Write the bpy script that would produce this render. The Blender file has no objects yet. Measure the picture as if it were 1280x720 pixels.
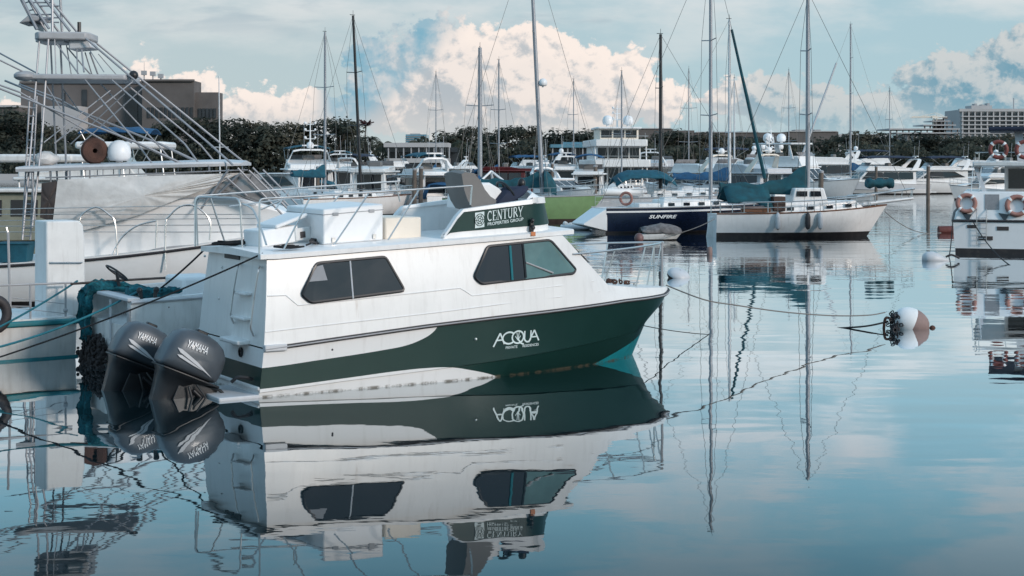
import bpy, bmesh, math, random
from mathutils import Vector, Matrix
random.seed(7)
SC = bpy.context.scene
COL = SC.collection
PI = math.pi
F, YH, H = 1900.0, 205.0, 3.5          # focal length in photo pixels, horizon row, eye height

# ------------------------------------------------------------------ frames
class Frame:
    """a thing's base: world location on the water and heading (radians, 0 = bow to +X)"""
    def __init__(s, X, Y, deg, z=0.0):
        s.X, s.Y, s.z, s.a = X, Y, z, math.radians(deg)
        s.c, s.s = math.cos(s.a), math.sin(s.a)
    def w(s, x, y, z):
        return Vector((s.X + s.c*x - s.s*y, s.Y + s.s*x + s.c*y, s.z + z))
    def loc(s, X, Y, Z=0):
        dx, dy = X - s.X, Y - s.Y
        return Vector((s.c*dx + s.s*dy, -s.s*dx + s.c*dy, Z - s.z))
    def p(s, px, py, y):
        """photo measurement -> local (x, z) on the vertical plane at local y"""
        k = (px - 640)/F
        x = (k*(s.Y + s.c*y) - s.X + s.s*y)/(s.c - k*s.s)
        Yw = s.Y + s.s*x + s.c*y
        return x, H - (py - YH)*Yw/F - s.z
    def v(s, px, py, y):
        x, z = s.p(px, py, y); return Vector((x, y, z))
def W(px, py):
    Y = F*H/(py - YH); return (px - 640)*Y/F, Y
def P3(px, py, Y):
    return Vector(((px - 640)*Y/F, Y, H - (py - YH)*Y/F))

# ------------------------------------------------------------------ materials
def node(nt, t, **kw):
    n = nt.nodes.new(t)
    for k, v in kw.items():
        if k in n.inputs: n.inputs[k].default_value = v
        else: setattr(n, k, v)
    return n
def link(nt, a, b): nt.links.new(a, b)
MATS = {}
def mat(name, col, rough=.5, metal=0.0, var=.12, scale=3.0, dirt=0.0, bump=0.0, coat=0.0, bscale=40, spec=.5, streak=False, rust=0.0):
    if name in MATS: return MATS[name]
    m = bpy.data.materials.new(name); m.use_nodes = True
    nt = m.node_tree; b = nt.nodes['Principled BSDF']
    b.inputs['Roughness'].default_value = rough; b.inputs['Metallic'].default_value = metal
    b.inputs['Coat Weight'].default_value = coat; b.inputs['Specular IOR Level'].default_value = spec
    tc = node(nt, 'ShaderNodeTexCoord')
    n = node(nt, 'ShaderNodeTexNoise', Scale=scale, Detail=5.0, Roughness=.6)
    link(nt, tc.outputs['Object'], n.inputs['Vector'])
    r = node(nt, 'ShaderNodeValToRGB')
    lo = [max(0, c*(1 - var)) for c in col[:3]]; hi = [min(1, c*(1 + var)) for c in col[:3]]
    r.color_ramp.elements[0].position = .3; r.color_ramp.elements[0].color = (*lo, 1)
    r.color_ramp.elements[1].position = .7; r.color_ramp.elements[1].color = (*hi, 1)
    link(nt, n.outputs['Fac'], r.inputs['Fac'])
    out = r.outputs['Color']
    if dirt > 0:
        mp = node(nt, 'ShaderNodeMapping'); mp.inputs['Scale'].default_value = (5, 5, .55) if streak else (1, 1, 1)
        link(nt, tc.outputs['Object'], mp.inputs['Vector'])
        n2 = node(nt, 'ShaderNodeTexNoise', Scale=1.6 if streak else 4.0, Detail=7.0, Roughness=.65)
        link(nt, mp.outputs['Vector'], n2.inputs['Vector'])
        r2 = node(nt, 'ShaderNodeValToRGB')
        r2.color_ramp.elements[0].position = .50; r2.color_ramp.elements[0].color = (0, 0, 0, 1)
        r2.color_ramp.elements[1].position = .78; r2.color_ramp.elements[1].color = (dirt, dirt, dirt, 1)
        link(nt, n2.outputs['Fac'], r2.inputs['Fac'])
        mx = node(nt, 'ShaderNodeMix', data_type='RGBA')
        link(nt, r2.outputs['Color'], mx.inputs[0]); link(nt, out, mx.inputs[6])
        mx.inputs[7].default_value = (.16, .13, .10, 1)
        out = mx.outputs[2]
    if rust > 0:
        mp2 = node(nt, 'ShaderNodeMapping'); mp2.inputs['Scale'].default_value = (9, 9, .8); mp2.inputs['Location'].default_value = (3.1, 1.7, 0)
        link(nt, tc.outputs['Object'], mp2.inputs['Vector'])
        n4 = node(nt, 'ShaderNodeTexNoise', Scale=1.5, Detail=6.0, Roughness=.6); link(nt, mp2.outputs['Vector'], n4.inputs['Vector'])
        n5 = node(nt, 'ShaderNodeTexNoise', Scale=1.1, Detail=3.0); link(nt, tc.outputs['Object'], n5.inputs['Vector'])
        m1 = node(nt, 'ShaderNodeMapRange'); m1.inputs[1].default_value = .60; m1.inputs[2].default_value = .74; link(nt, n4.outputs['Fac'], m1.inputs[0])
        m2 = node(nt, 'ShaderNodeMapRange'); m2.inputs[1].default_value = .50; m2.inputs[2].default_value = .66; m2.inputs[4].default_value = rust; link(nt, n5.outputs['Fac'], m2.inputs[0])
        mm_ = node(nt, 'ShaderNodeMath', operation='MULTIPLY'); link(nt, m1.outputs[0], mm_.inputs[0]); link(nt, m2.outputs[0], mm_.inputs[1])
        mx3 = node(nt, 'ShaderNodeMix', data_type='RGBA'); link(nt, mm_.outputs[0], mx3.inputs[0]); link(nt, out, mx3.inputs[6]); mx3.inputs[7].default_value = (.30, .19, .11, 1); out = mx3.outputs[2]
    link(nt, out, b.inputs['Base Color'])
    if bump > 0:
        n3 = node(nt, 'ShaderNodeTexNoise', Scale=bscale, Detail=4.0)
        link(nt, tc.outputs['Object'], n3.inputs['Vector'])
        bp = node(nt, 'ShaderNodeBump', Strength=bump, Distance=.02)
        link(nt, n3.outputs['Fac'], bp.inputs['Height']); link(nt, bp.outputs['Normal'], b.inputs['Normal'])
    rr = node(nt, 'ShaderNodeMapRange'); rr.inputs[3].default_value = max(0, rough - .08); rr.inputs[4].default_value = min(1, rough + .1)
    link(nt, n.outputs['Fac'], rr.inputs[0]); link(nt, rr.outputs[0], b.inputs['Roughness'])
    MATS[name] = m
    return m
WHITE = mat('gelcoat_white', (.80, .79, .78), .35, var=.04, dirt=.16, streak=True)
WHITES = mat('gelcoat_white_weathered', (.76, .75, .735), .33, var=.05, dirt=.17, streak=True, rust=.30, scale=1.2)
WHITE2 = mat('gelcoat_white_aged', (.70, .70, .69), .45, var=.06, dirt=.30, streak=True, rust=.5)
CLEAN = mat('paint_white', (.82, .82, .82), .4, var=.03, dirt=.06)
CREAM = mat('gelcoat_cream', (.78, .70, .60), .45, var=.05, dirt=.12)
GREYP = mat('paint_grey', (.36, .36, .37), .5, var=.08, dirt=.1)
LGREY = mat('gelcoat_grey', (.55, .56, .58), .45, var=.06, dirt=.18, streak=True)
STEEL = mat('stainless', (.62, .60, .58), .28, metal=.85, var=.1)
ALU = mat('aluminium_tube', (.33, .33, .345), .45, metal=.3, var=.1, dirt=.12)
MASTM = mat('anodised_mast', (.30, .31, .33), .45, metal=.3, var=.1)
MASTW = mat('painted_mast', (.62, .63, .64), .45, var=.06)
BLACK = mat('black_trim', (.012, .012, .014), .4, var=.2)
DARKR = mat('dark_rubber', (.035, .03, .032), .6, var=.25, bump=.2)
DGLASS = mat('dark_glass', (.012, .013, .016), .05, var=.1, scale=.4, spec=.6)
TGLASS = mat('teal_glass', (.085, .16, .155), .04, var=.45, spec=.8, scale=.8)
GREEN = mat('deep_green_gelcoat', (.008, .036, .031), .34, var=.12, spec=.3)
TEALC = mat('teal_canvas', (.010, .085, .125), .85, var=.3, bump=.5, bscale=9)
BLUEC = mat('blue_canvas', (.012, .075, .17), .85, var=.3, bump=.5, bscale=9)
NAVYC = mat('navy_canvas', (.012, .02, .045), .8, var=.25)
DTEALC = mat('dark_teal_canvas', (.006, .066, .088), .85, var=.35, bump=.5, bscale=7)
CANVAS = mat('weathered_canvas', (.66, .64, .62), .9, var=.10, dirt=.22, bump=.6, bscale=6)
BROWN = mat('brown_vinyl', (.05, .038, .035), .6, var=.2)
VINYL = mat('clear_vinyl', (.24, .23, .23), .12, var=.25, spec=.8)
RUST = mat('rusty_steel', (.075, .035, .025), .85, var=.5, bump=.6)
ROPEB = mat('black_rope', (.012, .012, .014), .8)
ROPET = mat('teal_rope', (.01, .13, .17), .8, var=.2)
ROPEG = mat('grey_rope', (.2, .19, .18), .85)
WOOD = mat('weathered_wood', (.15, .12, .10), .85, var=.3, bump=.5, dirt=.3)
TEAK = mat('varnished_teak', (.16, .065, .03), .45, var=.3)
NAVY = mat('navy_gelcoat', (.008, .014, .035), .22, var=.15, coat=.3)
LIME = mat('lime_gelcoat', (.20, .33, .155), .45, var=.08, dirt=.14)
OLIVE = mat('olive_paint', (.24, .24, .185), .6, var=.12, dirt=.2)
MAROON = mat('maroon_paint', (.09, .012, .014), .5, var=.2, dirt=.1)
ANTIF = mat('antifouling_black', (.018, .015, .016), .6, var=.4, dirt=.2)
ANTIB = mat('antifouling_brown', (.05, .034, .03), .7, var=.3)
TEALP = mat('teal_paint', (.01, .17, .20), .5, var=.2, dirt=.25)
ORANGE = mat('faded_life_ring', (.36, .17, .14), .7, var=.2, dirt=.2)
REDR = mat('red_life_ring', (.20, .055, .045), .6, var=.2)
SEATV = mat('grey_seat_vinyl', (.15, .145, .14), .55, var=.1)
COWL = mat('outboard_cowl', (.070, .084, .100), .40, metal=.2, var=.14, coat=.08, dirt=.15)
LEG = mat('outboard_leg', (.015, .018, .022), .4, var=.2)
LETTER = mat('white_lettering', (.85, .86, .87), .4, var=.02)
LETTER2 = mat('pale_lettering', (.62, .72, .72), .4, var=.03)
CONC = mat('stained_concrete', (.125, .112, .108), .9, var=.25, scale=.12, dirt=.35, streak=True)
CONCL = mat('pale_concrete', (.44, .43, .43), .9, var=.1, scale=.1)
SLATE = mat('window_dark', (.025, .03, .036), .2, var=.4, scale=.4)
BLUEG = mat('blue_glass', (.10, .24, .32), .15, var=.2, scale=.3)
BARK = mat('tree_bark', (.05, .04, .034), .9, var=.3)
NETM = mat('teal_net', (.006, .10, .125), .9, var=.6, scale=14, bump=1.0, bscale=30)
GROWTH = mat('mussel_growth', (.022, .017, .017), .8, var=.7, scale=9, bump=1.0, bscale=20)

def leaf_mat(name, a, b):
    m = bpy.data.materials.new(name); m.use_nodes = True
    nt = m.node_tree; bs = nt.nodes['Principled BSDF']
    tc = node(nt, 'ShaderNodeTexCoord'); oi = node(nt, 'ShaderNodeObjectInfo')
    n = node(nt, 'ShaderNodeTexNoise', Scale=.55, Detail=4.0)
    link(nt, tc.outputs['Object'], n.inputs['Vector'])
    ad = node(nt, 'ShaderNodeMath', operation='MULTIPLY_ADD'); ad.inputs[1].default_value = .55
    link(nt, oi.outputs['Random'], ad.inputs[0]); link(nt, n.outputs['Fac'], ad.inputs[2])
    r = node(nt, 'ShaderNodeValToRGB')
    r.color_ramp.elements[0].position = .4; r.color_ramp.elements[0].color = (*a, 1)
    r.color_ramp.elements[1].position = .95; r.color_ramp.elements[1].color = (*b, 1)
    link(nt, ad.outputs[0], r.inputs['Fac']); link(nt, r.outputs['Color'], bs.inputs['Base Color'])
    bs.inputs['Roughness'].default_value = .75; bs.inputs['Specular IOR Level'].default_value = .05
    tr_ = nt.nodes.new('ShaderNodeBsdfTranslucent'); mx = nt.nodes.new('ShaderNodeMixShader'); mx.inputs[0].default_value = .4
    link(nt, r.outputs['Color'], tr_.inputs['Color']); link(nt, bs.outputs[0], mx.inputs[1]); link(nt, tr_.outputs[0], mx.inputs[2])
    link(nt, mx.outputs[0], nt.nodes['Material Output'].inputs['Surface'])
    return m
LEAF = leaf_mat('dark_foliage', (.036, .044, .038), (.092, .098, .078))
LEAF2 = leaf_mat('olive_foliage', (.046, .050, .041), (.115, .108, .082))
PALMF = leaf_mat('palm_foliage', (.036, .044, .036), (.085, .095, .070))
PALMR = leaf_mat('reddish_frond', (.05, .018, .02), (.12, .04, .045))

# ------------------------------------------------------------------ mesh builder
class MB:
    def __init__(s): s.v, s.f, s.m = [], [], []
    def add(s, vs, fs, m=0):
        o = len(s.v); s.v += [tuple(q) for q in vs]
        for f in fs: s.f.append(tuple(o + i for i in f)); s.m.append(m)
        return s
    def box(s, x0, x1, y0, y1, z0, z1, m=0, M=None):
        vs = [Vector((x, y, z)) for z in (z0, z1) for y in (y0, y1) for x in (x0, x1)]
        if M: vs = [M @ q for q in vs]
        return s.add(vs, [(0,2,3,1),(4,5,7,6),(0,1,5,4),(2,6,7,3),(0,4,6,2),(1,3,7,5)], m)
    def prism(s, A, B, m=0):
        n = len(A)
        return s.add(list(A) + list(B), [tuple(range(n))[::-1], tuple(range(n, 2*n))] + [(i, (i+1) % n, n+(i+1) % n, n+i) for i in range(n)], m)
    def prism_y(s, poly, y0, y1, m=0):
        return s.prism([(x, y0, z) for x, z in poly], [(x, y1, z) for x, z in poly], m)
    def prism_z(s, poly, z0, z1, m=0):
        return s.prism([(x, y, z0) for x, y in poly], [(x, y, z1) for x, y in poly], m)
    def tube(s, pts, r, seg=6, m=0, closed=False, r2=None):
        pts = [Vector(q) for q in pts]
        n = len(pts); rings = []
        up = None
        for i, q in enumerate(pts):
            a = pts[(i-1) % n] if (closed or i > 0) else q
            b = pts[(i+1) % n] if (closed or i < n-1) else q
            t = (b - a)
            if t.length < 1e-9: t = Vector((0, 0, 1))
            t.normalize()
            if up is None:
                up = Vector((0, 0, 1)) if abs(t.z) < .9 else Vector((1, 0, 0))
            u = t.cross(up)
            if u.length < 1e-4: u = t.cross(Vector((0, 1, .3)))
            u.normalize(); w = u.cross(t).normalized(); up = w
            rr = r if r2 is None else r + (r2 - r)*i/max(1, n-1)
            rings.append([q + (u*math.cos(2*PI*k/seg) + w*math.sin(2*PI*k/seg))*rr for k in range(seg)])
        return s.loft(rings, m, closed=closed)
    def loft(s, rings, m=0, closed=False, cap=True, open_ring=False):
        n, k = len(rings), len(rings[0])
        fs = []
        for i in range(n if closed else n-1):
            j = (i+1) % n
            for a in range(k - 1 if open_ring else k):
                b = (a+1) % k
                fs.append((i*k+a, i*k+b, j*k+b, j*k+a))
        if cap and not closed and not open_ring:
            fs.append(tuple(range(k))[::-1]); fs.append(tuple((n-1)*k + i for i in range(k)))
        return s.add([q for r in rings for q in r], fs, m)
    def lathe(s, prof, c=(0, 0, 0), seg=16, m=0, M=None):
        rings = []
        for r, z in prof:
            ring = [Vector((r*math.cos(2*PI*k/seg), r*math.sin(2*PI*k/seg), z)) for k in range(seg)]
            rings.append([(M @ q if M else q) + Vector(c) for q in ring])
        return s.loft(rings, m)
    def ball(s, c, r, seg=12, n=7, m=0, M=None):
        rx, ry, rz = r if hasattr(r, '__len__') else (r, r, r)
        rings = []
        for i in range(n+1):
            a = -PI/2 + PI*i/n
            ca = max(.02, math.cos(a))
            ring = [Vector((rx*ca*math.cos(2*PI*k/seg), ry*ca*math.sin(2*PI*k/seg), rz*math.sin(a))) for k in range(seg)]
            rings.append([(M @ q if M else q) + Vector(c) for q in ring])
        return s.loft(rings, m)
    def sheet(s, grid, m=0):
        n, k = len(grid), len(grid[0])
        return s.add([q for r in grid for q in r], [(i*k+a, i*k+a+1, (i+1)*k+a+1, (i+1)*k+a) for i in range(n-1) for a in range(k-1)], m)
    def poly(s, pts, m=0): return s.add(pts, [tuple(range(len(pts)))], m)
    def build(s, name, mats, parent=None, bevel=0, smooth=True, ang=38, solid=0, recalc=True):
        me = bpy.data.meshes.new(name)
        me.from_pydata(s.v, [], s.f)
        for mm in (mats if isinstance(mats, (list, tuple)) else [mats]): me.materials.append(mm)
        me.polygons.foreach_set('material_index', s.m)
        if recalc:
            bm = bmesh.new(); bm.from_mesh(me)
            bmesh.ops.recalc_face_normals(bm, faces=bm.faces); bm.to_mesh(me); bm.free()
        if smooth:
            me.shade_smooth(); me.set_sharp_from_angle(angle=math.radians(ang))
        o = bpy.data.objects.new(name, me); COL.objects.link(o)
        if parent is not None: o.parent = parent
        if solid:
            md = o.modifiers.new('thick', 'SOLIDIFY'); md.thickness = solid; md.offset = 0
        if bevel:
            md = o.modifiers.new('bevel', 'BEVEL'); md.width = bevel; md.segments = 2; md.limit_method = 'ANGLE'; md.angle_limit = math.radians(40)
        return o
def build_split(mb, name, m, parent, **kw):
    """one object for each connected piece"""
    par = list(range(len(mb.v)))
    def find(i):
        while par[i] != i: par[i] = par[par[i]]; i = par[i]
        return i
    for f in mb.f:
        for i in f[1:]: par[find(i)] = find(f[0])
    groups = {}
    for f, k in zip(mb.f, mb.m): groups.setdefault(find(f[0]), []).append((f, k))
    out = []
    for fs in groups.values():
        q = MB(); idx = {}
        for f, k in fs:
            for i in f:
                if i not in idx: idx[i] = len(q.v); q.v.append(mb.v[i])
            q.f.append(tuple(idx[i] for i in f)); q.m.append(k)
        out.append(q.build(name, m, parent, **kw))
    return out
def arc(pts, n=6):
    """Catmull-Rom through points"""
    pts = [Vector(q) for q in pts]; out = []
    for i in range(len(pts)-1):
        p0, p1, p2, p3 = pts[max(0, i-1)], pts[i], pts[i+1], pts[min(len(pts)-1, i+2)]
        for k in range(n):
            t = k/n
            out.append(.5*((2*p1) + (p2-p0)*t + (2*p0-5*p1+4*p2-p3)*t*t + (3*p1-p0-3*p2+p3)*t**3))
    out.append(pts[-1]); return out
def rounded(pts, r, n=4):
    """polyline with rounded corners"""
    pts = [Vector(q) for q in pts]; out = [pts[0]]
    for i in range(1, len(pts)-1):
        a, b, c = pts[i-1], pts[i], pts[i+1]
        d1, d2 = (a-b), (c-b)
        k = min(r, d1.length*.45, d2.length*.45)
        p, q = b + d1.normalized()*k, b + d2.normalized()*k
        for j in range(n+1):
            t = j/n; out.append((1-t)**2*p + 2*t*(1-t)*b + t*t*q)
    out.append(pts[-1]); return out
def sag(a, b, d, n=14):
    a, b = Vector(a), Vector(b)
    return [a.lerp(b, i/n) - Vector((0, 0, d*4*(i/n)*(1-i/n))) for i in range(n+1)]
def interp(tab, x):
    if x <= tab[0][0]: return tab[0][1]
    for (a, u), (b, v) in zip(tab, tab[1:]):
        if x <= b: return u + (v-u)*(x-a)/(b-a)
    return tab[-1][1]
def tag(o, label, cat, group=None, kind=None):
    if label: o['label'] = label
    if cat: o['category'] = cat
    if group: o['group'] = group
    if kind: o['kind'] = kind
    return o
def thing(name, label, cat, fr=None, group=None, loc=None, rz=0):
    o = bpy.data.objects.new(name, None); o.empty_display_size = .3; COL.objects.link(o)
    if fr is not None: o.location = (fr.X, fr.Y, fr.z); o.rotation_euler = (0, 0, fr.a)
    elif loc is not None: o.location = loc; o.rotation_euler = (0, 0, rz)
    return tag(o, label, cat, group)
def text_pts(txt, size=1.0, shear=0.0, bold=0.0, spacing=1.0):
    """outline faces of a word, origin bottom left, returns verts(2D), faces, width"""
    cu = bpy.data.curves.new('word', 'FONT'); cu.body = txt; cu.size = size; cu.shear = shear; cu.offset = bold; cu.space_character = spacing
    cu.resolution_u = 3
    ob = bpy.data.objects.new('word', cu); COL.objects.link(ob)
    dg = bpy.context.evaluated_depsgraph_get(); dg.update()
    me = bpy.data.meshes.new_from_object(ob.evaluated_get(dg))
    vs = [(v.co.x, v.co.y) for v in me.vertices]; fs = [tuple(p.vertices) for p in me.polygons]
    bpy.data.objects.remove(ob); bpy.data.curves.remove(cu); bpy.data.meshes.remove(me)
    return vs, fs, max(v[0] for v in vs), max(v[1] for v in vs)
def strokes(glyphs, wd=.1):
    """flat ribbons from strokes [(pts, width)] in letter space"""
    vs, fs = [], []
    for pts, w in glyphs:
        n = len(pts); o = len(vs)
        for i, (x, y) in enumerate(pts):
            a = pts[max(0, i-1)]; b = pts[min(n-1, i+1)]
            dx, dy = b[0]-a[0], b[1]-a[1]; l = math.hypot(dx, dy) or 1
            nx, ny = -dy/l*w/2, dx/l*w/2
            vs += [(x+nx, y+ny), (x-nx, y-ny)]
        for i in range(n-1): fs.append((o+2*i, o+2*i+1, o+2*i+3, o+2*i+2))
    return vs, fs
def circ(cx, cy, rx, ry, a0, a1, n=14):
    return [(cx + rx*math.cos(math.radians(a0+(a1-a0)*i/n)), cy + ry*math.sin(math.radians(a0+(a1-a0)*i/n))) for i in range(n+1)]
# ------------------------------------------------------------------ camera
cd = bpy.data.cameras.new('camera'); cam = bpy.data.objects.new('camera', cd); COL.objects.link(cam)
cam.location = (0, 0, H); cam.rotation_euler = (PI/2, 0, 0)
cd.sensor_width = 36; cd.lens = F/1280*36; cd.shift_y = -(360 - YH)/1280
cd.clip_start = .2; cd.clip_end = 20000
SC.camera = cam
SC.view_settings.view_transform = 'Standard'; SC.view_settings.look = 'None'; SC.view_settings.exposure = 0; SC.view_settings.gamma = 1
SC.render.engine = 'CYCLES'
SC.cycles.max_bounces = 8; SC.cycles.glossy_bounces = 5; SC.cycles.caustics_reflective = False; SC.cycles.caustics_refractive = False

# ------------------------------------------------------------------ sun and sky
SUN_EL, SUN_AZ = math.radians(19), math.radians(128)      # azimuth clockwise from +Y
sd = bpy.data.lights.new('sun', 'SUN'); so = bpy.data.objects.new('sun', sd); COL.objects.link(so)
sd.energy = 2.3; sd.angle = math.radians(9); sd.color = (1.0, .885, .80)
dirv = Vector((math.sin(SUN_AZ)*math.cos(SUN_EL), math.cos(SUN_AZ)*math.cos(SUN_EL), math.sin(SUN_EL)))
so.rotation_euler = dirv.to_track_quat('Z', 'Y').to_euler(); so.location = (30, -30, 40)

wd = bpy.data.worlds.new('World'); SC.world = wd; wd.use_nodes = True
nt = wd.node_tree; nt.nodes.clear()
def M(op, a, b=None, c=None, clamp=False):
    n = nt.nodes.new('ShaderNodeMath'); n.operation = op; n.use_clamp = clamp
    for i, q in enumerate((a, b, c)):
        if q is None: continue
        if isinstance(q, (int, float)): n.inputs[i].default_value = q
        else: nt.links.new(q, n.inputs[i])
    return n.outputs[0]
def SS(x, lo, hi, o0=0.0, o1=1.0):
    n = nt.nodes.new('ShaderNodeMapRange'); n.interpolation_type = 'SMOOTHSTEP'
    nt.links.new(x, n.inputs[0])
    for i, q in enumerate((lo, hi, o0, o1)): n.inputs[i+1].default_value = q
    return n.outputs[0]
def MIX(f, a, b):
    n = nt.nodes.new('ShaderNodeMix'); n.data_type = 'RGBA'
    for i, q in ((0, f), (6, a), (7, b)):
        if isinstance(q, tuple): n.inputs[i].default_value = (*q, 1)
        elif isinstance(q, (int, float)): n.inputs[i].default_value = q
        else: nt.links.new(q, n.inputs[i])
    return n.outputs[2]
def XYZ(a, b, c=0.0):
    n = nt.nodes.new('ShaderNodeCombineXYZ')
    for i, q in enumerate((a, b, c)):
        if isinstance(q, (int, float)): n.inputs[i].default_value = q
        else: nt.links.new(q, n.inputs[i])
    return n.outputs[0]
def NOISE(vec, scale, detail, rough=.5, dist=0.0, dim='3D'):
    n = nt.nodes.new('ShaderNodeTexNoise'); n.noise_dimensions = dim; n.inputs['Scale'].default_value = scale; n.inputs['Detail'].default_value = detail
    n.inputs['Roughness'].default_value = rough; n.inputs['Distortion'].default_value = dist
    nt.links.new(vec, n.inputs['Vector']); return n.outputs['Fac']
def VOR(vec, scale, detail, rough=.5):
    n = nt.nodes.new('ShaderNodeTexVoronoi'); n.voronoi_dimensions = '2D'; n.feature = 'F1'; n.inputs['Scale'].default_value = scale
    n.inputs['Detail'].default_value = detail; n.inputs['Roughness'].default_value = rough; n.normalize = True
    nt.links.new(vec, n.inputs['Vector']); return n.outputs['Distance']
sky = nt.nodes.new('ShaderNodeTexSky'); sky.sky_type = 'NISHITA'; sky.sun_disc = False
sky.sun_elevation = SUN_EL; sky.sun_rotation = SUN_AZ; sky.air_density = 1.0; sky.dust_density = .6; sky.ozone_density = 1.4
tc = nt.nodes.new('ShaderNodeTexCoord'); sep = nt.nodes.new('ShaderNodeSeparateXYZ'); nt.links.new(tc.outputs['Generated'], sep.inputs[0])
dx, dy, dz = sep.outputs
ay = M('MAXIMUM', M('ABSOLUTE', dy), .12)
A = M('ADD', M('MULTIPLY', M('DIVIDE', dx, ay), 19.0), 6.4)
B = M('MULTIPLY', M('DIVIDE', M('MAXIMUM', dz, 0.0), ay), 19.0)
EL = [(5.75, 1.00, 1.10, .72), (6.5, .80, 1.35, .85), (7.35, .95, .62, .50), (6.2, 1.35, .75, .36), (4.85, .80, .55, .45),
      (5.35, 1.72, .42, .17), (6.7, 1.5, .35, .30), (7.85, 1.05, .36, .38), (8.15, .75, .5, .28), (3.6, .58, .95, .36), (2.45, .80, .42, .34), (1.72, 1.05, .22, .32), (3.0, .62, .5, .30), (2.05, .62, .5, .3), (.2, .55, .6, .25),
      (12.3, .90, 1.15, .52), (11.85, 1.0, .55, .42), (12.75, 1.28, .55, .45), (9.55, .80, .72, .30), (10.3, .62, .7, .34), (11.0, .72, .6, .30), (4.6, 1.35, .25, .22),
      (-2.5, .9, 1.6, .8), (16, 1.0, 1.8, .7), (20, 1.3, 1.6, 1.0), (-7, 1.2, 2.0, .9)]
def DENS(a, b):
    mx = None
    for cx, cy, rx, ry in EL:
        u = M('MULTIPLY', M('SUBTRACT', a, cx), 1/rx); v = M('MULTIPLY', M('SUBTRACT', b, cy), 1/ry)
        d = M('SQRT', M('ADD', M('MULTIPLY', u, u), M('MULTIPLY', v, v)))
        e = M('MULTIPLY', M('SUBTRACT', 1.0, d), min(rx, ry)/.5)
        mx = e if mx is None else M('SMOOTH_MAX', mx, e, .25)
    vec = XYZ(a, M('MULTIPLY', b, 1.15), 3.3)
    warp = NOISE(vec, 2.2, 3)
    v2 = XYZ(M('ADD', a, M('MULTIPLY', warp, .25)), M('ADD', M('MULTIPLY', b, 1.15), M('MULTIPLY', warp, .2)), 1.7)
    bil = M('SUBTRACT', 1.0, VOR(v2, 2.7, 5.0, .60))
    fine = NOISE(vec, 7.0, 5, .6)
    return M('ADD', M('ADD', mx, M('MULTIPLY', M('SUBTRACT', bil, .62), 1.15)), M('MULTIPLY', M('SUBTRACT', fine, .5), .28))
d0 = DENS(A, B); d1 = DENS(M('ADD', A, .085), M('ADD', B, .075))
alpha = M('MULTIPLY', M('MULTIPLY', SS(d0, .02, .15), SS(B, .12, .75, .45, 1.0)), M('GREATER_THAN', dy, 0.0))
litraw = M('SUBTRACT', d0, d1)
lit = SS(litraw, -.19, .19)
# broad side: each tower is blue grey on its left flank
wide = NOISE(XYZ(A, B, 9.0), .9, 2)
lit = M('ADD', M('MULTIPLY', lit, .84), M('MULTIPLY', SS(d0, 1.1, .1), .20), clamp=True)
flank = M('MULTIPLY', M('MULTIPLY', SS(M('ADD', A, M('MULTIPLY', B, -.75)), 4.55, 4.15), SS(A, 3.85, 4.25)), SS(B, .35, .7))
flank = M('MULTIPLY', SS(M('SUBTRACT', A, M('MULTIPLY', B, .95)), 4.35, 3.85), M('MULTIPLY', SS(A, 3.8, 4.2), SS(A, 6.3, 5.4)))
flank = M('MULTIPLY', flank, SS(NOISE(XYZ(A, B, 4.0), 2.6, 4, .55), .25, .62, .45, 1.0))
lit = M('MULTIPLY', lit, M('SUBTRACT', 1.0, M('MULTIPLY', flank, .85)))
cool = SS(A, 8.6, 9.8)
warm_hi = (.97, .86, .79); warm_lo = (.46, .51, .55)
cool_hi = (.60, .635, .64); cool_lo = (.17, .35, .455)
chi = MIX(cool, warm_hi, cool_hi); clo = MIX(cool, MIX(flank, warm_lo, (.20, .43, .56)), cool_lo)
ccol = MIX(lit, clo, chi)
ccol = MIX(SS(B, .95, .15, 0.0, .65), ccol, MIX(cool, (.68, .63, .61), (.46, .58, .62)))
# high veil, streaks
st = NOISE(XYZ(M('MULTIPLY', A, .26), M('MULTIPLY', B, 1.6), 5.1), 1.0, 6, .58, .5)
streak = SS(st, .50, .70)
veilc = MIX(SS(A, 2.0, 11.0), (.47, .575, .615), (.41, .585, .66))
veilc = MIX(SS(B, 2.0, 4.6, 0, .85), veilc, (.42, .90, 1.13))
veilc = MIX(SS(B, 4.2, 6.2, 0, .75), veilc, (.20, .58, .86))
veilc = MIX(SS(B, 7.0, 12.0), veilc, (.36, .66, .92))
veilc = MIX(M('MULTIPLY', SS(B, .9, .1), SS(A, 7.0, 10.0)), veilc, (.21, .45, .57))
veilc = MIX(M('MULTIPLY', M('MULTIPLY', SS(NOISE(XYZ(M('MULTIPLY', A, .3), M('MULTIPLY', B, .95), 2.0), 1.3, 8, .56), .42, .66), .85), M('MULTIPLY', SS(B, 1.0, 2.8, .40, 1.0), SS(B, 5.2, 3.6, .45, 1.0))), veilc, MIX(SS(B, 1.8, 3.2), (.80, .79, .78), (1.0, 1.02, 1.06)))
grey = M('MULTIPLY', SS(NOISE(XYZ(M('MULTIPLY', A, .35), M('MULTIPLY', B, 2.2), 8.0), 1.3, 6, .55, .4), .52, .68), M('MULTIPLY', SS(B, 1.4, 1.9), SS(B, 2.7, 2.1)))
veilc = MIX(M('MULTIPLY', grey, .6), veilc, (.36, .46, .53))
bg1 = nt.nodes.new('ShaderNodeBackground'); bg1.inputs['Strength'].default_value = .14; nt.links.new(sky.outputs[0], bg1.inputs[0])
bg2 = nt.nodes.new('ShaderNodeBackground'); nt.links.new(veilc, bg2.inputs[0]); bg2.inputs[1].default_value = 1.0
bg3 = nt.nodes.new('ShaderNodeBackground'); nt.links.new(ccol, bg3.inputs[0]); bg3.inputs[1].default_value = 1.0
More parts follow.
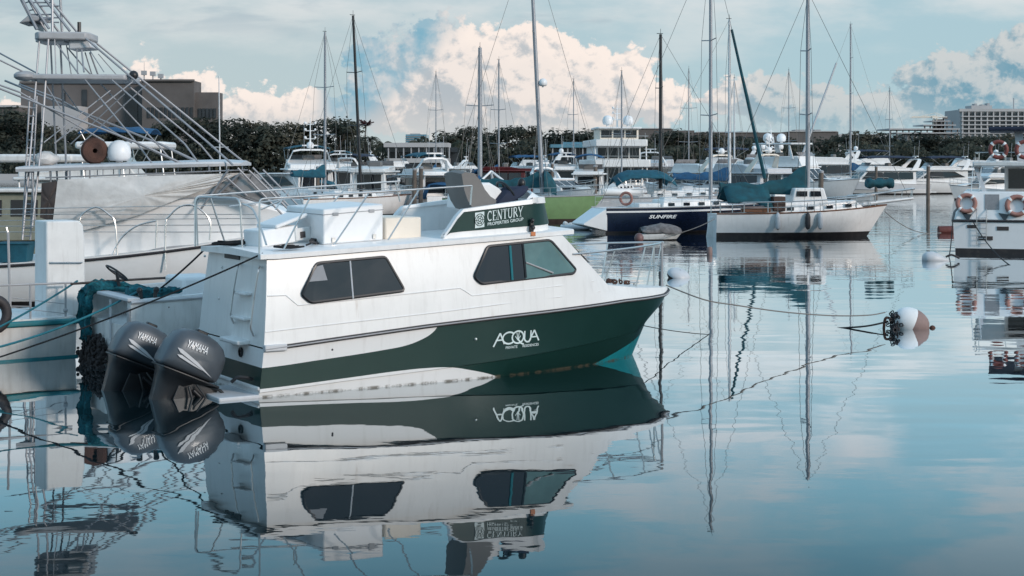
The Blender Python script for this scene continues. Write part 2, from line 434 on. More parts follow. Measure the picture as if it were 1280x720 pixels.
ms1 = nt.nodes.new('ShaderNodeMixShader'); nt.links.new(SS(B, 5.0, 20.0, .93, .75), ms1.inputs[0])
nt.links.new(bg1.outputs[0], ms1.inputs[1]); nt.links.new(bg2.outputs[0], ms1.inputs[2])
ms2 = nt.nodes.new('ShaderNodeMixShader'); nt.links.new(alpha, ms2.inputs[0])
nt.links.new(ms1.outputs[0], ms2.inputs[1]); nt.links.new(bg3.outputs[0], ms2.inputs[2])
wo = nt.nodes.new('ShaderNodeOutputWorld'); nt.links.new(ms2.outputs[0], wo.inputs[0])
wd.cycles.sampling_method = 'MANUAL'; wd.cycles.sample_map_resolution = 512

# ------------------------------------------------------------------ water and far land
wm = bpy.data.materials.new('harbour_water'); wm.use_nodes = True
nt = wm.node_tree; nt.nodes.clear()
tcw = nt.nodes.new('ShaderNodeTexCoord')
def MAPN(scale, rot=0):
    n = nt.nodes.new('ShaderNodeMapping'); n.inputs['Scale'].default_value = scale; n.inputs['Rotation'].default_value = (0, 0, rot)
    nt.links.new(tcw.outputs['Object'], n.inputs[0]); return n.outputs[0]
n1 = NOISE(MAPN((.30, .55, 1), .1), 1.0, 2, .45)
n2 = NOISE(MAPN((1.3, 2.0, 1), -.25), 1.0, 3, .5)
n3 = NOISE(MAPN((.055, .075, 1), .5), 1.0, 2)
sepw = nt.nodes.new('ShaderNodeSeparateXYZ'); nt.links.new(tcw.outputs['Object'], sepw.inputs[0])
farf = SS(sepw.outputs[1], 34, 75)                   # breeze reaches the open fairway beyond the moored boats
patch = SS(n3, .38, .66, .25, 1.0)
amp2 = M('MULTIPLY', M('ADD', .0016, M('MULTIPLY', farf, .0105)), patch)
hgt = M('ADD', M('MULTIPLY', n1, M('ADD', .0105, M('MULTIPLY', farf, .013))), M('MULTIPLY', n2, amp2))
bp = nt.nodes.new('ShaderNodeBump'); bp.inputs['Strength'].default_value = 1.0; bp.inputs['Distance'].default_value = 1.0
nt.links.new(hgt, bp.inputs['Height'])
gl = nt.nodes.new('ShaderNodeBsdfGlossy'); gl.inputs['Roughness'].default_value = .012; gl.inputs['Color'].default_value = (.93, .97, .99, 1)
df = nt.nodes.new('ShaderNodeBsdfDiffuse'); df.inputs['Color'].default_value = (.006, .016, .020, 1)
nt.links.new(bp.outputs[0], gl.inputs['Normal'])
fr = nt.nodes.new('ShaderNodeFresnel'); fr.inputs['IOR'].default_value = 1.75
fac = SS(fr.outputs[0], .17, .62, .06, .97)
mxw = nt.nodes.new('ShaderNodeMixShader'); nt.links.new(fac, mxw.inputs[0]); nt.links.new(df.outputs[0], mxw.inputs[1]); nt.links.new(gl.outputs[0], mxw.inputs[2])
ow = nt.nodes.new('ShaderNodeOutputMaterial'); nt.links.new(mxw.outputs[0], ow.inputs[0])
SHORE = 330.0
o = MB().poly([(-2500, -200, 0), (2500, -200, 0), (2500, SHORE+4, 0), (-2500, SHORE+4, 0)]).build('water', wm, smooth=False)
tag(o, 'calm mirror-like harbour water', None, kind='structure')
LAND = mat('shore_earth', (.05, .052, .035), .95, var=.4, scale=.05)
o = MB().poly([(-6000, SHORE, 1.1), (6000, SHORE, 1.1), (6000, 9000, 1.1), (-6000, 9000, 1.1)]).build('ground', LAND, smooth=False)
tag(o, 'flat ground beyond the harbour', None, kind='structure')
o = MB().box(-900, 900, SHORE-1.2, SHORE+.3, -1, 1.35).build('quay', CONCL)
tag(o, 'low concrete quay along the far shore', None, kind='structure')
# ================================================================== the green and white cabin cruiser
BW = 2.8
Ys = F*H/(498 - YH); Xs = (325 - 640)*Ys/F
th = math.radians(31.5)
MF = Frame(Xs - math.sin(th)*BW/2, Ys + math.cos(th)*BW/2, 31.5)
LR, LC, LW, LK = 8.66, 8.25, 7.86, 7.3
def shape(x, L, b, x0, p, q):
    t = min(1, max(0, (x - x0)/(L - x0))); return b*max(0, 1 - t**p)**q
def br(x): return shape(x, LR, 1.40, 4.0, 2.5, .72)
def bch(x): return shape(x, LC, 1.37, 3.6, 2.3, .74)
def bw(x): return shape(x, LW, 1.33, 2.8, 2.2, .76)
def track(pxs, bf):
    out = []
    for px, py in pxs:
        y = -1.4
        for _ in range(25):
            x, z = MF.p(px, py, y); y = .5*y + .5*(-max(.06, bf(x)))
        out.append((x, z))
    return sorted(out)
SHEER = track([(326,437),(430,422),(530,408),(620,397),(700,387.5),(780,376),(830,368.5)], br) + [(LR, 1.16)]
CH = track([(324,491),(440,475),(550,461),(640,448),(700,437),(760,424),(800,412)], bch) + [(LC, .78)]
zr = lambda x: interp(SHEER, x)
zc = lambda x: interp(CH, x)
def rake(x, z): return .085*z*max(0, 1 - x/3)
NS = 44
def ts(i): return 1 - (1 - i/NS)**1.7
rows = []
for i in range(NS+1):
    t = ts(i)
    xr, xm, xc, xw, xk = t*LR, t*(LR*.55+LC*.45), t*LC, t*LW, t*LK
    cz = max(.06, zc(xc)); rz = zr(xr)
    r = [(xr, br(xr), rz), (xm, br(xm)*.5+bch(xc)*.5 - .02*(t > .4), (rz+cz)/2), (xc, bch(xc), cz), (xc, max(0, bch(xc)-.025), cz-.012),
         (xw, bw(xw), -.01), (t*(LW*.5+LK*.5), bw(xw)*.8, -.25), (xk, 0, -.42)]
    rows.append([Vector((a + rake(a, c), -b, c)) for a, b, c in r] + [Vector((a + rake(a, c), b, c)) for a, b, c in r[-2::-1]])
hull = MB().loft(rows, open_ring=True)
hull.add(rows[0], [tuple(range(len(rows[0])))])
# painted bands: procedural, in hull coordinates
def curve_node(nt, src, tab, zlo=-.6, zhi=1.9):
    mr = nt.nodes.new('ShaderNodeMath'); mr.operation = 'MULTIPLY'; mr.inputs[1].default_value = .1; nt.links.new(src, mr.inputs[0])
    fc = nt.nodes.new('ShaderNodeFloatCurve'); cu = fc.mapping.curves[0]
    pts = [(max(0, min(1, x/10)), (z - zlo)/(zhi - zlo)) for x, z in tab]
    cu.points[0].location = (0, pts[0][1]); cu.points[1].location = (1, pts[-1][1])
    for q in pts:
        if 0.001 < q[0] < .999: cu.points.new(*q)
    fc.mapping.update(); nt.links.new(mr.outputs[0], fc.inputs['Value'])
    m2 = nt.nodes.new('ShaderNodeMath'); m2.operation = 'MULTIPLY_ADD'; m2.inputs[1].default_value = zhi - zlo; m2.inputs[2].default_value = zlo
    nt.links.new(fc.outputs[0], m2.inputs[0]); return m2.outputs[0]
fl = lambda x: 1.36
TOP = track([(326,460),(400,449.5),(480,437),(505,432),(525,424.5),(540,415)], fl); xe = TOP[-1][0]
TOP = [(0, TOP[0][1])] + TOP + [(xe+.1, TOP[-1][1]+.14), (xe+.25, 1.6), (10, 1.6)]
bl = lambda x: 1.34
BOT = track([(325,486),(430,472.5),(500,463),(530,460),(560,459),(590,463),(617,469)], bl); xb = BOT[-1][0]
BOT = [(0, BOT[0][1])] + BOT + [(xb+.4, -.12), (xb+.9, -.4), (10, -.5)]
hm = bpy.data.materials.new('two_tone_hull'); hm.use_nodes = True
nt = hm.node_tree; bs = nt.nodes['Principled BSDF']; bs.inputs['Roughness'].default_value = .34; bs.inputs['Specular IOR Level'].default_value = .3
tch = nt.nodes.new('ShaderNodeTexCoord'); sph = nt.nodes.new('ShaderNodeSeparateXYZ'); nt.links.new(tch.outputs['Object'], sph.inputs[0])
hx, hy, hz = sph.outputs
gtop = M('LESS_THAN', hz, curve_node(nt, hx, TOP)); gbot = M('GREATER_THAN', hz, curve_node(nt, hx, BOT))
nn = NOISE(tch.outputs['Object'], 2.0, 5)
mpd = nt.nodes.new('ShaderNodeMapping'); mpd.inputs['Scale'].default_value = (4, 4, .4); nt.links.new(tch.outputs['Object'], mpd.inputs[0])
sd2 = SS(NOISE(mpd.outputs[0], 2.0, 6, .65), .5, .8)
whitec = MIX(M('MULTIPLY', sd2, .22), (.76, .755, .75), (.34, .32, .29))
greenc = MIX(nn, (.0055, .027, .023), (.009, .037, .032))
col = MIX(M('MULTIPLY', gtop, gbot), whitec, greenc)
# teal bottom paint showing at the raised bow
tl = M('SUBTRACT', M('MULTIPLY', M('SUBTRACT', hx, 6.35), .27), .03)
teal = M('MULTIPLY', M('LESS_THAN', hz, tl), M('GREATER_THAN', hx, 6.4))
col = MIX(teal, col, MIX(nn, (.008, .18, .22), (.02, .30, .34)))
# waterline scum
scum = M('MULTIPLY', SS(hz, .045, .012), SS(NOISE(tch.outputs['Object'], 6.0, 5, .6), .42, .6))
col = MIX(M('MULTIPLY', scum, .85), col, (.10, .085, .06))
nt.links.new(col, bs.inputs['Base Color'])
boat = thing('cabin_cruiser', 'white and dark green cabin cruiser with two tilted outboards, nearest and largest boat', 'boat', MF)
hull.build('hull', hm, boat, ang=32)

# rub rail
rail_pts = [Vector((x + rake(x, zr(x)), -br(x) - .015, zr(x))) for x in [ts(i)*LR for i in range(NS+1)]]
loopr = rail_pts + [Vector((q.x, -q.y, q.z)) for q in rail_pts[::-1]]
MB().tube([q for q in loopr], .034, 6).build('rub_rail', DARKR, boat)
MB().tube([q + Vector((0, -.034 if q.y < 0 else .034, 0)) for q in loopr], .012, 5).build('rail_insert', GREYP, boat)
for sgn in (-1, 1):
    MB().box(.06, .42, sgn*1.40-.055, sgn*1.40+.055, zr(.2)-.05, zr(.2)+.05).build('rail_end_cap', LGREY, boat, bevel=.015)

# superstructure
ROOF = track([(335,325),(430,317),(530,309),(620,301.5),(705,294.5)], lambda x: 1.24)
XA = ROOF[-1][0]
bt = lambda x: 1.24 - .03*max(0, x - 2)/3
zt = lambda x: interp(ROOF, x)
XB = XA + 1.05
dk = track([(765,361),(800,361),(830,362)], lambda x: br(x)-.05)
def zdeck(x): return max(zr(x) + .05, interp([(XB-.6, zr(XB)+.42), (XB, zr(XB)+.30), (XB+.7, zr(XB+.7)+.20), (LR, zr(LR)+.05)], x))
xs = [0 + XA*i/16 for i in range(17)] + [XA + (XB-XA)*k/6 for k in range(1, 7)] + [XB + (LR-.04-XB)*(1-(1-k/12)**1.6) for k in range(1, 13)]
def topz(x):
    if x <= XA: return zt(x)
    if x <= XB:
        u = (x-XA)/(XB-XA); return zt(XA)*(1-u) + zdeck(XB)*u
    return zdeck(x)
def topb(x):
    if x <= XA: return bt(x)
    if x <= XB:
        u = (x-XA)/(XB-XA); return bt(XA)*(1-u) + (br(XB)-.12)*u
    return max(.01, br(x) - .05 - .07*max(0, 1-(x-XB)/1.0))
def side_y(x, z):
    a, b = zr(x)+.02, topz(x)
    u = min(1, max(0, (z-a)/max(.05, b-a)))
    return -(br(x)*(1-u) + topb(x)*u + .018*math.sin(PI*u)*(b-a))
rings = []
for x in xs:
    a, b = zr(x)+.02, topz(x); sec = []
    for u in (0, .25, .5, .75, 1): 
        z = a + (b-a)*u; sec.append((x + rake(x, z), side_y(x, z), z))
    tb = topb(x)
    sec += [(x + rake(x, b), -tb*.55, b + .02*tb), (x + rake(x, b), 0, b + .035*tb)]
    rings.append([Vector(q) for q in sec] + [Vector((q[0], -q[1], q[2])) for q in sec[-2::-1]])
sup = MB().loft(rings, open_ring=True); sup.add(rings[0], [tuple(range(len(rings[0])))]); sup.add(rings[-1], [tuple(range(len(rings[-1])))])
sup.build('superstructure', WHITES, boat, ang=30)
# moulded knuckle lines on both sides
def on_side(x, z, e=0.0, sgn=1): return Vector((x + rake(x, z), sgn*(side_y(x, z) - e), z))
def side_track(pxs):
    out = []
    for px, py in pxs:
        y = -1.33
        for _ in range(15):
            x, z = MF.p(px, py, y); x2 = x - rake(x, z); y = side_y(x2, z)
        out.append((x2, z))
    return out
k1 = side_track([(334,370),(345,369.5),(357,369),(364,375),(372,381.5),(400,379),(460,372.5),(520,366),(575,360),(582,364),(590,369.5),(640,364),(700,357),(742,351.5)])
k2 = side_track([(332,415),(400,407),(480,398),(550,390),(620,381),(700,371),(750,364)])
for kk in (k1, k2):
    for sgn in (1, -1): MB().tube([on_side(x, z, -.004, sgn) for x, z in kk], .013, 6).build('moulding', WHITE, boat)
# side windows
def refine(poly, n=5):
    out = []
    for i, a in enumerate(poly):
        b = poly[(i+1) % len(poly)]
        for k in range(n): out.append((a[0]+(b[0]-a[0])*k/n, a[1]+(b[1]-a[1])*k/n))
    return out
def side_window(px, bars, split=None, mats=(DGLASS, TGLASS)):
    poly = side_track(px)
    v = [Vector((x, 0, z)) for x, z in poly]
    rr = rounded([(v[0]+v[-1])/2] + v + [(v[0]+v[-1])/2], .06, 3)[1:-1]
    for sgn in (1, -1):
        fr_ = MB().tube([on_side(q.x, q.z, .018, sgn) for q in rr], .026, 6, closed=True).build('window_frame', BLACK, boat)
        xs_ = [q.x for q in rr]
        if split is None:
            panes = [(min(xs_)-1, max(xs_)+1, mats[0])]
        else: panes = [(min(xs_)-1, split, mats[0]), (split, max(xs_)+1, mats[1])]
        for lo, hi, mm in panes:
            # clip polygon to lo..hi in x
            P = [(q.x, q.z) for q in rr]
            for lim, keep in ((lo, 1), (hi, -1)):
                out = []
                for i, a in enumerate(P):
                    b = P[(i+1) % len(P)]; ia = (a[0]-lim)*keep >= 0; ib = (b[0]-lim)*keep >= 0
                    if ia: out.append(a)
                    if ia != ib:
                        t = (lim-a[0])/(b[0]-a[0]); out.append((lim, a[1]+(b[1]-a[1])*t))
                P = out
            MB().poly([on_side(x, z, .030, sgn) for x, z in P]).build('window_pane', mm, fr_, smooth=False)
        for b0, b1, r, mm in bars:
            (xa, za), (xb_, zb_) = side_track([b0, b1])
            MB().tube([on_side(xa, za, .034, sgn), on_side(xb_, zb_, .034, sgn)], r, 6).build('window_bar', mm, fr_)
W1 = [(395,329),(481,321),(505,363),(388,378),(376,368)]
W2 = [(609,308),(687,300),(719,337),(716,341.5),(601,354.5),(592,346)]
side_window(W1, [((436,326),(440,373),.014,LGREY)])
q4 = side_track([(390,334),(402,331),(408,350),(385,352)]); MB().poly([on_side(x, z, .033) for x, z in q4]).build('painted_reflection', mat('pale_reflection', (.30,.31,.33), .8), boat, smooth=False)  # pale patch laid on the rear pane, a reflection painted as flat colour
sx = side_track([(654,326)])[0][0]
side_window(W2, [((652,304),(656,347),.02,BLACK),((636,307),(639,350),.022,TEALP),((656,328),(690,341),.016,GREYP)], split=sx)
# windscreen panes on the sloped front
for y0, y1 in ((-1.0,-.38),(-.32,.32),(.38,1.0)):
    q = []
    for u, yy in ((.12,y0),(.12,y1),(.62,y1),(.62,y0)):
        x = XA + (XB-XA)*u; q.append((x + .03, yy*(1+.05*u), topz(x) + .06))
    MB().poly(q).build('windscreen_pane', DGLASS, boat, smooth=False)
# roof slab
slab = []
for i in range(21):
    x = -.12 + (XA+.22)*i/20; z = zt(max(0, x)) ; b = bt(x) + .05
    if i > 17: b -= .05*(i-17)
    xo = x + rake(0, z)
    slab.append([Vector(q) for q in ((xo,-b,z+.015),(xo,-b,z+.085),(xo,-b+.03,z+.10),(xo,0,z+.14),(xo,b-.03,z+.10),(xo,b,z+.085),(xo,b,z+.015),(xo,0,z+.03))])
MB().loft(slab).build('roof', WHITE, boat, ang=30)
def roofz(x): return zt(max(0, x)) + .105
# flybridge coaming: starboard panel corners
FY = 1.06
x_ab, z_ab = MF.p(553, 291, -FY); x_at, z_at = MF.p(575, 264, -FY); x_ft, z_ft = MF.p(668, 253, -FY); x_fb, z_fb = MF.p(685, 277, -FY)
def coam_path():
    """plan path from starboard aft round the front to port aft"""
    pts = []
    for i in range(15): pts.append((x_ab + (x_fb - .35 - x_ab)*i/14, -FY))
    cx = x_fb - .35
    for i in range(1, 16):
        a = -PI/2 + PI*i/16; pts.append((cx + .75*math.cos(a), FY*math.sin(a)))
    for i in range(15): pts.append((x_fb - .35 + (x_ab - x_fb + .35)*i/14, FY))
    return pts
cp = coam_path()
def coam_top(x):
    if x < x_at: return roofz(x) + (z_at - roofz(x))*max(0.04, (x - x_ab)/(x_at - x_ab))
    return z_at + (z_ft - z_at)*min(1, (x - x_at)/(x_ft - x_at))
ins, outs, pan, cap_ = [], [], [], []
for x, y in cp:
    zb = roofz(min(x, XA)) - .03; ztp = coam_top(x)
    lean = .16*max(0, (x - x_fb + .35))/.75
    n = Vector((0, 1 if y > 0 else -1, 0)) if x <= x_fb - .35 else Vector((x - x_fb + .35, y*.5, 0)).normalized()
    o0 = Vector((x, y, 0)) + n*.035; i0 = Vector((x, y, 0)) - n*.035
    ins.append([i0 + Vector((0, 0, zb)), i0 + Vector((-lean, 0, ztp)), o0 + Vector((-lean, 0, ztp)), o0 + Vector((0, 0, zb))])
    pan.append([o0 + n*.006 + Vector((-lean*.06, 0, zb + .10 + .04*(ztp-zb))), o0 + n*.006 + Vector((-lean*.97, 0, ztp - .005))])
    cap_.append(Vector((x - lean, y, ztp)))
MB().loft(ins).build('flybridge_coaming', WHITE, boat)
MB().sheet(pan[:31]).build('coaming_panel', GREEN, boat)
capr = [[q + Vector((0, a, b)) for a, b in ((-.07, -.015), (-.055, .03 + .05*min(1, max(0, (q.x-x_at)/2))), (.055, .03 + .05*min(1, max(0, (q.x-x_at)/2))), (.07, -.015))] for q in cap_]
for i, q in enumerate(cap_):
    if q.x > x_fb - .35:
        n = Vector((q.x - x_fb + .35, q.y*.5, 0)).normalized(); capr[i] = [q - n*.07 + Vector((0,0,-.015)), q - n*.055 + Vector((0,0,.085)), q + n*.055 + Vector((0,0,.085)), q + n*.07 + Vector((0,0,-.015))]
MB().loft(capr).build('coaming_cap', WHITE, boat, ang=50)
# raised spray nose at the front of the flybridge
nose = []
for i in range(13):
    a = -PI/2*.92 + PI*.92*i/12
    bx, by = x_fb - .40 + .70*math.cos(a), FY*.98*math.sin(a)
    zz = coam_top(bx) + .05; hh = .16*math.cos(a)**.6
    nose.append([Vector((bx, by, zz)), Vector((bx - .30*math.cos(a), by*.96, zz + hh)), Vector((bx - .36*math.cos(a), by*.95, zz + hh - .02)), Vector((bx - .1, by*.97, zz - .02))])
MB().loft(nose).build('spray_nose', WHITE, boat, ang=50)

# writing: CENTURY with its square emblem, PROPERTIES GROUP below
px0, px1 = MF.p(594, 282, -FY-.05), MF.p(606, 281, -FY-.05)
def panel_pt(u, v, e=.012):
    """u along the panel from x_at (m), v up from the panel base (m); follows the panel's slope"""
    x = x_at + u; zb = roofz(min(x, XA)) + .07
    return Vector((x, -FY - .041 - e, zb + v))
def put(mb, vs, fs, f, m=0): mb.add([f(x, y) for x, y in vs], fs, m)
SER = .16
def serif_word():
    G = []; x = 0
    def add(strk, adv):
        nonlocal x
        for pts, w in strk: G.append(([(x+a, b) for a, b in pts], w))
        x += adv
    th_, tn = .17, .07
    C = [(circ(.42, .5, .36, .46, 50, 310), .13), ([(.66, .98), (.66, .66)], .05)]
    E_ = [([(.18,0),(.18,1)], th_), ([(.02,.975),(.66,.975)], .05), ([(.02,.025),(.68,.025)], .05), ([(.2,.5),(.5,.5)], tn), ([(.66,1),(.66,.72)], .05), ([(.68,0),(.68,.3)], .05)]
    N_ = [([(.16,0),(.16,1)], tn), ([(.14,1),(.72,0)], th_), ([(.74,0),(.74,1)], tn), ([(.02,.025),(.32,.025)], .05), ([(.58,.975),(.88,.975)], .05)]
    T_ = [([(.38,0),(.38,1)], th_), ([(.02,.97),(.74,.97)], .06), ([(.04,1),(.04,.7)], .05), ([(.72,1),(.72,.7)], .05), ([(.2,.025),(.56,.025)], .05)]
    U_ = [([(.18,1),(.18,.35)] + circ(.45,.35,.27,.32,180,360) + [(.72,1)], .12), ([(.02,.975),(.36,.975)], .05), ([(.58,.975),(.86,.975)], .05)]
    R_ = [([(.18,0),(.18,1)], th_), ([(.18,.97),(.42,.97)] + circ(.42,.74,.2,.23,90,-90) + [(.18,.5)], .09), ([(.38,.5),(.78,.02)], .14), ([(.02,.025),(.34,.025)], .05)]
    Y_ = [([(.08,1),(.42,.45)], .15), ([(.78,1),(.42,.45),(.42,0)], .09), ([(0,.975),(.26,.975)], .05), ([(.62,.975),(.9,.975)], .05), ([(.26,.025),(.58,.025)], .05)]
    for g, a in ((C,.82),(E_,.78),(N_,.94),(T_,.80),(U_,.92),(R_,.86),(Y_,.9)): add(g, a)
    return strokes(G), x
(sv, sf), sw = serif_word()
xa_, za_ = MF.p(593, 282.5, -FY-.05); xb_, zb_ = MF.p(606.5, 281, -FY-.05); xc_, _ = MF.p(654, 275, -FY-.05)
slope = (MF.p(654, 270, -FY-.05)[1] - MF.p(606, 277, -FY-.05)[1])/(xc_ - xb_)
def cent(u, v): return Vector((xb_ + u, -FY - .055, MF.p(607, 277, -FY-.05)[1] + v + slope*u))
mb = MB(); hC = .165; wC = (xc_ - xb_ - .04)
put(mb, sv, sf, lambda x, y: cent(.04 + x/sw*wC, y*hC))
vs, fs, tw, thh = text_pts('PROPERTIES GROUP', 1, bold=.012)
put(mb, vs, fs, lambda x, y: cent(.04 + x/tw*wC, -.075 + y/thh*.052))
mb.build('lettering', LETTER2, boat, smooth=False, recalc=False)
mb = MB(); s_ = xb_ - xa_ - .03
mb.add([cent(-s_-.02, -.085), cent(-.02, -.085), cent(-.02, .17), cent(-s_-.02, .17)], [(0,1,2,3)])
emb = mb.build('emblem_plate', LETTER2, boat, smooth=False, recalc=False)
mb = MB()
for r_ in (.085, .055, .022):
    v_, f_ = strokes([(circ(0, 0, r_*1.05, r_*1.15, 0, 360, 24), .012)])
    put(mb, v_, f_, lambda x, y: cent(-s_/2-.02+x, .042+y) + Vector((0,-.003,0)))
for k in range(6):
    a = k*PI/3; v_, f_ = strokes([([(.02*math.cos(a), .02*math.sin(a)), (.09*math.cos(a), .10*math.sin(a))], .010)])
    put(mb, v_, f_, lambda x, y: cent(-s_/2-.02+x, .042+y) + Vector((0,-.004,0)))
mb.build('emblem', GREEN, emb, smooth=False, recalc=False)

# writing: ACQUA / PRIVATE RESIDENCES on the topsides
def hull_y(x, z):
    a, b = zc(x), zr(x); u = (z-a)/(b-a)
    y0, y1, y2 = bch(x), br(x)*.5+bch(x)*.5 - .02, br(x)
    return -(y0 + (y1-y0)*u*2 if u < .5 else y1 + (y2-y1)*(u-.5)*2)
xl, zl = track([(617,433)], lambda x: br(x)*.5+bch(x)*.5)[0]; xr_, zr2 = track([(674,427)], lambda x: br(x)*.5+bch(x)*.5)[0]
zt1 = track([(672,410)], lambda x: br(x)*.5+bch(x)*.5)[0][1]
def acq(u, v):   # u 0..1 across, v in metres
    x = xl + (xr_-xl)*u; z = zl + .02 + (zr2-zl)*u + v
    return Vector((x, hull_y(x, z) - .012, z))
hA = (zt1 - zr2)*.80; aw = .028
ww = xr_ - xl
AC = [([(0,-.02),(.135,hA),(.24,0)], aw), ([(.05,.075),(.215,.075)], aw)]
def pol(cx, rx, cy, ry, a0, a1): return [(x, y) for x, y in circ(cx, cy, rx, ry, a0, a1, 22)]
AC = [(pts if i == 0 else pts, w) for i, (pts, w) in enumerate(AC)]
G = []
G.append(([(0.0,-.03),(.14*ww,hA)], aw)); G.append(([(.14*ww,hA),(.235*ww,0)], aw)); G.append(([(.05*ww,.07),(.215*ww,.07)], aw*.8))
G.append((pol(.335*ww, .135*ww, hA*.5, hA*.52, 42, 318), aw))
G.append((pol(.53*ww, .125*ww, hA*.5, hA*.55, 0, 360), aw)); G.append(([(.53*ww,.06),(.60*ww,-.015),(.66*ww,-.035)], aw))
G.append(([(.675*ww,hA),(.675*ww,hA*.35)] + pol(.745*ww,.07*ww,hA*.35,hA*.36,180,360) + [(.815*ww,hA)], aw))
G.append(([(.77*ww,-.01),(.89*ww,hA)], aw)); G.append(([(.89*ww,hA),(1.0*ww,0)], aw)); G.append(([(.81*ww,.07),(.965*ww,.07)], aw*.8))
# the sprig inside the Q
for a in (-60, -25, 20, 60): G.append(([(.53*ww, hA*.22), (.53*ww + .06*math.sin(math.radians(a)), hA*.22 + .14*math.cos(math.radians(a)))], .014))
sv, sf = strokes(G); mb = MB()
put(mb, sv, sf, lambda x, y: acq(x/ww, y))
for t_, a, b in (('PRIVATE', .26, .52), ('RESIDENCES', .63, 1.0)):
    vs, fs, tw, thh = text_pts(t_, 1, bold=.01)
    put(mb, vs, fs, lambda x, y: acq(a + (b-a)*x/tw, -.085 + y/thh*.042))
mb.build('lettering', LETTER2, boat, smooth=False, recalc=False)
x_, z_ = track([(595,424)], lambda x: 1.38)[0]
MB().ball((x_, hull_y(x_, z_), z_), .028).build('drain_fitting', STEEL, boat)
x_, z_ = track([(415,437)], lambda x: 1.38)[0]
MB().ball((x_, hull_y(x_, z_), z_), .02).build('drain_fitting', DARKR, boat)

# flybridge seat, console, wheel under blue cover
seat = MB()
ys0, ys1 = -.75, -.15
prof = [MF.p(*q, -.45) for q in ((560,215),(565,212.5),(577,214),(586,224),(592,236),(600,246),(608,251),(606,258),(576,263),(569,252),(564,238))]
rings = []
for k in range(7):
    y = -.85 + .6*k/6; e = 1 - .10*abs(k-3)/3
    cx = sum(p[0] for p in prof)/len(prof); cz = sum(p[1] for p in prof)/len(prof)
    rings.append([Vector((cx + (x-cx)*e, y, cz + (z-cz)*e)) for x, z in prof])
seat.loft(rings).build('helm_seat', SEATV, boat, ang=50)
cs = [MF.p(*q, -.1) for q in ((583,229),(600,228),(612,235),(622,247),(640,252),(640,262),(580,262))]
MB().prism_y(cs, -.45, .55).build('helm_console', WHITE, boat, bevel=.04)
wb = MB()
c0 = MF.v(632, 240, -.35)
tilt = Matrix.Rotation(math.radians(-35), 3, 'Y')
ring = [c0 + tilt @ Vector((0, .21*math.cos(a), .21*math.sin(a))) for a in [2*PI*k/20 for k in range(20)]]
wb.tube(ring, .025, 6, closed=True)
for k in range(3): wb.tube([c0, ring[int(k*6.7)]], .018)
wb.tube([c0, c0 + Vector((.22, 0, -.16))], .04)
wheel = wb.build('steering_wheel', BLACK, boat)
cv = MB(); rnd = random.Random(3)
cpts = [MF.v(*q, -.4) for q in ((616,251),(621,241),(630,234),(643,231),(652,229),(655,234),(648,240),(640,246),(630,252))]
g = []
for k in range(5):
    g.append([q + Vector((rnd.uniform(-.03,.03), (k-2)*.09 + rnd.uniform(-.02,.02), rnd.uniform(-.03,.03) - .03*abs(k-2))) for q in cpts])
cv.loft(g).build('console_cover', NAVYC, boat, ang=60)
bk = MB(); bk.ball(MF.v(652, 229, -.4), (.07,.07,.09)); bk.tube([MF.v(650, 233, -.4), MF.v(644, 250, -.4)], .02)
bk.build('throttle_lever', BLACK, boat)
# nav light and orange stain plate on the panel
q = MF.v(664.5, 283, -FY-.08); mb = MB(); mb.box(q.x-.03, q.x+.03, q.y-.02, q.y+.03, q.z-.09, q.z+.06); mb.ball(q + Vector((0,-.02,.10)), .04); mb.ball(q + Vector((0,-.03,-.02)), .045)
mb.build('navigation_light', BLACK, boat)
q = MF.v(666, 292, -1.27); MB().box(q.x-.04, q.x+.05, q.y-.012, q.y, q.z-.04, q.z+.03).build('side_marker', mat('orange_plastic', (.55,.18,.06), .5), boat, bevel=.008)

# lockers on the roof
A_, B_, C_ = MF.p(404, 304, -.62), MF.p(479, 297.5, -.62), None
z1_ = MF.p(404, 261.5, -.62)[1]; z2_ = MF.p(477, 255, -.62)[1]
rl = roofz(A_[0])
mb = MB(); mb.prism([(A_[0], -.62, rl+.01),(B_[0], -.62, roofz(B_[0])+.01),(B_[0], -.62, z2_),(A_[0], -.62, z1_)], [(A_[0], .86, rl+.01),(B_[0], .86, roofz(B_[0])+.01),(B_[0], .86, z2_+.02),(A_[0], .86, z1_+.02)])
locker = mb.build('roof_locker', CLEAN, boat, bevel=.025)
mb = MB(); lz = lambda x: z1_ + (z2_-z1_)*(x-A_[0])/(B_[0]-A_[0]) - .09
mb.tube([(A_[0]-.004,.86,lz(A_[0])+.02),(A_[0]-.004,-.624,lz(A_[0])),(B_[0]+.004,-.624,lz(B_[0])),(B_[0]+.004,.86,lz(B_[0])+.02)], .007, 4); mb.build('lid_seam', GREYP, locker)
for u in (.2,.8): x = A_[0]+(B_[0]-A_[0])*u; MB().box(x-.05,x+.05,-.638,-.618,lz(x)-.03,lz(x)+.02).build('latch', GREYP, locker, bevel=.006)
rnc = random.Random(14)
for k in range(3):
    x = A_[0] - .25 + .12*k; MB().tube(arc([(x+rnc.uniform(-.1,.1), -.75+.2*k+rnc.uniform(-.1,.1), roofz(x)+.03+.03*j) if j < 3 else (x+.35, -.3+.2*k, roofz(x)+.02) for j in range(5)], 4), .016, 5).build('hose', DARKR, boat)
for px in (417, 468):
    q = MF.v(px, 299.5 - (px-417)*.085, -.63); MB().box(q.x-.03, q.x+.03, q.y-.012, q.y+.005, q.z-.04, q.z+.03).build('hinge', STEEL, locker)
a0, a1 = MF.p(480, 291, -.5), MF.p(527, 288, -.5); zt_ = MF.p(480, 272, -.5)[1]
MB().box(a0[0]+.02, a1[0], -.5, .6, roofz(a0[0]), zt_).build('roof_locker', CREAM, boat, bevel=.03)

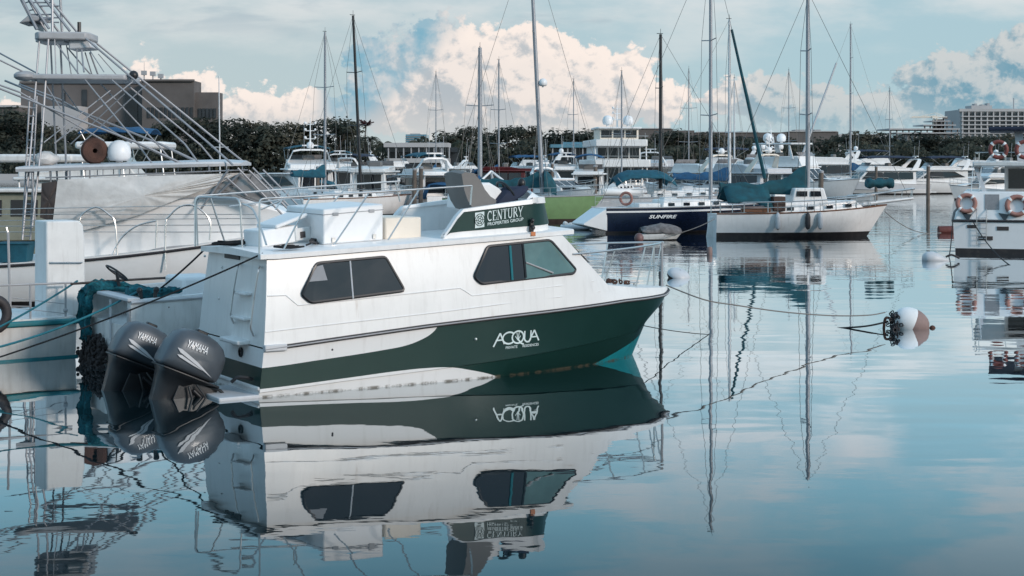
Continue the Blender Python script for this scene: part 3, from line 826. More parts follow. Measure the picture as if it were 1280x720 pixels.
# roof rails
rail = MB()
def roof_pt(px, py, y): return MF.v(px, py, y)
R0, R1 = -1.2, 1.2
top = rounded([roof_pt(324,317,R0), roof_pt(324.5,249,R0), roof_pt(335,248,R0)] + [roof_pt(px, 249 - (px-335)*.0655, R0) for px in (400,460,523,590)], .16)
rail.tube(top, .015, 8)
rail.tube([roof_pt(590,232.5,R0), roof_pt(588,256,R0)], .014)
for a, b in (((355,311),(388,246)), ((418,305.5),(461,241.5)), ((485,300),(524,237))): rail.tube([roof_pt(*a,R0), roof_pt(*b,R0)], .013)
rail.tube([roof_pt(326,262,R0), roof_pt(350,251,R0)], .012)
rail.build('roof_rail', STEEL, boat)
rail = MB()
def pp(px, py): return roof_pt(px, py, R1)
rail.tube(rounded([pp(244,308), pp(244,245), pp(262,244), pp(300,241), pp(400,233), pp(500,226.5)], .1), .015, 8)
for a, b in (((344,262),(362,236)), ((415,255),(436,230.5)), ((500,252),(494,227)), ((380,258),(366,222))): rail.tube([pp(*a), pp(*b)], .012)
rail.tube([pp(286,258), pp(400,243), pp(552,235)], .013)
rail.build('roof_rail', STEEL, boat)
rail = MB()
rail.tube(rounded([roof_pt(247,307,1.15), roof_pt(245,246,1.15), roof_pt(300,247.5,.15), roof_pt(303,312,.15)], .14), .015, 8)
rail.tube(rounded([roof_pt(263,247,.9), roof_pt(284,312,.9)], .1), .015, 8)
rail.tube(arc([roof_pt(303,255,.15), roof_pt(316,262,-.2), roof_pt(326,285,-.5), roof_pt(333,306,-.7)]), .016, 8)
rail.build('boarding_hoop', STEEL, boat)

# transom fittings
xt = lambda z: rake(0, z)
def tv(px, py, e=.03):
    """photo point on the raked transom plane"""
    k = (px-640)/F; y = 0; z = 1
    for _ in range(30):
        x = xt(z) - e
        # solve y so that the point projects on px, then z
        y = (k*(MF.Y + MF.s*x) - MF.X - MF.c*x)/(-MF.s - k*MF.c); Yw = MF.Y + MF.s*x + MF.c*y
        z = H - (py - YH)*Yw/F
    return Vector((xt(z) - e, y, z))
for a, b in (((299,330),(286,402)), ((325,333),(311,418))):
    pts = [tv(a[0], a[1], .02), tv(a[0]-2, a[1]+4, .12), tv((a[0]+b[0])/2-1, (a[1]+b[1])/2, .12), tv(b[0]+2, b[1]-8, .12), tv(b[0]+6, b[1]+2, .02)]
    MB().tube(rounded(pts, .05), .014, 8).build('ladder_rail', STEEL, boat)
for (xa, xb2, yy, d) in ((300,315,364,.09), (296,314,394,.10)):
    p, q = tv(xa, yy, 0), tv(xb2, yy+3, 0)
    MB().box(p.x-d-.02, p.x+.02, min(p.y,q.y), max(p.y,q.y), p.z-.03, p.z+.01).build('ladder_step', WHITE, boat, bevel=.01)
p, q = tv(289, 421, 0), tv(312, 428, 0)
MB().box(p.x-.20, p.x+.02, min(p.y,q.y), max(p.y,q.y), p.z-.05, p.z+.02).build('ladder_step', WHITE, boat, bevel=.02)
p = tv(302, 440, .0); MB().lathe([(.075,0),(.075,.03),(.05,.035),(.045,-.05)], p - Vector((.0,0,0)), 14, M=Matrix.Rotation(-PI/2, 3, 'Y')).build('exhaust_outlet', BLACK, boat)
p, q = tv(282, 316, 0), tv(300, 325, 0)
MB().box(p.x-.025, p.x+.03, min(p.y,q.y), max(p.y,q.y), min(p.z,q.z), max(p.z,q.z)).build('vent_grille', BROWN, boat, bevel=.008)
for px, py in ((256,320),(278,334),(274,373)):
    p = tv(px, py, .0); MB().ball(p, .022).build('deck_fitting', STEEL, boat)
for sgn in (1,):
    cols = []
    p, q = tv(291, 352, 0), tv(318, 352, 0)
MB().box(-.62, .03, -1.34, -.10, -.03, .045).build("swim_platform", LGREY, boat, bevel=.02)
MB().box(-.02, .08, -1.36, 1.36, .10, .16).build('transom_ledge', WHITE2, boat, bevel=.02)
for sgn in (-1,1): MB().tube(rounded([(0,sgn*1.1,.25),(-.1,sgn*1.1,.28),(-.24,sgn*1.08,.30),(-.30,sgn*1.02,.22)], .05), .03).build('trim_bracket', BLACK, boat)

# bow pulpit
pul = MB()
def bp_(px, py, y): return MF.v(px, py, y)
tip_top = bp_(827,303.5,-.12)
near = [bp_(715,318,-1.2), bp_(760,313.5,-1.05), bp_(800,308.5,-.7), tip_top]
x_t = tip_top.x
far = [Vector((q.x, -q.y, q.z)) for q in near]
lp = arc(near + [Vector((x_t+.02, .12, tip_top.z))] + far[-2::-1], 5)
pul.tube(lp, .018, 8)
mid = [Vector((q.x-.04, q.y*.97, (q.z + zdeck(min(LR,q.x)))/2)) for q in lp]
pul.tube(mid, .011, 6)
for i in (6, 11, 15):
    for k in (i, len(lp)-1-i):
        q = lp[k]; b = Vector((q.x - .18, q.y*.93, zdeck(min(LR-.05, q.x-.18))+.01)); pul.tube([q, b], .014)
for s_ in (-1,1): pul.tube([Vector((x_t, s_*.12, tip_top.z)), Vector((x_t+.01, s_*.13, zdeck(LR)-.02))], .016)
pul.build('bow_pulpit', STEEL, boat)
MB().tube([Vector((x_t, -.13, tip_top.z+.02)), Vector((x_t, -.13, zdeck(LR))) ], .024).build('flag_socket', GREYP, boat)
for s_ in (-1,1):
    c = MB(); xx = LR-1.0; zz = zdeck(xx)
    c.tube([(xx-.1,s_*.35,zz+.07),(xx+.1,s_*.35,zz+.07)], .016); c.tube([(xx,s_*.35,zz-.02),(xx,s_*.35,zz+.07)], .02)
    c.build('cleat', STEEL, boat)
# chain pile on the foredeck
ch = MB(); rnd = random.Random(8)
for k in range(14):
    c = MF.v(770+rnd.uniform(-12,16), 352, -.3+rnd.uniform(-.3,.5)); c.z = zdeck(c.x) + .05 + rnd.uniform(0,.03)
    a = rnd.uniform(0,PI); ch.tube([c + Vector((.05*math.cos(t)*math.cos(a), .05*math.cos(t)*math.sin(a), .03*math.sin(t))) for t in [2*PI*j/8 for j in range(8)]], .014, 5, closed=True)
ch.build('anchor_chain', RUST, boat)

# outboards -------------------------------------------------------
def outboard(px, py, yl, sc=1.0):
    """cowl centre at photo px,py on the plane local y = yl"""
    c = MF.v(px, py, yl)
    T = Matrix.Translation(c) @ Matrix.Rotation(math.radians(24), 4, 'Y') @ Matrix.Scale(sc, 4)
    # cowl sections along its length: u aft(-) .. fwd(+), (u, half width, bottom, top)
    secs = [(-.485,.16,-.22,.02),(-.47,.23,-.26,.16),(-.42,.27,-.275,.27),(-.32,.29,-.28,.335),(-.16,.305,-.28,.36),(.0,.305,-.28,.355),(.16,.29,-.28,.32),(.30,.265,-.275,.25),(.39,.22,-.265,.15),(.44,.13,-.24,.03)]
    rings = []
    for u, w, b, t in secs:
        r = []
        for k in range(20):
            a = 2*PI*k/20; ca, sa = math.cos(a), math.sin(a)
            yy = w*math.copysign(abs(ca)**.5, ca); mid_ = (b+t)/2; hh = (t-b)/2
            zz = mid_ + hh*math.copysign(abs(sa)**.5, sa)
            if zz > mid_: yy *= 1 - .22*((zz-mid_)/hh)**2
            r.append(Vector((u + .10*(zz), yy, zz)))
        rings.append(r)
    def place(mb): mb.v = [tuple(T @ Vector(q)) for q in mb.v]; return mb
    ob = place(MB().loft(rings)).build('outboard_motor', COWL, boat, ang=60)
    low = MB()
    rr = []
    for u0, u1, w, z in ((-.46,.42,.27,-.27),(-.465,.42,.27,-.30),(-.44,.14,.20,-.36),(-.41,-.04,.15,-.52),(-.37,-.08,.11,-.8),(-.35,-.06,.09,-1.05),(-.35,-.06,.085,-1.5)):
        rr.append([Vector(q) for q in ((u0,-w*.6,z),(u0+.08,-w,z),(u1-.08,-w,z),(u1,-w*.6,z),(u1,w*.6,z),(u1-.08,w,z),(u0+.08,w,z),(u0,w*.6,z))])
    place(low.loft(rr)).build('midsection', LEG, ob, ang=50)
    st = MB()
    st.loft([[T @ Vector(q) for q in ((-.475,-w*1.0,z),(.43,-w*1.0,z),(.43,w,z),(-.475,w,z))] for w, z in ((.275,-.30),(.282,-.285),(.275,-.27))])
    st.build('cowl_seam', BLACK, ob, bevel=.01)
    br_ = MB(); br_.box(-.12,.40,-.17,.17,-1.15,-.33); br_.box(.05,.48,-.14,.14,-.72,-.34); br_.box(.30,.62,-.16,.16,-.85,-.42)
    br_.tube([(.1,-.2,-.45),(.35,-.22,-.55),(.6,-.2,-.50)], .04); br_.tube([(.1,.2,-.45),(.35,.22,-.55),(.6,.2,-.50)], .04)
    br_.tube(arc([(.3,-.1,-.35),(.48,-.22,-.32),(.66,-.24,-.42),(.8,-.1,-.3)]), .025)
    br_.tube(arc([(.0,-.24,-.42),(.15,-.27,-.62),(.3,-.2,-.8)]), .022); br_.tube(arc([(.1,-.24,-.36),(.3,-.3,-.5),(.55,-.24,-.72)]), .018)
    place(br_).build('mounting_bracket', BLACK, ob, bevel=.012)
    vs, fs, tw, thh = text_pts('YAMAHA', 1, shear=.12, bold=.0)
    def cow(u, v, e=.022):
        # nearest section half width at u, v on the starboard face
        for (ua, wa, ba, ta), (ub, wb2, bb, tb) in zip(secs, secs[1:]):
            uu = u - .10*v
            if ua <= uu <= ub:
                t = (uu-ua)/(ub-ua); w = wa+(wb2-wa)*t; b = ba+(bb-ba)*t; tp = ta+(tb-ta)*t
                mid_ = (b+tp)/2; hh = (tp-b)/2; sn = max(-1, min(1, (v-mid_)/hh)); sa = abs(sn)**(1/.5)
                yy = w*math.sqrt(max(0,1-sa*sa))**.5
                if v > mid_: yy *= 1 - .22*sn*sn
                return T @ Vector((u, -yy - e, v))
        return T @ Vector((u, -.3, v))
    mb = MB(); put(mb, vs, fs, lambda x, y: cow(-.29 + x/tw*.33, .085 + y/thh*.105)); mb.build('lettering', LETTER, ob, smooth=False, recalc=False)
    mb = MB()
    for pts in ([(-.40,.03),(-.33,.03),(-.05,-.06),(.27,-.20),(-.02,-.115),(-.34,-.02)], [(-.37,-.06),(-.30,-.05),(-.10,-.10),(.08,-.15),(-.12,-.125),(-.33,-.085)]):
        top_, bot_ = [pts[0], pts[1], pts[2], pts[3]], [pts[0], pts[5], pts[4], pts[3]]
        A2, B2 = [], []
        for k in range(13):
            f = k/12*3; i = min(2, int(f)); t = f-i
            A2.append((top_[i][0]+(top_[i+1][0]-top_[i][0])*t, top_[i][1]+(top_[i+1][1]-top_[i][1])*t))
            B2.append((bot_[i][0]+(bot_[i+1][0]-bot_[i][0])*t, bot_[i][1]+(bot_[i+1][1]-bot_[i][1])*t))
        mb.sheet([[cow(*a) for a in A2], [cow(*b) for b in B2]])
    mb.build('stripe', LGREY, ob, smooth=False, recalc=False)
    hd = MB(); hd.box(-.13,.05,-.06,.06,.335,.39); place(hd).build('cowl_latch', BLACK, ob, bevel=.02)
    return ob
outboard(243, 446, -.62, 1.04)
outboard(181, 434, .58, .98)

# things lying on the roof
def coil(name, c, r, n, label, m, rad=.016, seed=1, group=None):
    rn = random.Random(seed); pts = []
    for k in range(n*14):
        a = 2*PI*k/14; rr = r*(1 + .45*math.sin(a*.37+seed)) + rn.uniform(-.015,.015)
        pts.append(Vector((rr*math.cos(a)*1.3, rr*math.sin(a)*.7, rad + .012*(k/14) + .008*math.sin(k))))
    mb = MB().tube(pts, rad, 6)
    o = mb.build(name, m); o.location = c
    return tag(o, label, 'rope', group)
q = MF.p(290,303,.5); coil('rope_coil', MF.w(q[0], .5, roofz(q[0])+.02), .17, 5, 'black rope coil on the cruiser roof beside the boarding hoop', ROPEB, .016, 2)
q = MF.p(362,313,-1.05); coil('rope_coil', MF.w(q[0], -1.0, roofz(q[0])+.02), .13, 3, 'black rope coil at the starboard edge of the cruiser roof', ROPEB, .015, 5)
# tilted cooler box
x0, z0 = MF.p(303, 307, -.1); x1, z1 = MF.p(362, 305, -.1)
cf = MF.w((x0+x1)/2, .1, roofz((x0+x1)/2)+.02)
cf = MF.w((x0+x1)/2+.22, .1, roofz((x0+x1)/2)+.02)
cool_ = thing('cooler_box', 'open white cooler box lying tilted on the cruiser roof', 'cooler', loc=cf, rz=MF.a+.12)
TT = Matrix.Rotation(-.10, 4, 'Y')
MB().box(-.52,.40,-.32,.32,.03,.36,M=TT).build('box_body', CLEAN, cool_, bevel=.03)
MB().box(-.10,.72,-.36,.36,.35,.43,M=Matrix.Translation((0,0,.02)) @ Matrix.Rotation(-.28,4,'Y')).build('lid', CLEAN, cool_, bevel=.03)
MB().box(.30,.70,-.345,-.30,.05,.30,M=TT).build('end_panel', WHITE2, cool_, bevel=.02)
MB().box(.42,.54,-.36,-.33,.10,.22,M=TT).build('latch', DARKR, cool_)
cool_.scale = (.74, .9, .82)
# ================================================================== boat generators
def gen_hull(L, B, f0, f1, tw=.85, rake_=.9, full=.45, pw=2.0, boot=.14, stripe=None, n=18, stern=0.0, draft=.45, flare=.16, cr=1.6):
    """lofted hull, materials: 0 topsides, 1 boot/antifouling, 2 deck, 3 stripe"""
    def b(x):
        t = min(1, max(0, x/L))
        if t < full: return B/2*(tw + (1-tw)*math.sin(PI/2*t/full))
        return B/2*max(.012, 1 - ((t-full)/(1-full))**pw)
    def zs(x): t = min(1, max(0, x/L)); return f0 + (f1-f0)*t**cr
    lv = [0, .10] if stripe is None else [0, .10, .10+stripe]
    rings = []
    for i in range(n+1):
        t = 1 - (1-i/n)**1.4; xs_ = t*L; s = zs(xs_); bb = b(xs_)
        prof = [(s - d*s, bb*(1 - flare*.12*(d/.3))) for d in lv] + [(s*.5, bb*(1-flare*.35*(.4+.6*t))), (boot, bb*(1-flare*(.5+1.2*t))), (-.02, bb*(1-flare*(.6+1.6*t))), (-draft, bb*.3)]
        ring = []
        for z, y in prof:
            u = 1 - z/s
            x = xs_ - rake_*u*t**3 - stern*u*(1-t)**4*(-1)
            ring.append(Vector((x, -y, z)))
        rings.append(ring + [Vector((q.x, -q.y, q.z)) for q in ring[::-1]])
    mb = MB(); k = len(rings[0]); h = k//2
    for i in range(n):
        for a in range(k-1):
            j = a if a < h else k-2-a
            # rows from the sheer: last two are boot and bottom
            m = 1 if j >= h-3 else 0
            if stripe is not None and j == 1: m = 3
            if a == h-1: m = 1
            mb.add([rings[i][a], rings[i][a+1], rings[i+1][a+1], rings[i+1][a]], [(0,1,2,3)], m)
        mb.add([rings[i][0], rings[i+1][0], rings[i+1][-1], rings[i][-1]], [(0,1,2,3)], 2)
    mb.add(rings[0], [tuple(range(k))], 0)
    return mb, b, zs
def merge(mb):
    """weld coincident verts so shading is smooth"""
    idx, vs, mp = {}, [], []
    for q in mb.v:
        key = tuple(round(c, 4) for c in q)
        if key not in idx: idx[key] = len(vs); vs.append(q)
        mp.append(idx[key])
    fs, ms = [], []
    for f, m in zip(mb.f, mb.m):
        g = []
        for i in f:
            if mp[i] not in g: g.append(mp[i])
        if len(g) > 2: fs.append(tuple(g)); ms.append(m)
    mb.v, mb.f, mb.m = vs, fs, ms
    return mb
def slab_xz(prof, wf, m=0):
    """closed x-z profile lofted across the beam with half width wf(x,z)"""
    return MB().prism([(x, -wf(x, z), z) for x, z in prof], [(x, wf(x, z), z) for x, z in prof], m)
def side_panels(root, name, polys, wf, m, e=.015, sides=(1, -1)):
    for poly in polys:
        for s in sides:
            MB().poly([(x, -s*(wf(x, z) + e), z) for x, z in refine(poly, 2)]).build(name, m, root, smooth=False)
def front_panes(root, name, p, q, wf, n, m, gap=.08, inset=.12, e=.02):
    """panes on the sloped face from p (low) to q (high)"""
    dx_, dz_ = q[0]-p[0], q[1]-p[1]; l = math.hypot(dx_, dz_); nx, nz = dz_/l, -dx_/l
    if nx < 0 and p[0] > q[0]: nx, nz = -nx, -nz
    for k in range(n):
        pts = []
        for u, c in ((inset, k+gap), (inset, k+1-gap), (1-inset, k+1-gap), (1-inset, k+gap)):
            x, z = p[0]+dx_*u, p[1]+dz_*u; w = wf(x, z)*.95
            pts.append((x + abs(nx)*e*(1 if p[0] >= q[0] else -1), -w + 2*w*c/n, z + abs(nz)*e))
        MB().poly(pts).build(name, m, root, smooth=False)
def rails(root, path, zf, h=.7, every=1.1, r=.018, mid=True, name='guard_rail', m=STEEL, both=True):
    """path: [(x,y)], zf(x) deck height"""
    mb = MB()
    for s in ((1, -1) if both else (1,)):
        top = [Vector((x, s*y, zf(x)+h)) for x, y in path]
        mb.tube(top, r, 5)
        if mid: mb.tube([q - Vector((0,0,h*.48)) for q in top], r*.6, 4)
        acc = every
        for a, b in zip(top, top[1:]):
            acc += (b-a).length
            if acc >= every: mb.tube([a, a - Vector((0,0,h))], r*.85, 4); acc = 0
        mb.tube([top[-1], top[-1] - Vector((0,0,h))], r*.85, 4)
    return mb.build(name, m, root)
def dome(root, c, r, m=CLEAN, name='radar_dome'):
    mb = MB(); mb.lathe([(.02,-.2*r),(.75*r,-.2*r),(.95*r,.1*r),(r,.5*r),(.93*r,.95*r),(.7*r,1.3*r),(.35*r,1.5*r),(.02,1.55*r)], c, 12)
    mb.tube([Vector(c) - Vector((0,0,.5*r)), Vector(c)], r*.3)
    return mb.build(name, m, root, ang=60)
def canopy(root, x0, x1, w, z, zdeck_, m, name='bimini', drop=.12, arch_=.25, poles=True, taper=1.0):
    g = []
    for i in range(9):
        u = i/8; x = x0 + (x1-x0)*u; row = []
        for k in range(9):
            v = -1 + k/4; row.append((x, v*w*(1-(1-taper)*u), z + arch_*(1-v*v) - drop*(abs(2*u-1)**4) - .04*math.sin(u*PI*4)**2))
        g.append(row)
    mb = MB().sheet(g); c = mb.build(name, m, root, ang=80, solid=.03)
    if poles:
        mb = MB()
        for s in (-1, 1):
            for x in (x0+.1, x1-.1): mb.tube([(x, s*w*.97, z), ((x0+x1)/2 + (x-(x0+x1)/2)*.4, s*w*.97, zdeck_)], .02, 5)
        mb.build('canopy_frame', STEEL, root)
    return c

def motor_yacht(name, label, fr, L, B, f0=.95, f1=1.5, sc=None, c0=.14, c1=.60, ws=.70, hc=1.45, fly=True, bimini=None, arch_x=.20, domes=0, arch_m=WHITE, hull_m=WHITE, dh=True, mast=0.0, group=None, lowwin=True, stripe=None, stripe_m=NAVY, cover=None, sport=False, hardtop=False, glass=DGLASS, fh=.75, roof_over=.09, top_m=WHITE, ex=None):
    root = thing(name, label, 'yacht', fr, group)
    mb, b, zs = gen_hull(L, B, f0, f1, stripe=stripe, rake_=L*.075, full=.42, pw=2.1)
    merge(mb).build('hull', [hull_m, ANTIF, WHITE, stripe_m], root, ang=40)
    for s in (-1,1):
        pts = [Vector((L*i/16, s*(b(L*i/16)+.01), zs(L*i/16)-.03)) for i in range(17)]
        MB().tube(pts, .035, 5).build('rub_rail', GREYP, root)
    X = lambda t: t*L
    d0 = zs(X(.3))
    # foredeck trunk
    wfT = lambda x, z: b(x)*.72
    tr = [(X(.55), zs(X(.55))-.05)] + [(X(.55+.33*i/6), zs(X(.55+.33*i/6))+.42*(1-(i/6)**2)+.0) for i in range(7)]
    slab_xz(tr, wfT).build('trunk_cabin', top_m, root, bevel=.05)
    if lowwin: side_panels(root, 'window', [[(X(.60), zs(X(.6))+.10),(X(.80), zs(X(.8))+.06),(X(.74), zs(X(.74))+.27),(X(.60), zs(X(.6))+.33)]], wfT, glass, .03)
    wf = lambda x, z: min(B*.43, b(x)*.86) - .10*max(0, z-d0)
    zc1 = d0 + hc
    cab = [(X(c0), d0-.1),(X(ws), zs(X(ws))-.05),(X(ws), d0+.35),(X(c1), zc1),(X(c0), zc1)]
    slab_xz(cab, wf).build('saloon', top_m, root, bevel=.06)
    lo, hi = d0 + .52, zc1 - .14
    xa_ = lambda z: X(ws) + (X(c1)-X(ws))*(z-(d0+.35))/(zc1-d0-.35)
    segs = []
    x0_, x1_ = X(c0)+.35, X(c1)-.1
    if sport: segs = [[(x0_, lo+.15),(xa_(lo)-.25, lo),(xa_(hi)-.3, hi),(x0_+L*.12, hi)]]
    else:
        n = 3; w_ = (x1_-x0_)/n
        segs = [[(x0_+w_*k+.05, lo),(x0_+w_*(k+1)-.05 + (0 if k < n-1 else (xa_(lo)-.25-x1_)), lo),(x0_+w_*(k+1)-.05 + (0 if k < n-1 else xa_(hi)-.25-x1_), hi),(x0_+w_*k+.05, hi)] for k in range(n)]
    side_panels(root, 'window', segs, wf, glass, .02)
    front_panes(root, 'windscreen_pane', (X(ws), d0+.35), (X(c1), zc1), wf, 3, glass)
    # roof overhang aft
    ro = [(X(c0-roof_over), zc1+.0),(X(c1)+.12, zc1),(X(c1)+.05, zc1+.12),(X(c0-roof_over), zc1+.14)]
    slab_xz(ro, lambda x, z: B*.44).build('roof', top_m, root, bevel=.05)
    if roof_over > .05:
        mb = MB()
        for s in (-1,1): mb.tube([(X(c0-roof_over)+.2, s*B*.38, zc1), (X(c0-roof_over)+.35, s*B*.40, d0)], .04)
        build_split(mb, 'roof_post', WHITE, root)
    # aft bulkhead door and swim platform
    MB().box(X(c0)-.03, X(c0)+.02, -B*.28, B*.28, d0+.15, zc1-.12).build('saloon_door', DGLASS, root)
    MB().box(-L*.06, .1, -B*.38, B*.38, .16, .30).build('swim_platform', WHITE2, root, bevel=.04)
    if fly:
        fz = zc1 + .14
        fx0, fx1 = X(c0-roof_over+.02), X(c1)-.15
        wff = lambda x, z: B*.40 - .05*max(0, z-fz) - .25*B*max(0, (x-fx0)/(fx1-fx0)-.75)
        pr = [(fx0, fz-.02),(fx1+.25, fz-.02),(fx1-.25, fz+fh),(fx0+(fx1-fx0)*.45, fz+fh*.92),(fx0+(fx1-fx0)*.3, fz+fh*.5),(fx0, fz+fh*.45)]
        slab_xz(pr, wff).build('flybridge', top_m, root, bevel=.06)
        front_panes(root, 'flybridge_screen', (fx1-.20, fz+fh), (fx1-.55, fz+fh+.38), wff, 1, VINYL, .02, .02)
        MB().box(fx0+(fx1-fx0)*.5, fx0+(fx1-fx0)*.5+.5, -.5, .5, fz+fh*.6, fz+fh+.35).build('helm_seat', SEATV, root, bevel=.1)
        zt_ = fz + fh
    else: zt_ = zc1 + .14
    if arch_x is not None:
        az = zt_ + .75; ax = X(arch_x)
        mb = MB(); a_ = []
        for s, yy in ((1, 1),):
            pts = [(-B*.42, zc1), (-B*.40, zc1+.5), (-B*.30, az-.1), (-B*.18, az), (B*.18, az), (B*.30, az-.1), (B*.40, zc1+.5), (B*.42, zc1)]
            for y, z in pts:
                u = (z - zc1)/(az - zc1)
                cx = ax + L*.055 - L*.085*u; hw = L*.030*(1 - .4*u)
                a_.append([Vector((cx-hw, y, z-.06)), Vector((cx+hw, y, z-.06)), Vector((cx+hw*.9, y*(1 if abs(y) > .1 else 1), z+.08)), Vector((cx-hw*.9, y, z+.08))])
                if abs(y) > B*.33:
                    s_ = 1 if y > 0 else -1
                    a_[-1] = [Vector((cx-hw, y+.07*s_, z)), Vector((cx+hw, y+.07*s_, z)), Vector((cx+hw, y-.07*s_, z)), Vector((cx-hw, y-.07*s_, z))]
        mb.loft(a_).build('radar_arch', arch_m, root, bevel=.02)
        ax2 = ax - L*.03
        if domes == 1: dome(root, (ax2, 0, az+.2), .30)
        elif domes >= 2:
            for s in (-1,1): dome(root, (ax2, s*B*.24, az+.25), .42)
        mb = MB(); mb.box(ax2-.08, ax2+.08, -.65, .65, az+.32, az+.42); mb.tube([(ax2,0,az),(ax2,0,az+.36)], .07); mb.build('radar_scanner', CLEAN, root)
        mb = MB(); mb.tube([(ax2-.1,.5,az),(ax2-.25,.52,az+2.2)], .014, 5); mb.tube([(ax2-.1,-.6,az),(ax2-.2,-.62,az+1.6)], .014, 5); mb.build('aerial', LGREY, root)
        if mast: 
            mb = MB(); mb.tube([(ax2,0,az),(ax2-.1,0,az+mast)], .09, 6, r2=.03)
            for u in (.35,.6,.8): mb.tube([(ax2-.05,-.5*(1-u*.5),az+mast*u),(ax2-.05,.5*(1-u*.5),az+mast*u)], .035, 5); mb.ball((ax2-.05,.4,az+mast*u+.1), .12, 8, 5); mb.ball((ax2-.05,-.4,az+mast*u+.1), .1, 8, 5)
            mb.build('signal_mast', CLEAN, root)
    if hardtop:
        hz = zt_ + 1.15; hx0, hx1 = X(.20), X(c1)-.2
        MB().prism_z([(hx0,-B*.36),(hx0,B*.36),(hx1-.8,B*.38),(hx1,B*.2),(hx1,-B*.2),(hx1-.8,-B*.38)], hz, hz+.16).build('hardtop', WHITE, root, bevel=.05)
        for s in (-1,1):
            for x, w in ((hx0+.4,.5),(hx1-1.2,.12)): MB().prism([(x,s*B*.35,hz),(x+w,s*B*.35,hz),(x+w+.5,s*B*.38,zt_-.3),(x+.3,s*B*.38,zt_-.3)], [(x,s*B*.33,hz),(x+w,s*B*.33,hz),(x+w+.5,s*B*.36,zt_-.3),(x+.3,s*B*.36,zt_-.3)]).build('hardtop_post', WHITE, root)
            dome(root, (hx0+1.5, s*B*.26, hz+.42), .48)
        mb = MB(); mb.tube([(hx0+1.2,0,hz),(hx0+1.0,0,hz+2.1)], .07, 6, r2=.03)
        for a in (.6,1.0,1.4): mb.tube([(hx0+1.1,-.4,hz+a),(hx0+1.1,.4,hz+a)], .03, 5)
        mb.tube([(hx0+1.1,-.5,hz+.1),(hx0+1.1,-.4,hz+.8),(hx0+1.1,.4,hz+.8),(hx0+1.1,.5,hz+.1)], .05, 6); mb.build('signal_mast', CLEAN, root)
    if bimini is not None:
        canopy(root, X(arch_x+.02 if arch_x else c0), X(c1)-.1, B*.38, zt_+.95, zt_, bimini)
    if cover is not None:
        g = []; rn = random.Random(int(L*10))
        for i in range(8):
            u = i/7; x = -.05 + (X(c0)+.3)*u; row = []
            for k in range(9):
                v = -1 + k/4; zz = d0 + .75*(1-.3*v*v) + .18*math.sin(u*PI*2+v) + rn.uniform(-.03,.03)
                row.append((x, v*B*.47, zz if abs(v) < .95 else d0 - .25))
            g.append(row)
        MB().sheet(g).build('cockpit_cover', cover, root, ang=80, solid=.03)
    pth = [(X(t), max(.08, b(X(t))-.12)) for t in [.42+.57*i/14 for i in range(15)]]
    rails(root, pth, zs, .62, 1.2)
    for t in (.25,.5,.7):
        pass
    return root, b, zs

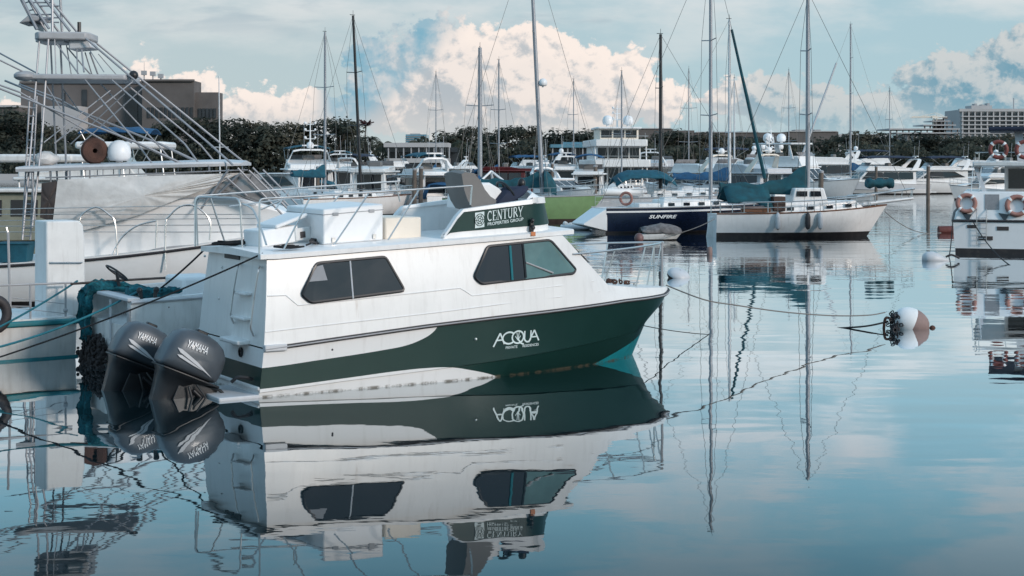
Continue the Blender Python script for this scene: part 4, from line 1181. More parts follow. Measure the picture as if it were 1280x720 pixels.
def sailboat(name, label, fr, L, B, f0, f1, mx, mh, mm=MASTM, mr=.085, hull_m=WHITE, cover=None, boom=.36, boomz=1.1, spread=(.45,.72), furl=None, stripe=None, stripe_m=NAVY, boot_m=ANTIF, tw=.72, stern=0.0, rake_=1.3, dodger=None, bowsprit=0.0, group=None, cabin=True, deck_m=WHITE, boot=.12, cabinh=.42, mizzen=False, lifelines=True, lean=0.0, stays=True, portlights=4, pw=1.9, cr=1.8, radar=False, cabx=(.27,.66), ch_=.52, prr=.022):
    root = thing(name, label, 'sailboat', fr, group)
    mb, b, zs = gen_hull(L, B, f0, f1, tw=tw, rake_=rake_, full=.48, pw=pw, stripe=stripe, stern=stern, boot=boot, cr=cr, flare=.2)
    merge(mb).build('hull', [hull_m, boot_m, deck_m, stripe_m], root, ang=40)
    X = lambda t: t*L
    mbt = MB()
    for s in (-1,1): mbt.tube([Vector((L*i/18, s*b(L*i/18)*1.005, zs(L*i/18)+.02)) for i in range(19)], .035, 5)
    mbt.build('toe_rail', TEAK if hull_m is WHITE else GREYP, root)
    if cabin:
        a, c_ = cabx
        wf = lambda x, z: b(x)*.58 - .12*max(0, z - zs(x))
        pr = [(X(a), zs(X(a))-.05)] + [(X(a+(c_-a)*i/6), zs(X(a+(c_-a)*i/6))-.05) for i in range(1,7)] + [(X(c_)-.5, zs(X(c_))+cabinh*.75),(X(.45), zs(X(.45))+cabinh),(X(a)+.1, zs(X(a))+cabinh*1.05)]
        slab_xz(pr, wf).build('coachroof', WHITE, root, bevel=.05)
        polys = []
        for k in range(portlights):
            x = X(a) + .5 + (X(c_)-X(a)-1.4)*k/max(1,portlights-1); z = zs(x) + cabinh*.38
            polys.append([(x-.17,z-.08),(x+.17,z-.08),(x+.17,z+.08),(x-.17,z+.08)])
        side_panels(root, 'portlight', polys, wf, DGLASS, .02)
        MB().box(X(a)-1.3, X(a)-.1, -b(X(a))*.6, b(X(a))*.6, zs(X(a))-.02, zs(X(a))+.22).build('cockpit_coaming', WHITE2, root, bevel=.05)
        mbh = MB(); mbh.box(X(a)+.3, X(a)+1.0, -.35,.35, zs(X(a))+cabinh, zs(X(a))+cabinh+.12); mbh.build('hatch', WHITE2, root, bevel=.03)
    def put_mast(mx_, mh_, r_, boomL, bz, cov, frac=1.0):
        z0 = zs(X(mx_)) + (cabinh*.9 if cabin else 0)
        top = Vector((X(mx_) - lean*mh_, 0, z0 + mh_))
        base = Vector((X(mx_), 0, z0 - .1))
        ms_ = MB().tube([base, base.lerp(top,.5), top], r_, 10, r2=r_*.72).build('mast', mm, root)
        for sp in spread:
            c = base.lerp(top, sp); w = B*.36*(1.15 - .45*sp)
            MB().tube([c + Vector((-.1,-w,.06)), c, c + Vector((-.1,w,.06))], .03, 5).build('spreader', mm, ms_)
        tb = MB(); tb.tube([top, top + Vector((0,0,.35))], .014, 4); tb.tube([top + Vector((-.25,0,.05)), top + Vector((.15,0,.05))], .02, 4); tb.build('masthead_gear', BLACK, ms_)
        if radar:
            dome(ms_, base.lerp(top,.42) + Vector((.35,0,0)), .26)
        if boomL:
            bs_ = Vector((X(mx_)-.1, 0, z0 + bz)); be = bs_ + Vector((-boomL, 0, .12))
            MB().tube([bs_, be], .065, 8).build('boom', mm, root)
            if cov is not None:
                g = []; rn = random.Random(int(L*37)+int(mh_*11))
                for i in range(15):
                    u = i/14; c = bs_.lerp(be, u*.98)
                    hh = .20 + ch_*max(0,1-u*1.9)**1.5 + .07*math.sin(u*19) + rn.uniform(-.02,.02); ww = .16 + .05*math.sin(u*13+1)
                    g.append([c + Vector((rn.uniform(-.02,.02), ww*math.cos(a)*(1 if a > PI else .7), (hh if math.sin(a) > 0 else .20)*math.sin(a) + .02 - (.10 if math.sin(a) < 0 else 0))) for a in [2*PI*k/12 for k in range(12)]])
                MB().loft(g).build('sail_cover', cov, root, ang=80)
        if stays:
            st = MB(); r = .013
            for s in (-1,1):
                ch = Vector((X(mx_)-.1, s*b(X(mx_))*.97, zs(X(mx_))))
                if spread:
                    c = base.lerp(top, spread[-1]); w = B*.36*(1.15-.45*spread[-1])
                    st.tube([top, c + Vector((-.1,s*w,.06)), ch], r, 3)
                    c = base.lerp(top, spread[0]); st.tube([base.lerp(top,spread[0]), Vector((X(mx_)+.4,s*b(X(mx_)+.4)*.95,zs(X(mx_)+.4)))], r*.8, 3)
                    st.tube([base.lerp(top,spread[0]-.02), Vector((X(mx_)-.6,s*b(X(mx_)-.6)*.95,zs(X(mx_)-.6)))], r*.8, 3)
                else: st.tube([top, ch], r, 3)
            st.tube([top, Vector((.1, 0, zs(0)+.2))], r, 3)
            fs_ = Vector((L+bowsprit*.9, 0, zs(L)+.05 + bowsprit*.12))
            st.tube([top, fs_], r, 3)
            st.build('standing_rigging', ROPEG, root)
            if furl is not None and frac == 1.0:
                fm, fr0, fr1, rr = furl
                MB().tube([top.lerp(fs_, fr0), top.lerp(fs_, fr1)], rr*.7, 7, r2=rr).build('furled_headsail', fm, root)
        return top
    top = put_mast(mx, mh, mr, L*boom, boomz, cover)
    if mizzen: put_mast(.14, mh*.6, mr*.7, L*.16, .9, cover, .5)
    if dodger is not None:
        x = X(cabx[0]); z = zs(x)
        g = []
        for i in range(6):
            u = i/5; row = []
            for k in range(11):
                a = PI*k/10; row.append((x-.9+1.6*u, -b(x)*.72*math.cos(a), z + .15 + (1.15 - .55*max(0,u-.35)/.65)*math.sin(a)**.55))
            g.append(row)
        MB().sheet(g).build('dodger', dodger, root, ang=80, solid=.03)
    if bowsprit:
        mb = MB(); mb.tube([(L-1.2,0,zs(L)+.06),(L+bowsprit,0,zs(L)+.10+bowsprit*.16)], .09, 8, r2=.06); mb.build('bowsprit', WHITE, root)
        mb = MB()
        for s in (-1,1): mb.tube([(L-1.0,s*.5,zs(L)+.10),(L+bowsprit*.95,s*.10,zs(L)+.13+bowsprit*.15)], .05, 6)
        mb.build('sprit_platform', WHITE, root)
    if lifelines:
        pth = [(X(t), b(X(t))*.95) for t in [.02+.9*i/14 for i in range(15)]]
        rails(root, pth, zs, .55, L*.12, .013 if prr < .03 else .03, True)
        mb = MB(); e = L + bowsprit*.9
        zt_ = zs(L)+.62 + bowsprit*.12
        pl = arc([(X(.80),-b(X(.8))*.9,zs(X(.8))+.58),(X(.93),-b(X(.93))*.9,zs(X(.93))+.62),(e,-.14,zt_),(e+.05,0,zt_),(e,.14,zt_),(X(.93),b(X(.93))*.9,zs(X(.93))+.62),(X(.80),b(X(.8))*.9,zs(X(.8))+.58)], 4)
        mb.tube(pl, prr, 6)
        for i in (0,3,6,8,12,14,17,20,24):
            q = pl[min(i,len(pl)-1)]; mb.tube([q, Vector((q.x-.08, q.y*.9, max(zs(min(L,q.x)), zs(L)*.0)+.08+ (bowsprit*.12 if q.x > L else 0)))], .017, 5)
        mb.build('pulpit', STEEL, root)
    return root, b, zs, top
# ================================================================== moored boats
def FrC(px, Y, deg, L, t=.5):
    X = (px-640)/F*Y; a = math.radians(deg)
    return Frame(X - math.cos(a)*L*t, Y - math.sin(a)*L*t, deg)

# white sailboat in the middle of the fairway
WS = FrC(1000, 73.4, 7, 8.7)
ws, b, zs, top = sailboat('sailboat', 'white sailboat with teal sail cover, bowsprit and three hanging fenders, right of centre', WS, 8.7, 2.7, 1.12, 1.50, .545, 10.2, mm=MASTM, mr=.12,
    cover=DTEALC, boom=.50, boomz=.62, ch_=.95, prr=.05, spread=(.42,.72), rake_=1.0, dodger=None, bowsprit=1.35, boot=.24, tw=.66, cabinh=.48, cabx=(.36,.86), cr=2.2)
# boot top is set by a dark band: antifouling up to .3 m
mbx = MB(); wfd = lambda x, z: b(x)*.5 - .05*max(0, z-1.9)
slab_xz([(3.7, 1.5),(5.6, 1.55),(5.35, 2.35),(3.9, 2.35)], wfd).build('doghouse', WHITE, ws, bevel=.06)
side_panels(ws, 'window', [[(3.95,1.95),(4.5,1.95),(4.5,2.2),(3.98,2.2)],[(4.65,1.95),(5.2,1.95),(5.15,2.2),(4.65,2.2)]], wfd, DGLASS, .02)
g = []
for i in range(7):
    u = i/6; x = .5 + 2.2*u; row = []
    for k in range(9):
        v = -1+k/4; row.append((x, v*1.05, 1.75 + .75*(1-abs(v)) - .25*u*abs(v) + .08*math.sin(u*7+v*2)))
    g.append(row)
MB().sheet(g).build('cockpit_tent', DTEALC, ws, ang=80, solid=.03)
mbx = MB(); mbx.box(2.75,3.35,-.95,-.35,1.25,1.95); mbx.build('generator_box', mat('brown_varnish', (.06,.03,.022), .6), ws, bevel=.04)
mbx = MB(); mbx.box(1.2,2.6,-1.0,-.7,1.2,1.48); mbx.build('side_bench', TEAK, ws, bevel=.03)
mbx = MB(); mbx.prism_y([(-.30,-.15),(.02,-.2),(.03,1.0),(-.16,.95)], -.06, .06); mbx.build('rudder', WHITE, ws, bevel=.02)
vs, fs, tw_, th_ = text_pts('Andiamo', 1, shear=.4)
# script name too small to read in the photograph: a pale blue flourish on the quarter
mbx = MB(); fl_ = [(1.35+.75*i/40, -.0, .86 + .05*math.sin(i*1.3)*(1-.3*math.sin(i*.4))) for i in range(41)]
mbx.tube([(x, -(b(x)*.955)-.004, z) for x, _, z in fl_], .012, 4); mbx.build('script_name', BLUEG, ws)
for k, (px, m_, lab) in enumerate(((972, LGREY, 'pale cylindrical fender nearest the stern of the white sailboat'), (1009, DARKR, 'dark fender hanging in the middle of the white sailboat side'), (1025, LGREY, 'pale fender hanging forward of the dark one on the white sailboat'))):
    x, z = WS.p(px, 280, -1.35); y = -b(x) - .10
    fo = MB().lathe([(.015,.50),(.04,.47),(.10,.40),(.125,.25),(.125,-.15),(.09,-.28),(.02,-.33)], seg=12).build('fender', m_); fo.location = WS.w(x, y, .72)
    tag(fo, lab, 'fender', 'fenders on the white sailboat')
    ln = MB().tube([(0,0,.45),(0,.08,.95)], .015, 4).build('lanyard', ROPEG, fo)
# green canvas roll on its bow rail
mbx = MB(); rn = random.Random(4)
q0 = WS.p(1090, 229, -.4)
mbx.loft([[Vector((q0[0]+1.3*i/9-.2, -.2+.30*math.cos(a)+rn.uniform(-.03,.03), q0[1]+(.22+.06*math.sin(i*1.7))*math.sin(a)+rn.uniform(-.02,.02))) for a in [2*PI*k/10 for k in range(10)]] for i in range(10)])
mbx.v = [tuple(WS.w(*q)) for q in mbx.v]
tag(mbx.build('sail_bag', DTEALC, None, ang=80), 'rolled dark teal sail bag lying on the bow rail of the white sailboat', 'sail bag')

# dark blue sloop, reverse transom towards us
NS_ = FrC(860, 79, 16, 9.8)
nb, b, zs, top = sailboat('sailboat', 'dark blue sailboat with white raked stern and white hull lettering, left of the white sailboat', NS_, 9.8, 3.0, 1.25, 1.45, .63, 13.4, mm=MASTM, mr=.105,
    hull_m=NAVY, stripe=.07, stripe_m=CLEAN, cover=None, boom=.0, spread=(.33,.62), tw=.78, cabx=(.32,.72), cabinh=.38, boot=.10)
mbx = MB()
hw_ = b(0)
mbx.prism([(-1.15,-hw_*.80,.42),(-1.15,hw_*.80,.42),(-1.15,hw_*.80,.50),(-1.15,-hw_*.80,.50)], [(.05,-hw_*.99,.12),(.05,hw_*.99,.12),(.05,hw_*.99,1.27),(.05,-hw_*.99,1.27)])
mbx.build('sugar_scoop', CLEAN, nb, bevel=.03)
vs, fs, tw_, th_ = text_pts('SUNFIRE', 1, shear=.35, bold=.03)
mbx = MB(); xa0, za0 = NS_.p(811, 272, -1.42); xa1, _ = NS_.p(846, 271, -1.45)
put(mbx, vs, fs, lambda x, y: (xa0+(xa1-xa0)*x/tw_, -b(xa0+(xa1-xa0)*x/tw_)*1.0-.012, za0-.04+y/th_*.17)); mbx.build('lettering', CLEAN, nb, smooth=False, recalc=False)
ring = MB(); ring.tube([(0, .30*math.cos(a), .30*math.sin(a)) for a in [2*PI*k/18 for k in range(18)]], .07, 8, closed=True)
lo_ = ring.build('life_ring', ORANGE); lo_.location = NS_.w(1.05, -1.15, 1.75); lo_.rotation_euler = (0, 0, 1.2)
tag(lo_, 'reddish life ring on the stern rail of the dark blue sailboat', 'life ring')

# grey sloop with blue awning and black mast
GS = FrC(842, 96, 8, 10.5)
gs, b, zs, top = sailboat('sailboat', 'grey sailboat with black mast and blue awning behind the dark blue sailboat', GS, 10.5, 3.1, 1.35, 1.6, .42, 9.9, mm=BLACK, mr=.13, hull_m=LGREY, cover=None, boom=.0, spread=(.38,.66), cabx=(.35,.75), furl=None)
x0, z0 = GS.p(765, 232, 0); x1, _ = GS.p(840, 215, 0)
canopy(gs, x0, x1, 1.35, GS.p(800, 222, 0)[1], 1.4, TEALC, 'awning', .55, .50)
mbx = MB(); mbx.loft([[Vector((.4+2.6*i/8, -1.2+.34*math.cos(a)*(.4+.6*math.sin(PI*min(1,.25+i/8))) , 1.75+.26*math.sin(a))) for a in [2*PI*k/10 for k in range(10)]] for i in range(9)])
mbx.v = [tuple(GS.w(*q)) for q in mbx.v]
tag(mbx.build('inflatable_dinghy', CLEAN, None, ang=70), 'white inflatable dinghy carried along the side of the grey sailboat', 'dinghy')

# sloop with blue boom cover and tall white mast
S9 = FrC(880, 112, 4, 9.5)
sailboat('sailboat', 'white sailboat with bright blue boom cover and dark furled headsail behind the dark blue sailboat', S9, 9.5, 3.0, 1.3, 1.5, .70, 12.4, mm=MASTW, mr=.12, cover=BLUEC, boom=.44, boomz=.75, spread=(.33,.66), furl=(DTEALC, .06, .93, .14), cabx=(.3,.68))
# thin mast close by
sailboat('sailboat', 'small white sailboat whose thin pale mast stands just right of the taller white mast', FrC(916, 142, 60, 8), 8, 2.6, 1.1, 1.3, .55, 10.0, mm=MASTW, mr=.09, cover=BLUEC, boom=.35, spread=(.5,))
# lime green sloop
LS = FrC(655, 91.5, -2, 9.7)
ls, b, zs, top = sailboat('sailboat', 'lime green sailboat with white deck and tall grey mast behind the cruiser bow', LS, 9.7, 3.0, 1.45, 1.62, .615, 15.5, mm=MASTM, mr=.14, hull_m=LIME, boot_m=ANTIB, cover=DTEALC, boom=.38, boomz=.5, spread=(.36,.62), lean=.05, boot=.22, cabx=(.25,.6), cabinh=.3, radar=True)
g = []
for i in range(6):
    u = i/5; g.append([(6.05+.75*u, v*(.95-.3*u), 1.6 + (2.7-1.65*u*u - abs(v)*.9)*(.9 if abs(v) < .9 else .2)*.62) for v in [-1+k/3 for k in range(7)]])
MB().sheet(g).build('foredeck_tent', DTEALC, ls, ang=80, solid=.03)
# the sloop with a thick mast on a tripod, hidden by the cruiser
TS = FrC(600, 101, 80, 9)
ts_, b, zs, top = sailboat('sailboat', 'sailboat with thick grey mast stepped on a white tripod behind the helm seat', TS, 9, 3.0, 1.2, 1.4, .5, 9.6, mm=MASTM, mr=.17, cover=BLUEC, boom=.4, boomz=.4, spread=(.6,), dodger=NAVYC, cabx=(.3,.68))
mp = Vector((TS.loc(*P3(614, 216, 101)[:2])[0], 0, 0))
mbx = MB(); tp_ = TS.loc(*P3(614, 214, 101)); 
for q in (P3(586, 240, 99.5), P3(645, 238, 100), P3(618, 240, 103)): mbx.tube([tp_, TS.loc(*q)], .075, 6)
mbx.build('mast_tripod', CLEAN, ts_)
# further masts on the left
sailboat('sailboat', 'white sailboat with pale grey mast beside the teal-covered motor yacht', FrC(404, 112, 55, 10), 10, 3.1, 1.2, 1.4, .52, 11.6, mm=MASTM, mr=.11, cover=TEALC, boom=.35, spread=(.35,.65))
sailboat('sailboat', 'sailboat with leaning black mast left of the palms', FrC(444, 102, 40, 9.5), 9.5, 3.0, 1.2, 1.4, .55, 11.8, mm=BLACK, mr=.12, cover=None, boom=.0, spread=(.38,.68), lean=.055)
sailboat('sailboat', 'sailboat with short thin mast just right of the thick tripod mast', FrC(622, 142, 50, 9), 9, 2.9, 1.2, 1.4, .52, 11.6, mm=MASTM, mr=.09, cover=BLUEC, boom=.4, spread=(.33,.6))
sailboat('sailboat', 'sailboat whose slim dark mast rises in front of the three-deck yacht', FrC(776, 138, 60, 9), 9, 2.9, 1.2, 1.4, .52, 10.3, mm=MASTM, mr=.085, cover=None, boom=.0, spread=(.45,))
sailboat('sailboat', 'large sailboat with slim mast and pale furled sail behind the right-hand motor yachts', FrC(1058, 189, 178, 13), 13, 3.6, 1.4, 1.7, .46, 19.0, mm=MASTM, mr=.13, cover=BLUEC, boom=.32, spread=(.3,.55,.78), furl=(LGREY, .25, .97, .17))

# ------------------------------------------------------------------ motor yachts
Y = motor_yacht
Y('motor_yacht', 'motor yacht with cream radar arch, first right of the three-deck yacht', FrC(862, 142, 128, 12.5), 12.5, 4.2, 1.1, 1.8, domes=1, arch_m=CREAM, c1=.58, top_m=WHITE)
Y('motor_yacht', 'motor yacht with curved cream arch and dome, second right of the three-deck yacht', FrC(916, 133, 132, 12.0), 12.0, 4.2, 1.1, 1.8, domes=1, arch_m=CREAM, mast=1.6, top_m=LGREY)
Y('motor_yacht', 'large white motor yacht with twin domes on its hardtop, behind the white sailboat', FrC(997, 153, -42, 14.0), 14.0, 4.9, 1.3, 2.1, hardtop=True, hc=1.75, fh=1.0, arch_x=None)
Y('motor_yacht', 'low white motor yacht with slanted window row and grey hull band, bow left', FrC(1092, 176, 190, 12.6), 12.6, 4.2, 1.15, 1.75, bimini=NAVYC, stripe=.5, stripe_m=LGREY, arch_x=.12, c1=.62, fh=.45)
Y('motor_yacht', 'white motor yacht with oval side window and raked arch, behind the mooring pile', FrC(1162, 180, 190, 11.5), 11.5, 4.0, 1.2, 1.8, bimini=NAVYC, sport=True, arch_x=.14, c1=.56, fh=.4)
Y('motor_yacht', 'small white cruiser with dark cockpit between the pile and the trawler', FrC(1229, 150, 196, 7.6), 7.6, 2.9, .9, 1.5, sport=True, hc=1.15, arch_x=.18, fh=.35, c1=.5, ws=.64)
Y('motor_yacht', 'rounded white sedan cruiser at the left edge of the far group', FrC(348, 121, 150, 8.0), 8.0, 3.2, 1.1, 1.6, sport=True, fly=False, arch_x=None, hc=1.5)
Y('motor_yacht', 'flybridge yacht with teal cockpit cover and tall signal mast', FrC(382, 127, 104, 12.5), 12.5, 4.6, 1.2, 1.9, domes=1, cover=TEALC, mast=2.6, hc=1.7, bimini=TEALC, arch_x=.26)
Y('motor_yacht', 'white cabin cruiser with steel rails right of the leaning black mast', FrC(474, 107, 82, 8.5), 8.5, 3.0, 1.5, 1.9, hc=1.35, fly=True, fh=.3, arch_x=None, top_m=WHITE2)
Y('motor_yacht', 'white cruiser with blue cockpit cover beside two pilings', FrC(523, 112, 118, 8.5), 8.5, 3.0, 1.2, 1.6, cover=BLUEC, hc=1.4, fh=.35, arch_x=.2, bimini=TEALC)
Y('motor_yacht', 'small white cruiser in front of the white-roofed pavilion', FrC(551, 156, 170, 8), 8, 3.0, 1.3, 1.8, sport=True, hc=1.6, fly=False, arch_x=.2)
Y('motor_yacht', 'maroon wooden motor boat with dark red cabin', FrC(612, 140, 182, 9.0), 9.0, 3.2, 1.3, 1.8, hull_m=MAROON, top_m=MAROON, hc=1.45, fh=.3, arch_x=None, roof_over=.12)
Y('motor_yacht', 'white sport cruiser with dark windscreen above the lime green hull', FrC(707, 113, -52, 6.8), 6.8, 3.0, 1.3, 1.75, sport=True, hc=.95, fly=False, arch_x=.12, c1=.42, ws=.62)
Y('motor_yacht', 'small fishing cruiser with blue canopy left of the three-deck yacht', FrC(738, 119, 84, 7.5), 7.5, 2.9, 1.2, 1.6, hc=1.4, fly=True, fh=.3, bimini=BLUEC, arch_x=None)
Y('motor_yacht', 'white cruiser half hidden between the green sailboat mast and the fishing cruiser', FrC(700, 158, 100, 9), 9, 3.4, 1.3, 1.8, hc=1.5, fh=.5, arch_x=.2, bimini=BLUEC)
Y('motor_yacht', 'white cruiser with dark bimini below the palms', FrC(455, 150, 60, 9), 9, 3.2, 1.2, 1.7, hc=1.5, fh=.4, bimini=NAVYC, arch_x=.2)
Y('motor_yacht', 'white cruiser moored just behind the maroon boat', FrC(585, 172, 20, 9), 9, 3.2, 1.2, 1.7, hc=1.5, fh=.4, arch_x=.2)
Y('motor_yacht', 'white cruiser right of the maroon boat with blue bimini', FrC(648, 168, 200, 9), 9, 3.2, 1.2, 1.7, hc=1.5, fh=.4, arch_x=.2, bimini=BLUEC)

Y('motor_yacht', 'white cruiser at the far quay just left of the pavilion', FrC(425, 172, 96, 10), 10, 3.6, 1.3, 1.9, hc=1.7, fh=.6, arch_x=.2, bimini=TEALC)
Y('motor_yacht', 'white flybridge cruiser in front of the left end of the pavilion', FrC(500, 186, 15, 11), 11, 3.8, 1.3, 1.9, hc=1.7, fh=.6, arch_x=.2)
Y('motor_yacht', 'white cruiser with dark screen just left of the green sailboat mast', FrC(662, 190, 176, 12), 12, 4.0, 1.3, 1.9, hc=1.8, fh=.7, arch_x=.2, domes=1)
Y('motor_yacht', 'grey-topped cruiser under the black mast of the grey sailboat', FrC(826, 172, 66, 11), 11, 3.8, 1.3, 1.9, hc=1.8, fh=.7, arch_x=.2, top_m=LGREY)
Y('motor_yacht', 'white yacht with navy bimini between the cream-arched yacht and the white masts', FrC(893, 186, 172, 13), 13, 4.2, 1.4, 2.0, hc=1.9, fh=.8, arch_x=.16, bimini=NAVYC, domes=1)
Y('motor_yacht', 'white yacht stern-on beside the dark furled sail', FrC(950, 176, 100, 12), 12, 4.4, 1.3, 2.0, hc=1.9, fh=.8, arch_x=.22, domes=2, arch_m=CREAM)
Y('motor_yacht', 'white yacht bow left, close behind the white sailboat mast', FrC(1022, 200, 186, 14), 14, 4.4, 1.4, 2.1, hc=1.9, fh=.9, arch_x=.16, domes=1)
Y('motor_yacht', 'far white yacht right of the slim mast, bow right', FrC(1098, 214, 6, 13), 13, 4.2, 1.4, 2.1, hc=1.9, fh=.8, arch_x=.2, bimini=NAVYC)
Y('motor_yacht', 'far white cruiser between the oval-window yacht and the trawler', FrC(1204, 206, 184, 12), 12, 4.0, 1.3, 2.0, hc=1.8, fh=.7, arch_x=.15, domes=1)
Y('motor_yacht', 'white cruiser seen under the trawler boat deck', FrC(1246, 186, 190, 11), 11, 3.8, 1.3, 1.9, hc=1.7, fh=.7, arch_x=.15)
Y('motor_yacht', 'cream-topped cruiser between the fishing cruiser and the three-deck yacht', FrC(752, 186, 92, 11), 11, 4.0, 1.3, 2.0, hc=1.9, fh=.7, arch_x=.2, top_m=CREAM)
for px, Y_, dg, L_, mh_, lab in ((545,176,70,10,12.5,'sailboat whose thin bare mast rises above the right end of the pavilion'),(717,182,40,10,12,'sailboat with thin mast above the small blue-roofed pavilion'),(861,170,75,10,12.5,'sailboat with thin mast between the black mast and the dark blue sailboat mast'),(986,196,60,11,14,'sailboat with thin mast left of the white sailboat mast'),(1112,224,20,11,13,'sailboat with thin mast below the unfinished building')):
    sailboat('sailboat', lab, FrC(px, Y_, dg, L_), L_, 3.0, 1.2, 1.4, .5, mh_, mm=MASTM, mr=.075, cover=BLUEC, boom=.35, spread=(.35,.65))

# three-deck yacht, stern on
MY = FrC(779, 152, 93, 22, 0)
my = thing('motor_yacht', 'three-deck white yacht seen stern-on with twin white radomes', 'yacht', MY)
mb, b, zs = gen_hull(22, 6.0, 1.3, 2.4, rake_=2.0, tw=.95); merge(mb).build('hull', [WHITE, ANTIF, WHITE, NAVY], my)
def tier(x0, x1, w, z0, z1, m, name, bev=.06): return MB().prism_z([(x0,-w*.94),(x0,w*.94),(x0+.6,w),(x1-2,w),(x1,w*.5),(x1,-w*.5),(x1-2,-w),(x0+.6,-w)], z0, z1).build(name, m, my, bevel=bev)
tier(3.4, 17, 2.55, 1.3, 3.2, WHITE2, 'main_saloon'); tier(.6, 17.5, 2.95, 3.2, 3.95, WHITE, 'upper_deck_bulwark'); tier(3.8, 15, 2.35, 3.95, 5.3, WHITE2, 'upper_saloon')
tier(1.4, 15.4, 2.75, 5.3, 5.98, WHITE, 'sun_deck_bulwark'); tier(3.5, 10, 2.1, 5.98, 7.1, CREAM, 'sun_deck_house'); tier(2.8, 10.5, 2.35, 7.1, 7.28, WHITE, 'hardtop')
for z0, z1, w, x, n in ((1.6,3.1,2.4,3.37,4),(4.1,5.15,2.2,3.77,4),(6.2,6.95,1.9,3.47,3)):
    for k in range(n):
        a = -w + 2*w*(k+.07)/n; c = -w + 2*w*(k+.93)/n
        MB().box(x-.02, x+.01, a, c, z0, z1).build('window', DGLASS if k != 1 else SLATE, my)
for z in (3.95, 5.98):
    mbx = MB(); w = 2.7
    for s in (-1,1): mbx.tube([(1.2,s*w,z+.35),(3.6,s*w,z+.35)], .025, 5)
    mbx.tube([(1.2,-w,z+.35),(1.2,w,z+.35)], .025, 5); mbx.build('guard_rail', STEEL, my)
for s in (-1,1):
    for z0, z1, x in ((1.3,3.2,1.3),(3.95,5.3,1.9)): MB().tube([(x,s*2.6,z0),(x+.2,s*2.6,z1)], .07, 6).build('deck_post', WHITE, my)
    dome(my, (4.4, s*1.05, 7.65), .55)
mbx = MB(); mbx.tube([(5,0,7.2),(5,0,9.6)], .09, 6, r2=.04)
for z in (8.1,8.7,9.2): mbx.tube([(5,-.55,z),(5,.55,z)], .04, 5); mbx.ball((5,.4,z+.12), .12, 8, 5)
mbx.build('signal_mast', CLEAN, my)
MB().box(-1.2,.1,-2.6,2.6,.25,.45).build('swim_platform', WHITE2, my, bevel=.05)
MB().box(-.03,.02,-1.0,1.0,.6,1.25).build('stern_door', LGREY, my)

# ------------------------------------------------------------------ trawler stern at the right edge
TF = Frame((1264-640)/F*59, 59, 72)
tr = thing('trawler_yacht', 'white trawler yacht seen stern-on with ladder and life rings, right edge', 'yacht', TF)
mb, b, zs = gen_hull(13, 4.5, 1.28, 2.2, tw=.96, rake_=1.4, boot=.22, flare=.06); merge(mb).build('hull', [CLEAN, ANTIF, WHITE2, NAVY], tr, ang=40)
MB().tube([(x, -b(max(0,x))-.02, zs(max(0,x))) for x in (8,5,2,.02)] + [(-.02, y, 1.28) for y in (-2.15,-1,0,1,2.15)] + [(x, b(x)+.02, zs(x)) for x in (.02,2,5,8)], .05, 6).build('rub_rail', DARKR, tr)
MB().prism([(0.01,-2.12,1.30),(0.01,2.12,1.30),(.32,1.78,2.42),(.32,-1.78,2.42)], [(6,-2.12,1.5),(6,2.12,1.5),(6,1.8,2.42),(6,-1.8,2.42)]).build('aft_cabin', CLEAN, tr, bevel=.05)
def tp(y, z, e=.02):  # point on sloping aft bulkhead
    return Vector((.01 + .31*(z-1.30)/1.12 - e, y, z)) if z > 1.3 else Vector((-e, y, z))
def tpx(px, py):
    y = 0
    k = (px-640)/F; x = 0.1
    y = (k*(TF.Y + TF.s*x) - TF.X - TF.c*x)/(-TF.s - k*TF.c); Yw = TF.Y + TF.s*x + TF.c*y
    return y, H - (py-YH)*Yw/F
def quad(a, c, name, m, e=.02):
    (y0, z0), (y1, z1) = tpx(*a), tpx(*c); MB().prism([tp(y0,z0,e),tp(y1,z0,e),tp(y1,z1,e),tp(y0,z1,e)], [tp(y0,z0,-.02),tp(y1,z0,-.02),tp(y1,z1,-.02),tp(y0,z1,-.02)]).build(name, m, tr)
quad((1231,243),(1249,262), 'window', VINYL)
quad((1209,281),(1221,285), 'vent_grille', BROWN); quad((1246,283),(1261,288), 'vent_grille', BROWN); quad((1223,295),(1241,300), 'name_plate', BROWN, .03)
for px in (1208, 1254):
    (y0, z0), (y1, z1), (y2, z2) = tpx(px-6, 266), tpx(px+7, 268), tpx(px+2, 277)
    MB().prism([tp(y0,z0,.07),tp(y1,z1,.07),tp(y2,z2,.07)], [tp(y0,z0,-.02),tp(y1,z1,-.02),tp(y2,z2,-.02)]).build('air_scoop', SLATE, tr)
mbx = MB()
(ya, za), (yb, zb2) = tpx(1221,268), tpx(1233,308)
for y in (ya, yb): mbx.tube([Vector((-.10,y,.35)), Vector((-.10,y,1.5)), tp(y,1.75,.0)], .018, 6)
for k in range(6): mbx.tube([Vector((-.10,ya,.4+.2*k)), Vector((-.10,yb,.4+.2*k))], .016, 6)
mbx.build('boarding_ladder', STEEL, tr)
MB().box(-.035, .0, -2.08, 2.08, -.2, .20).build('boot_stripe', ANTIF, tr)
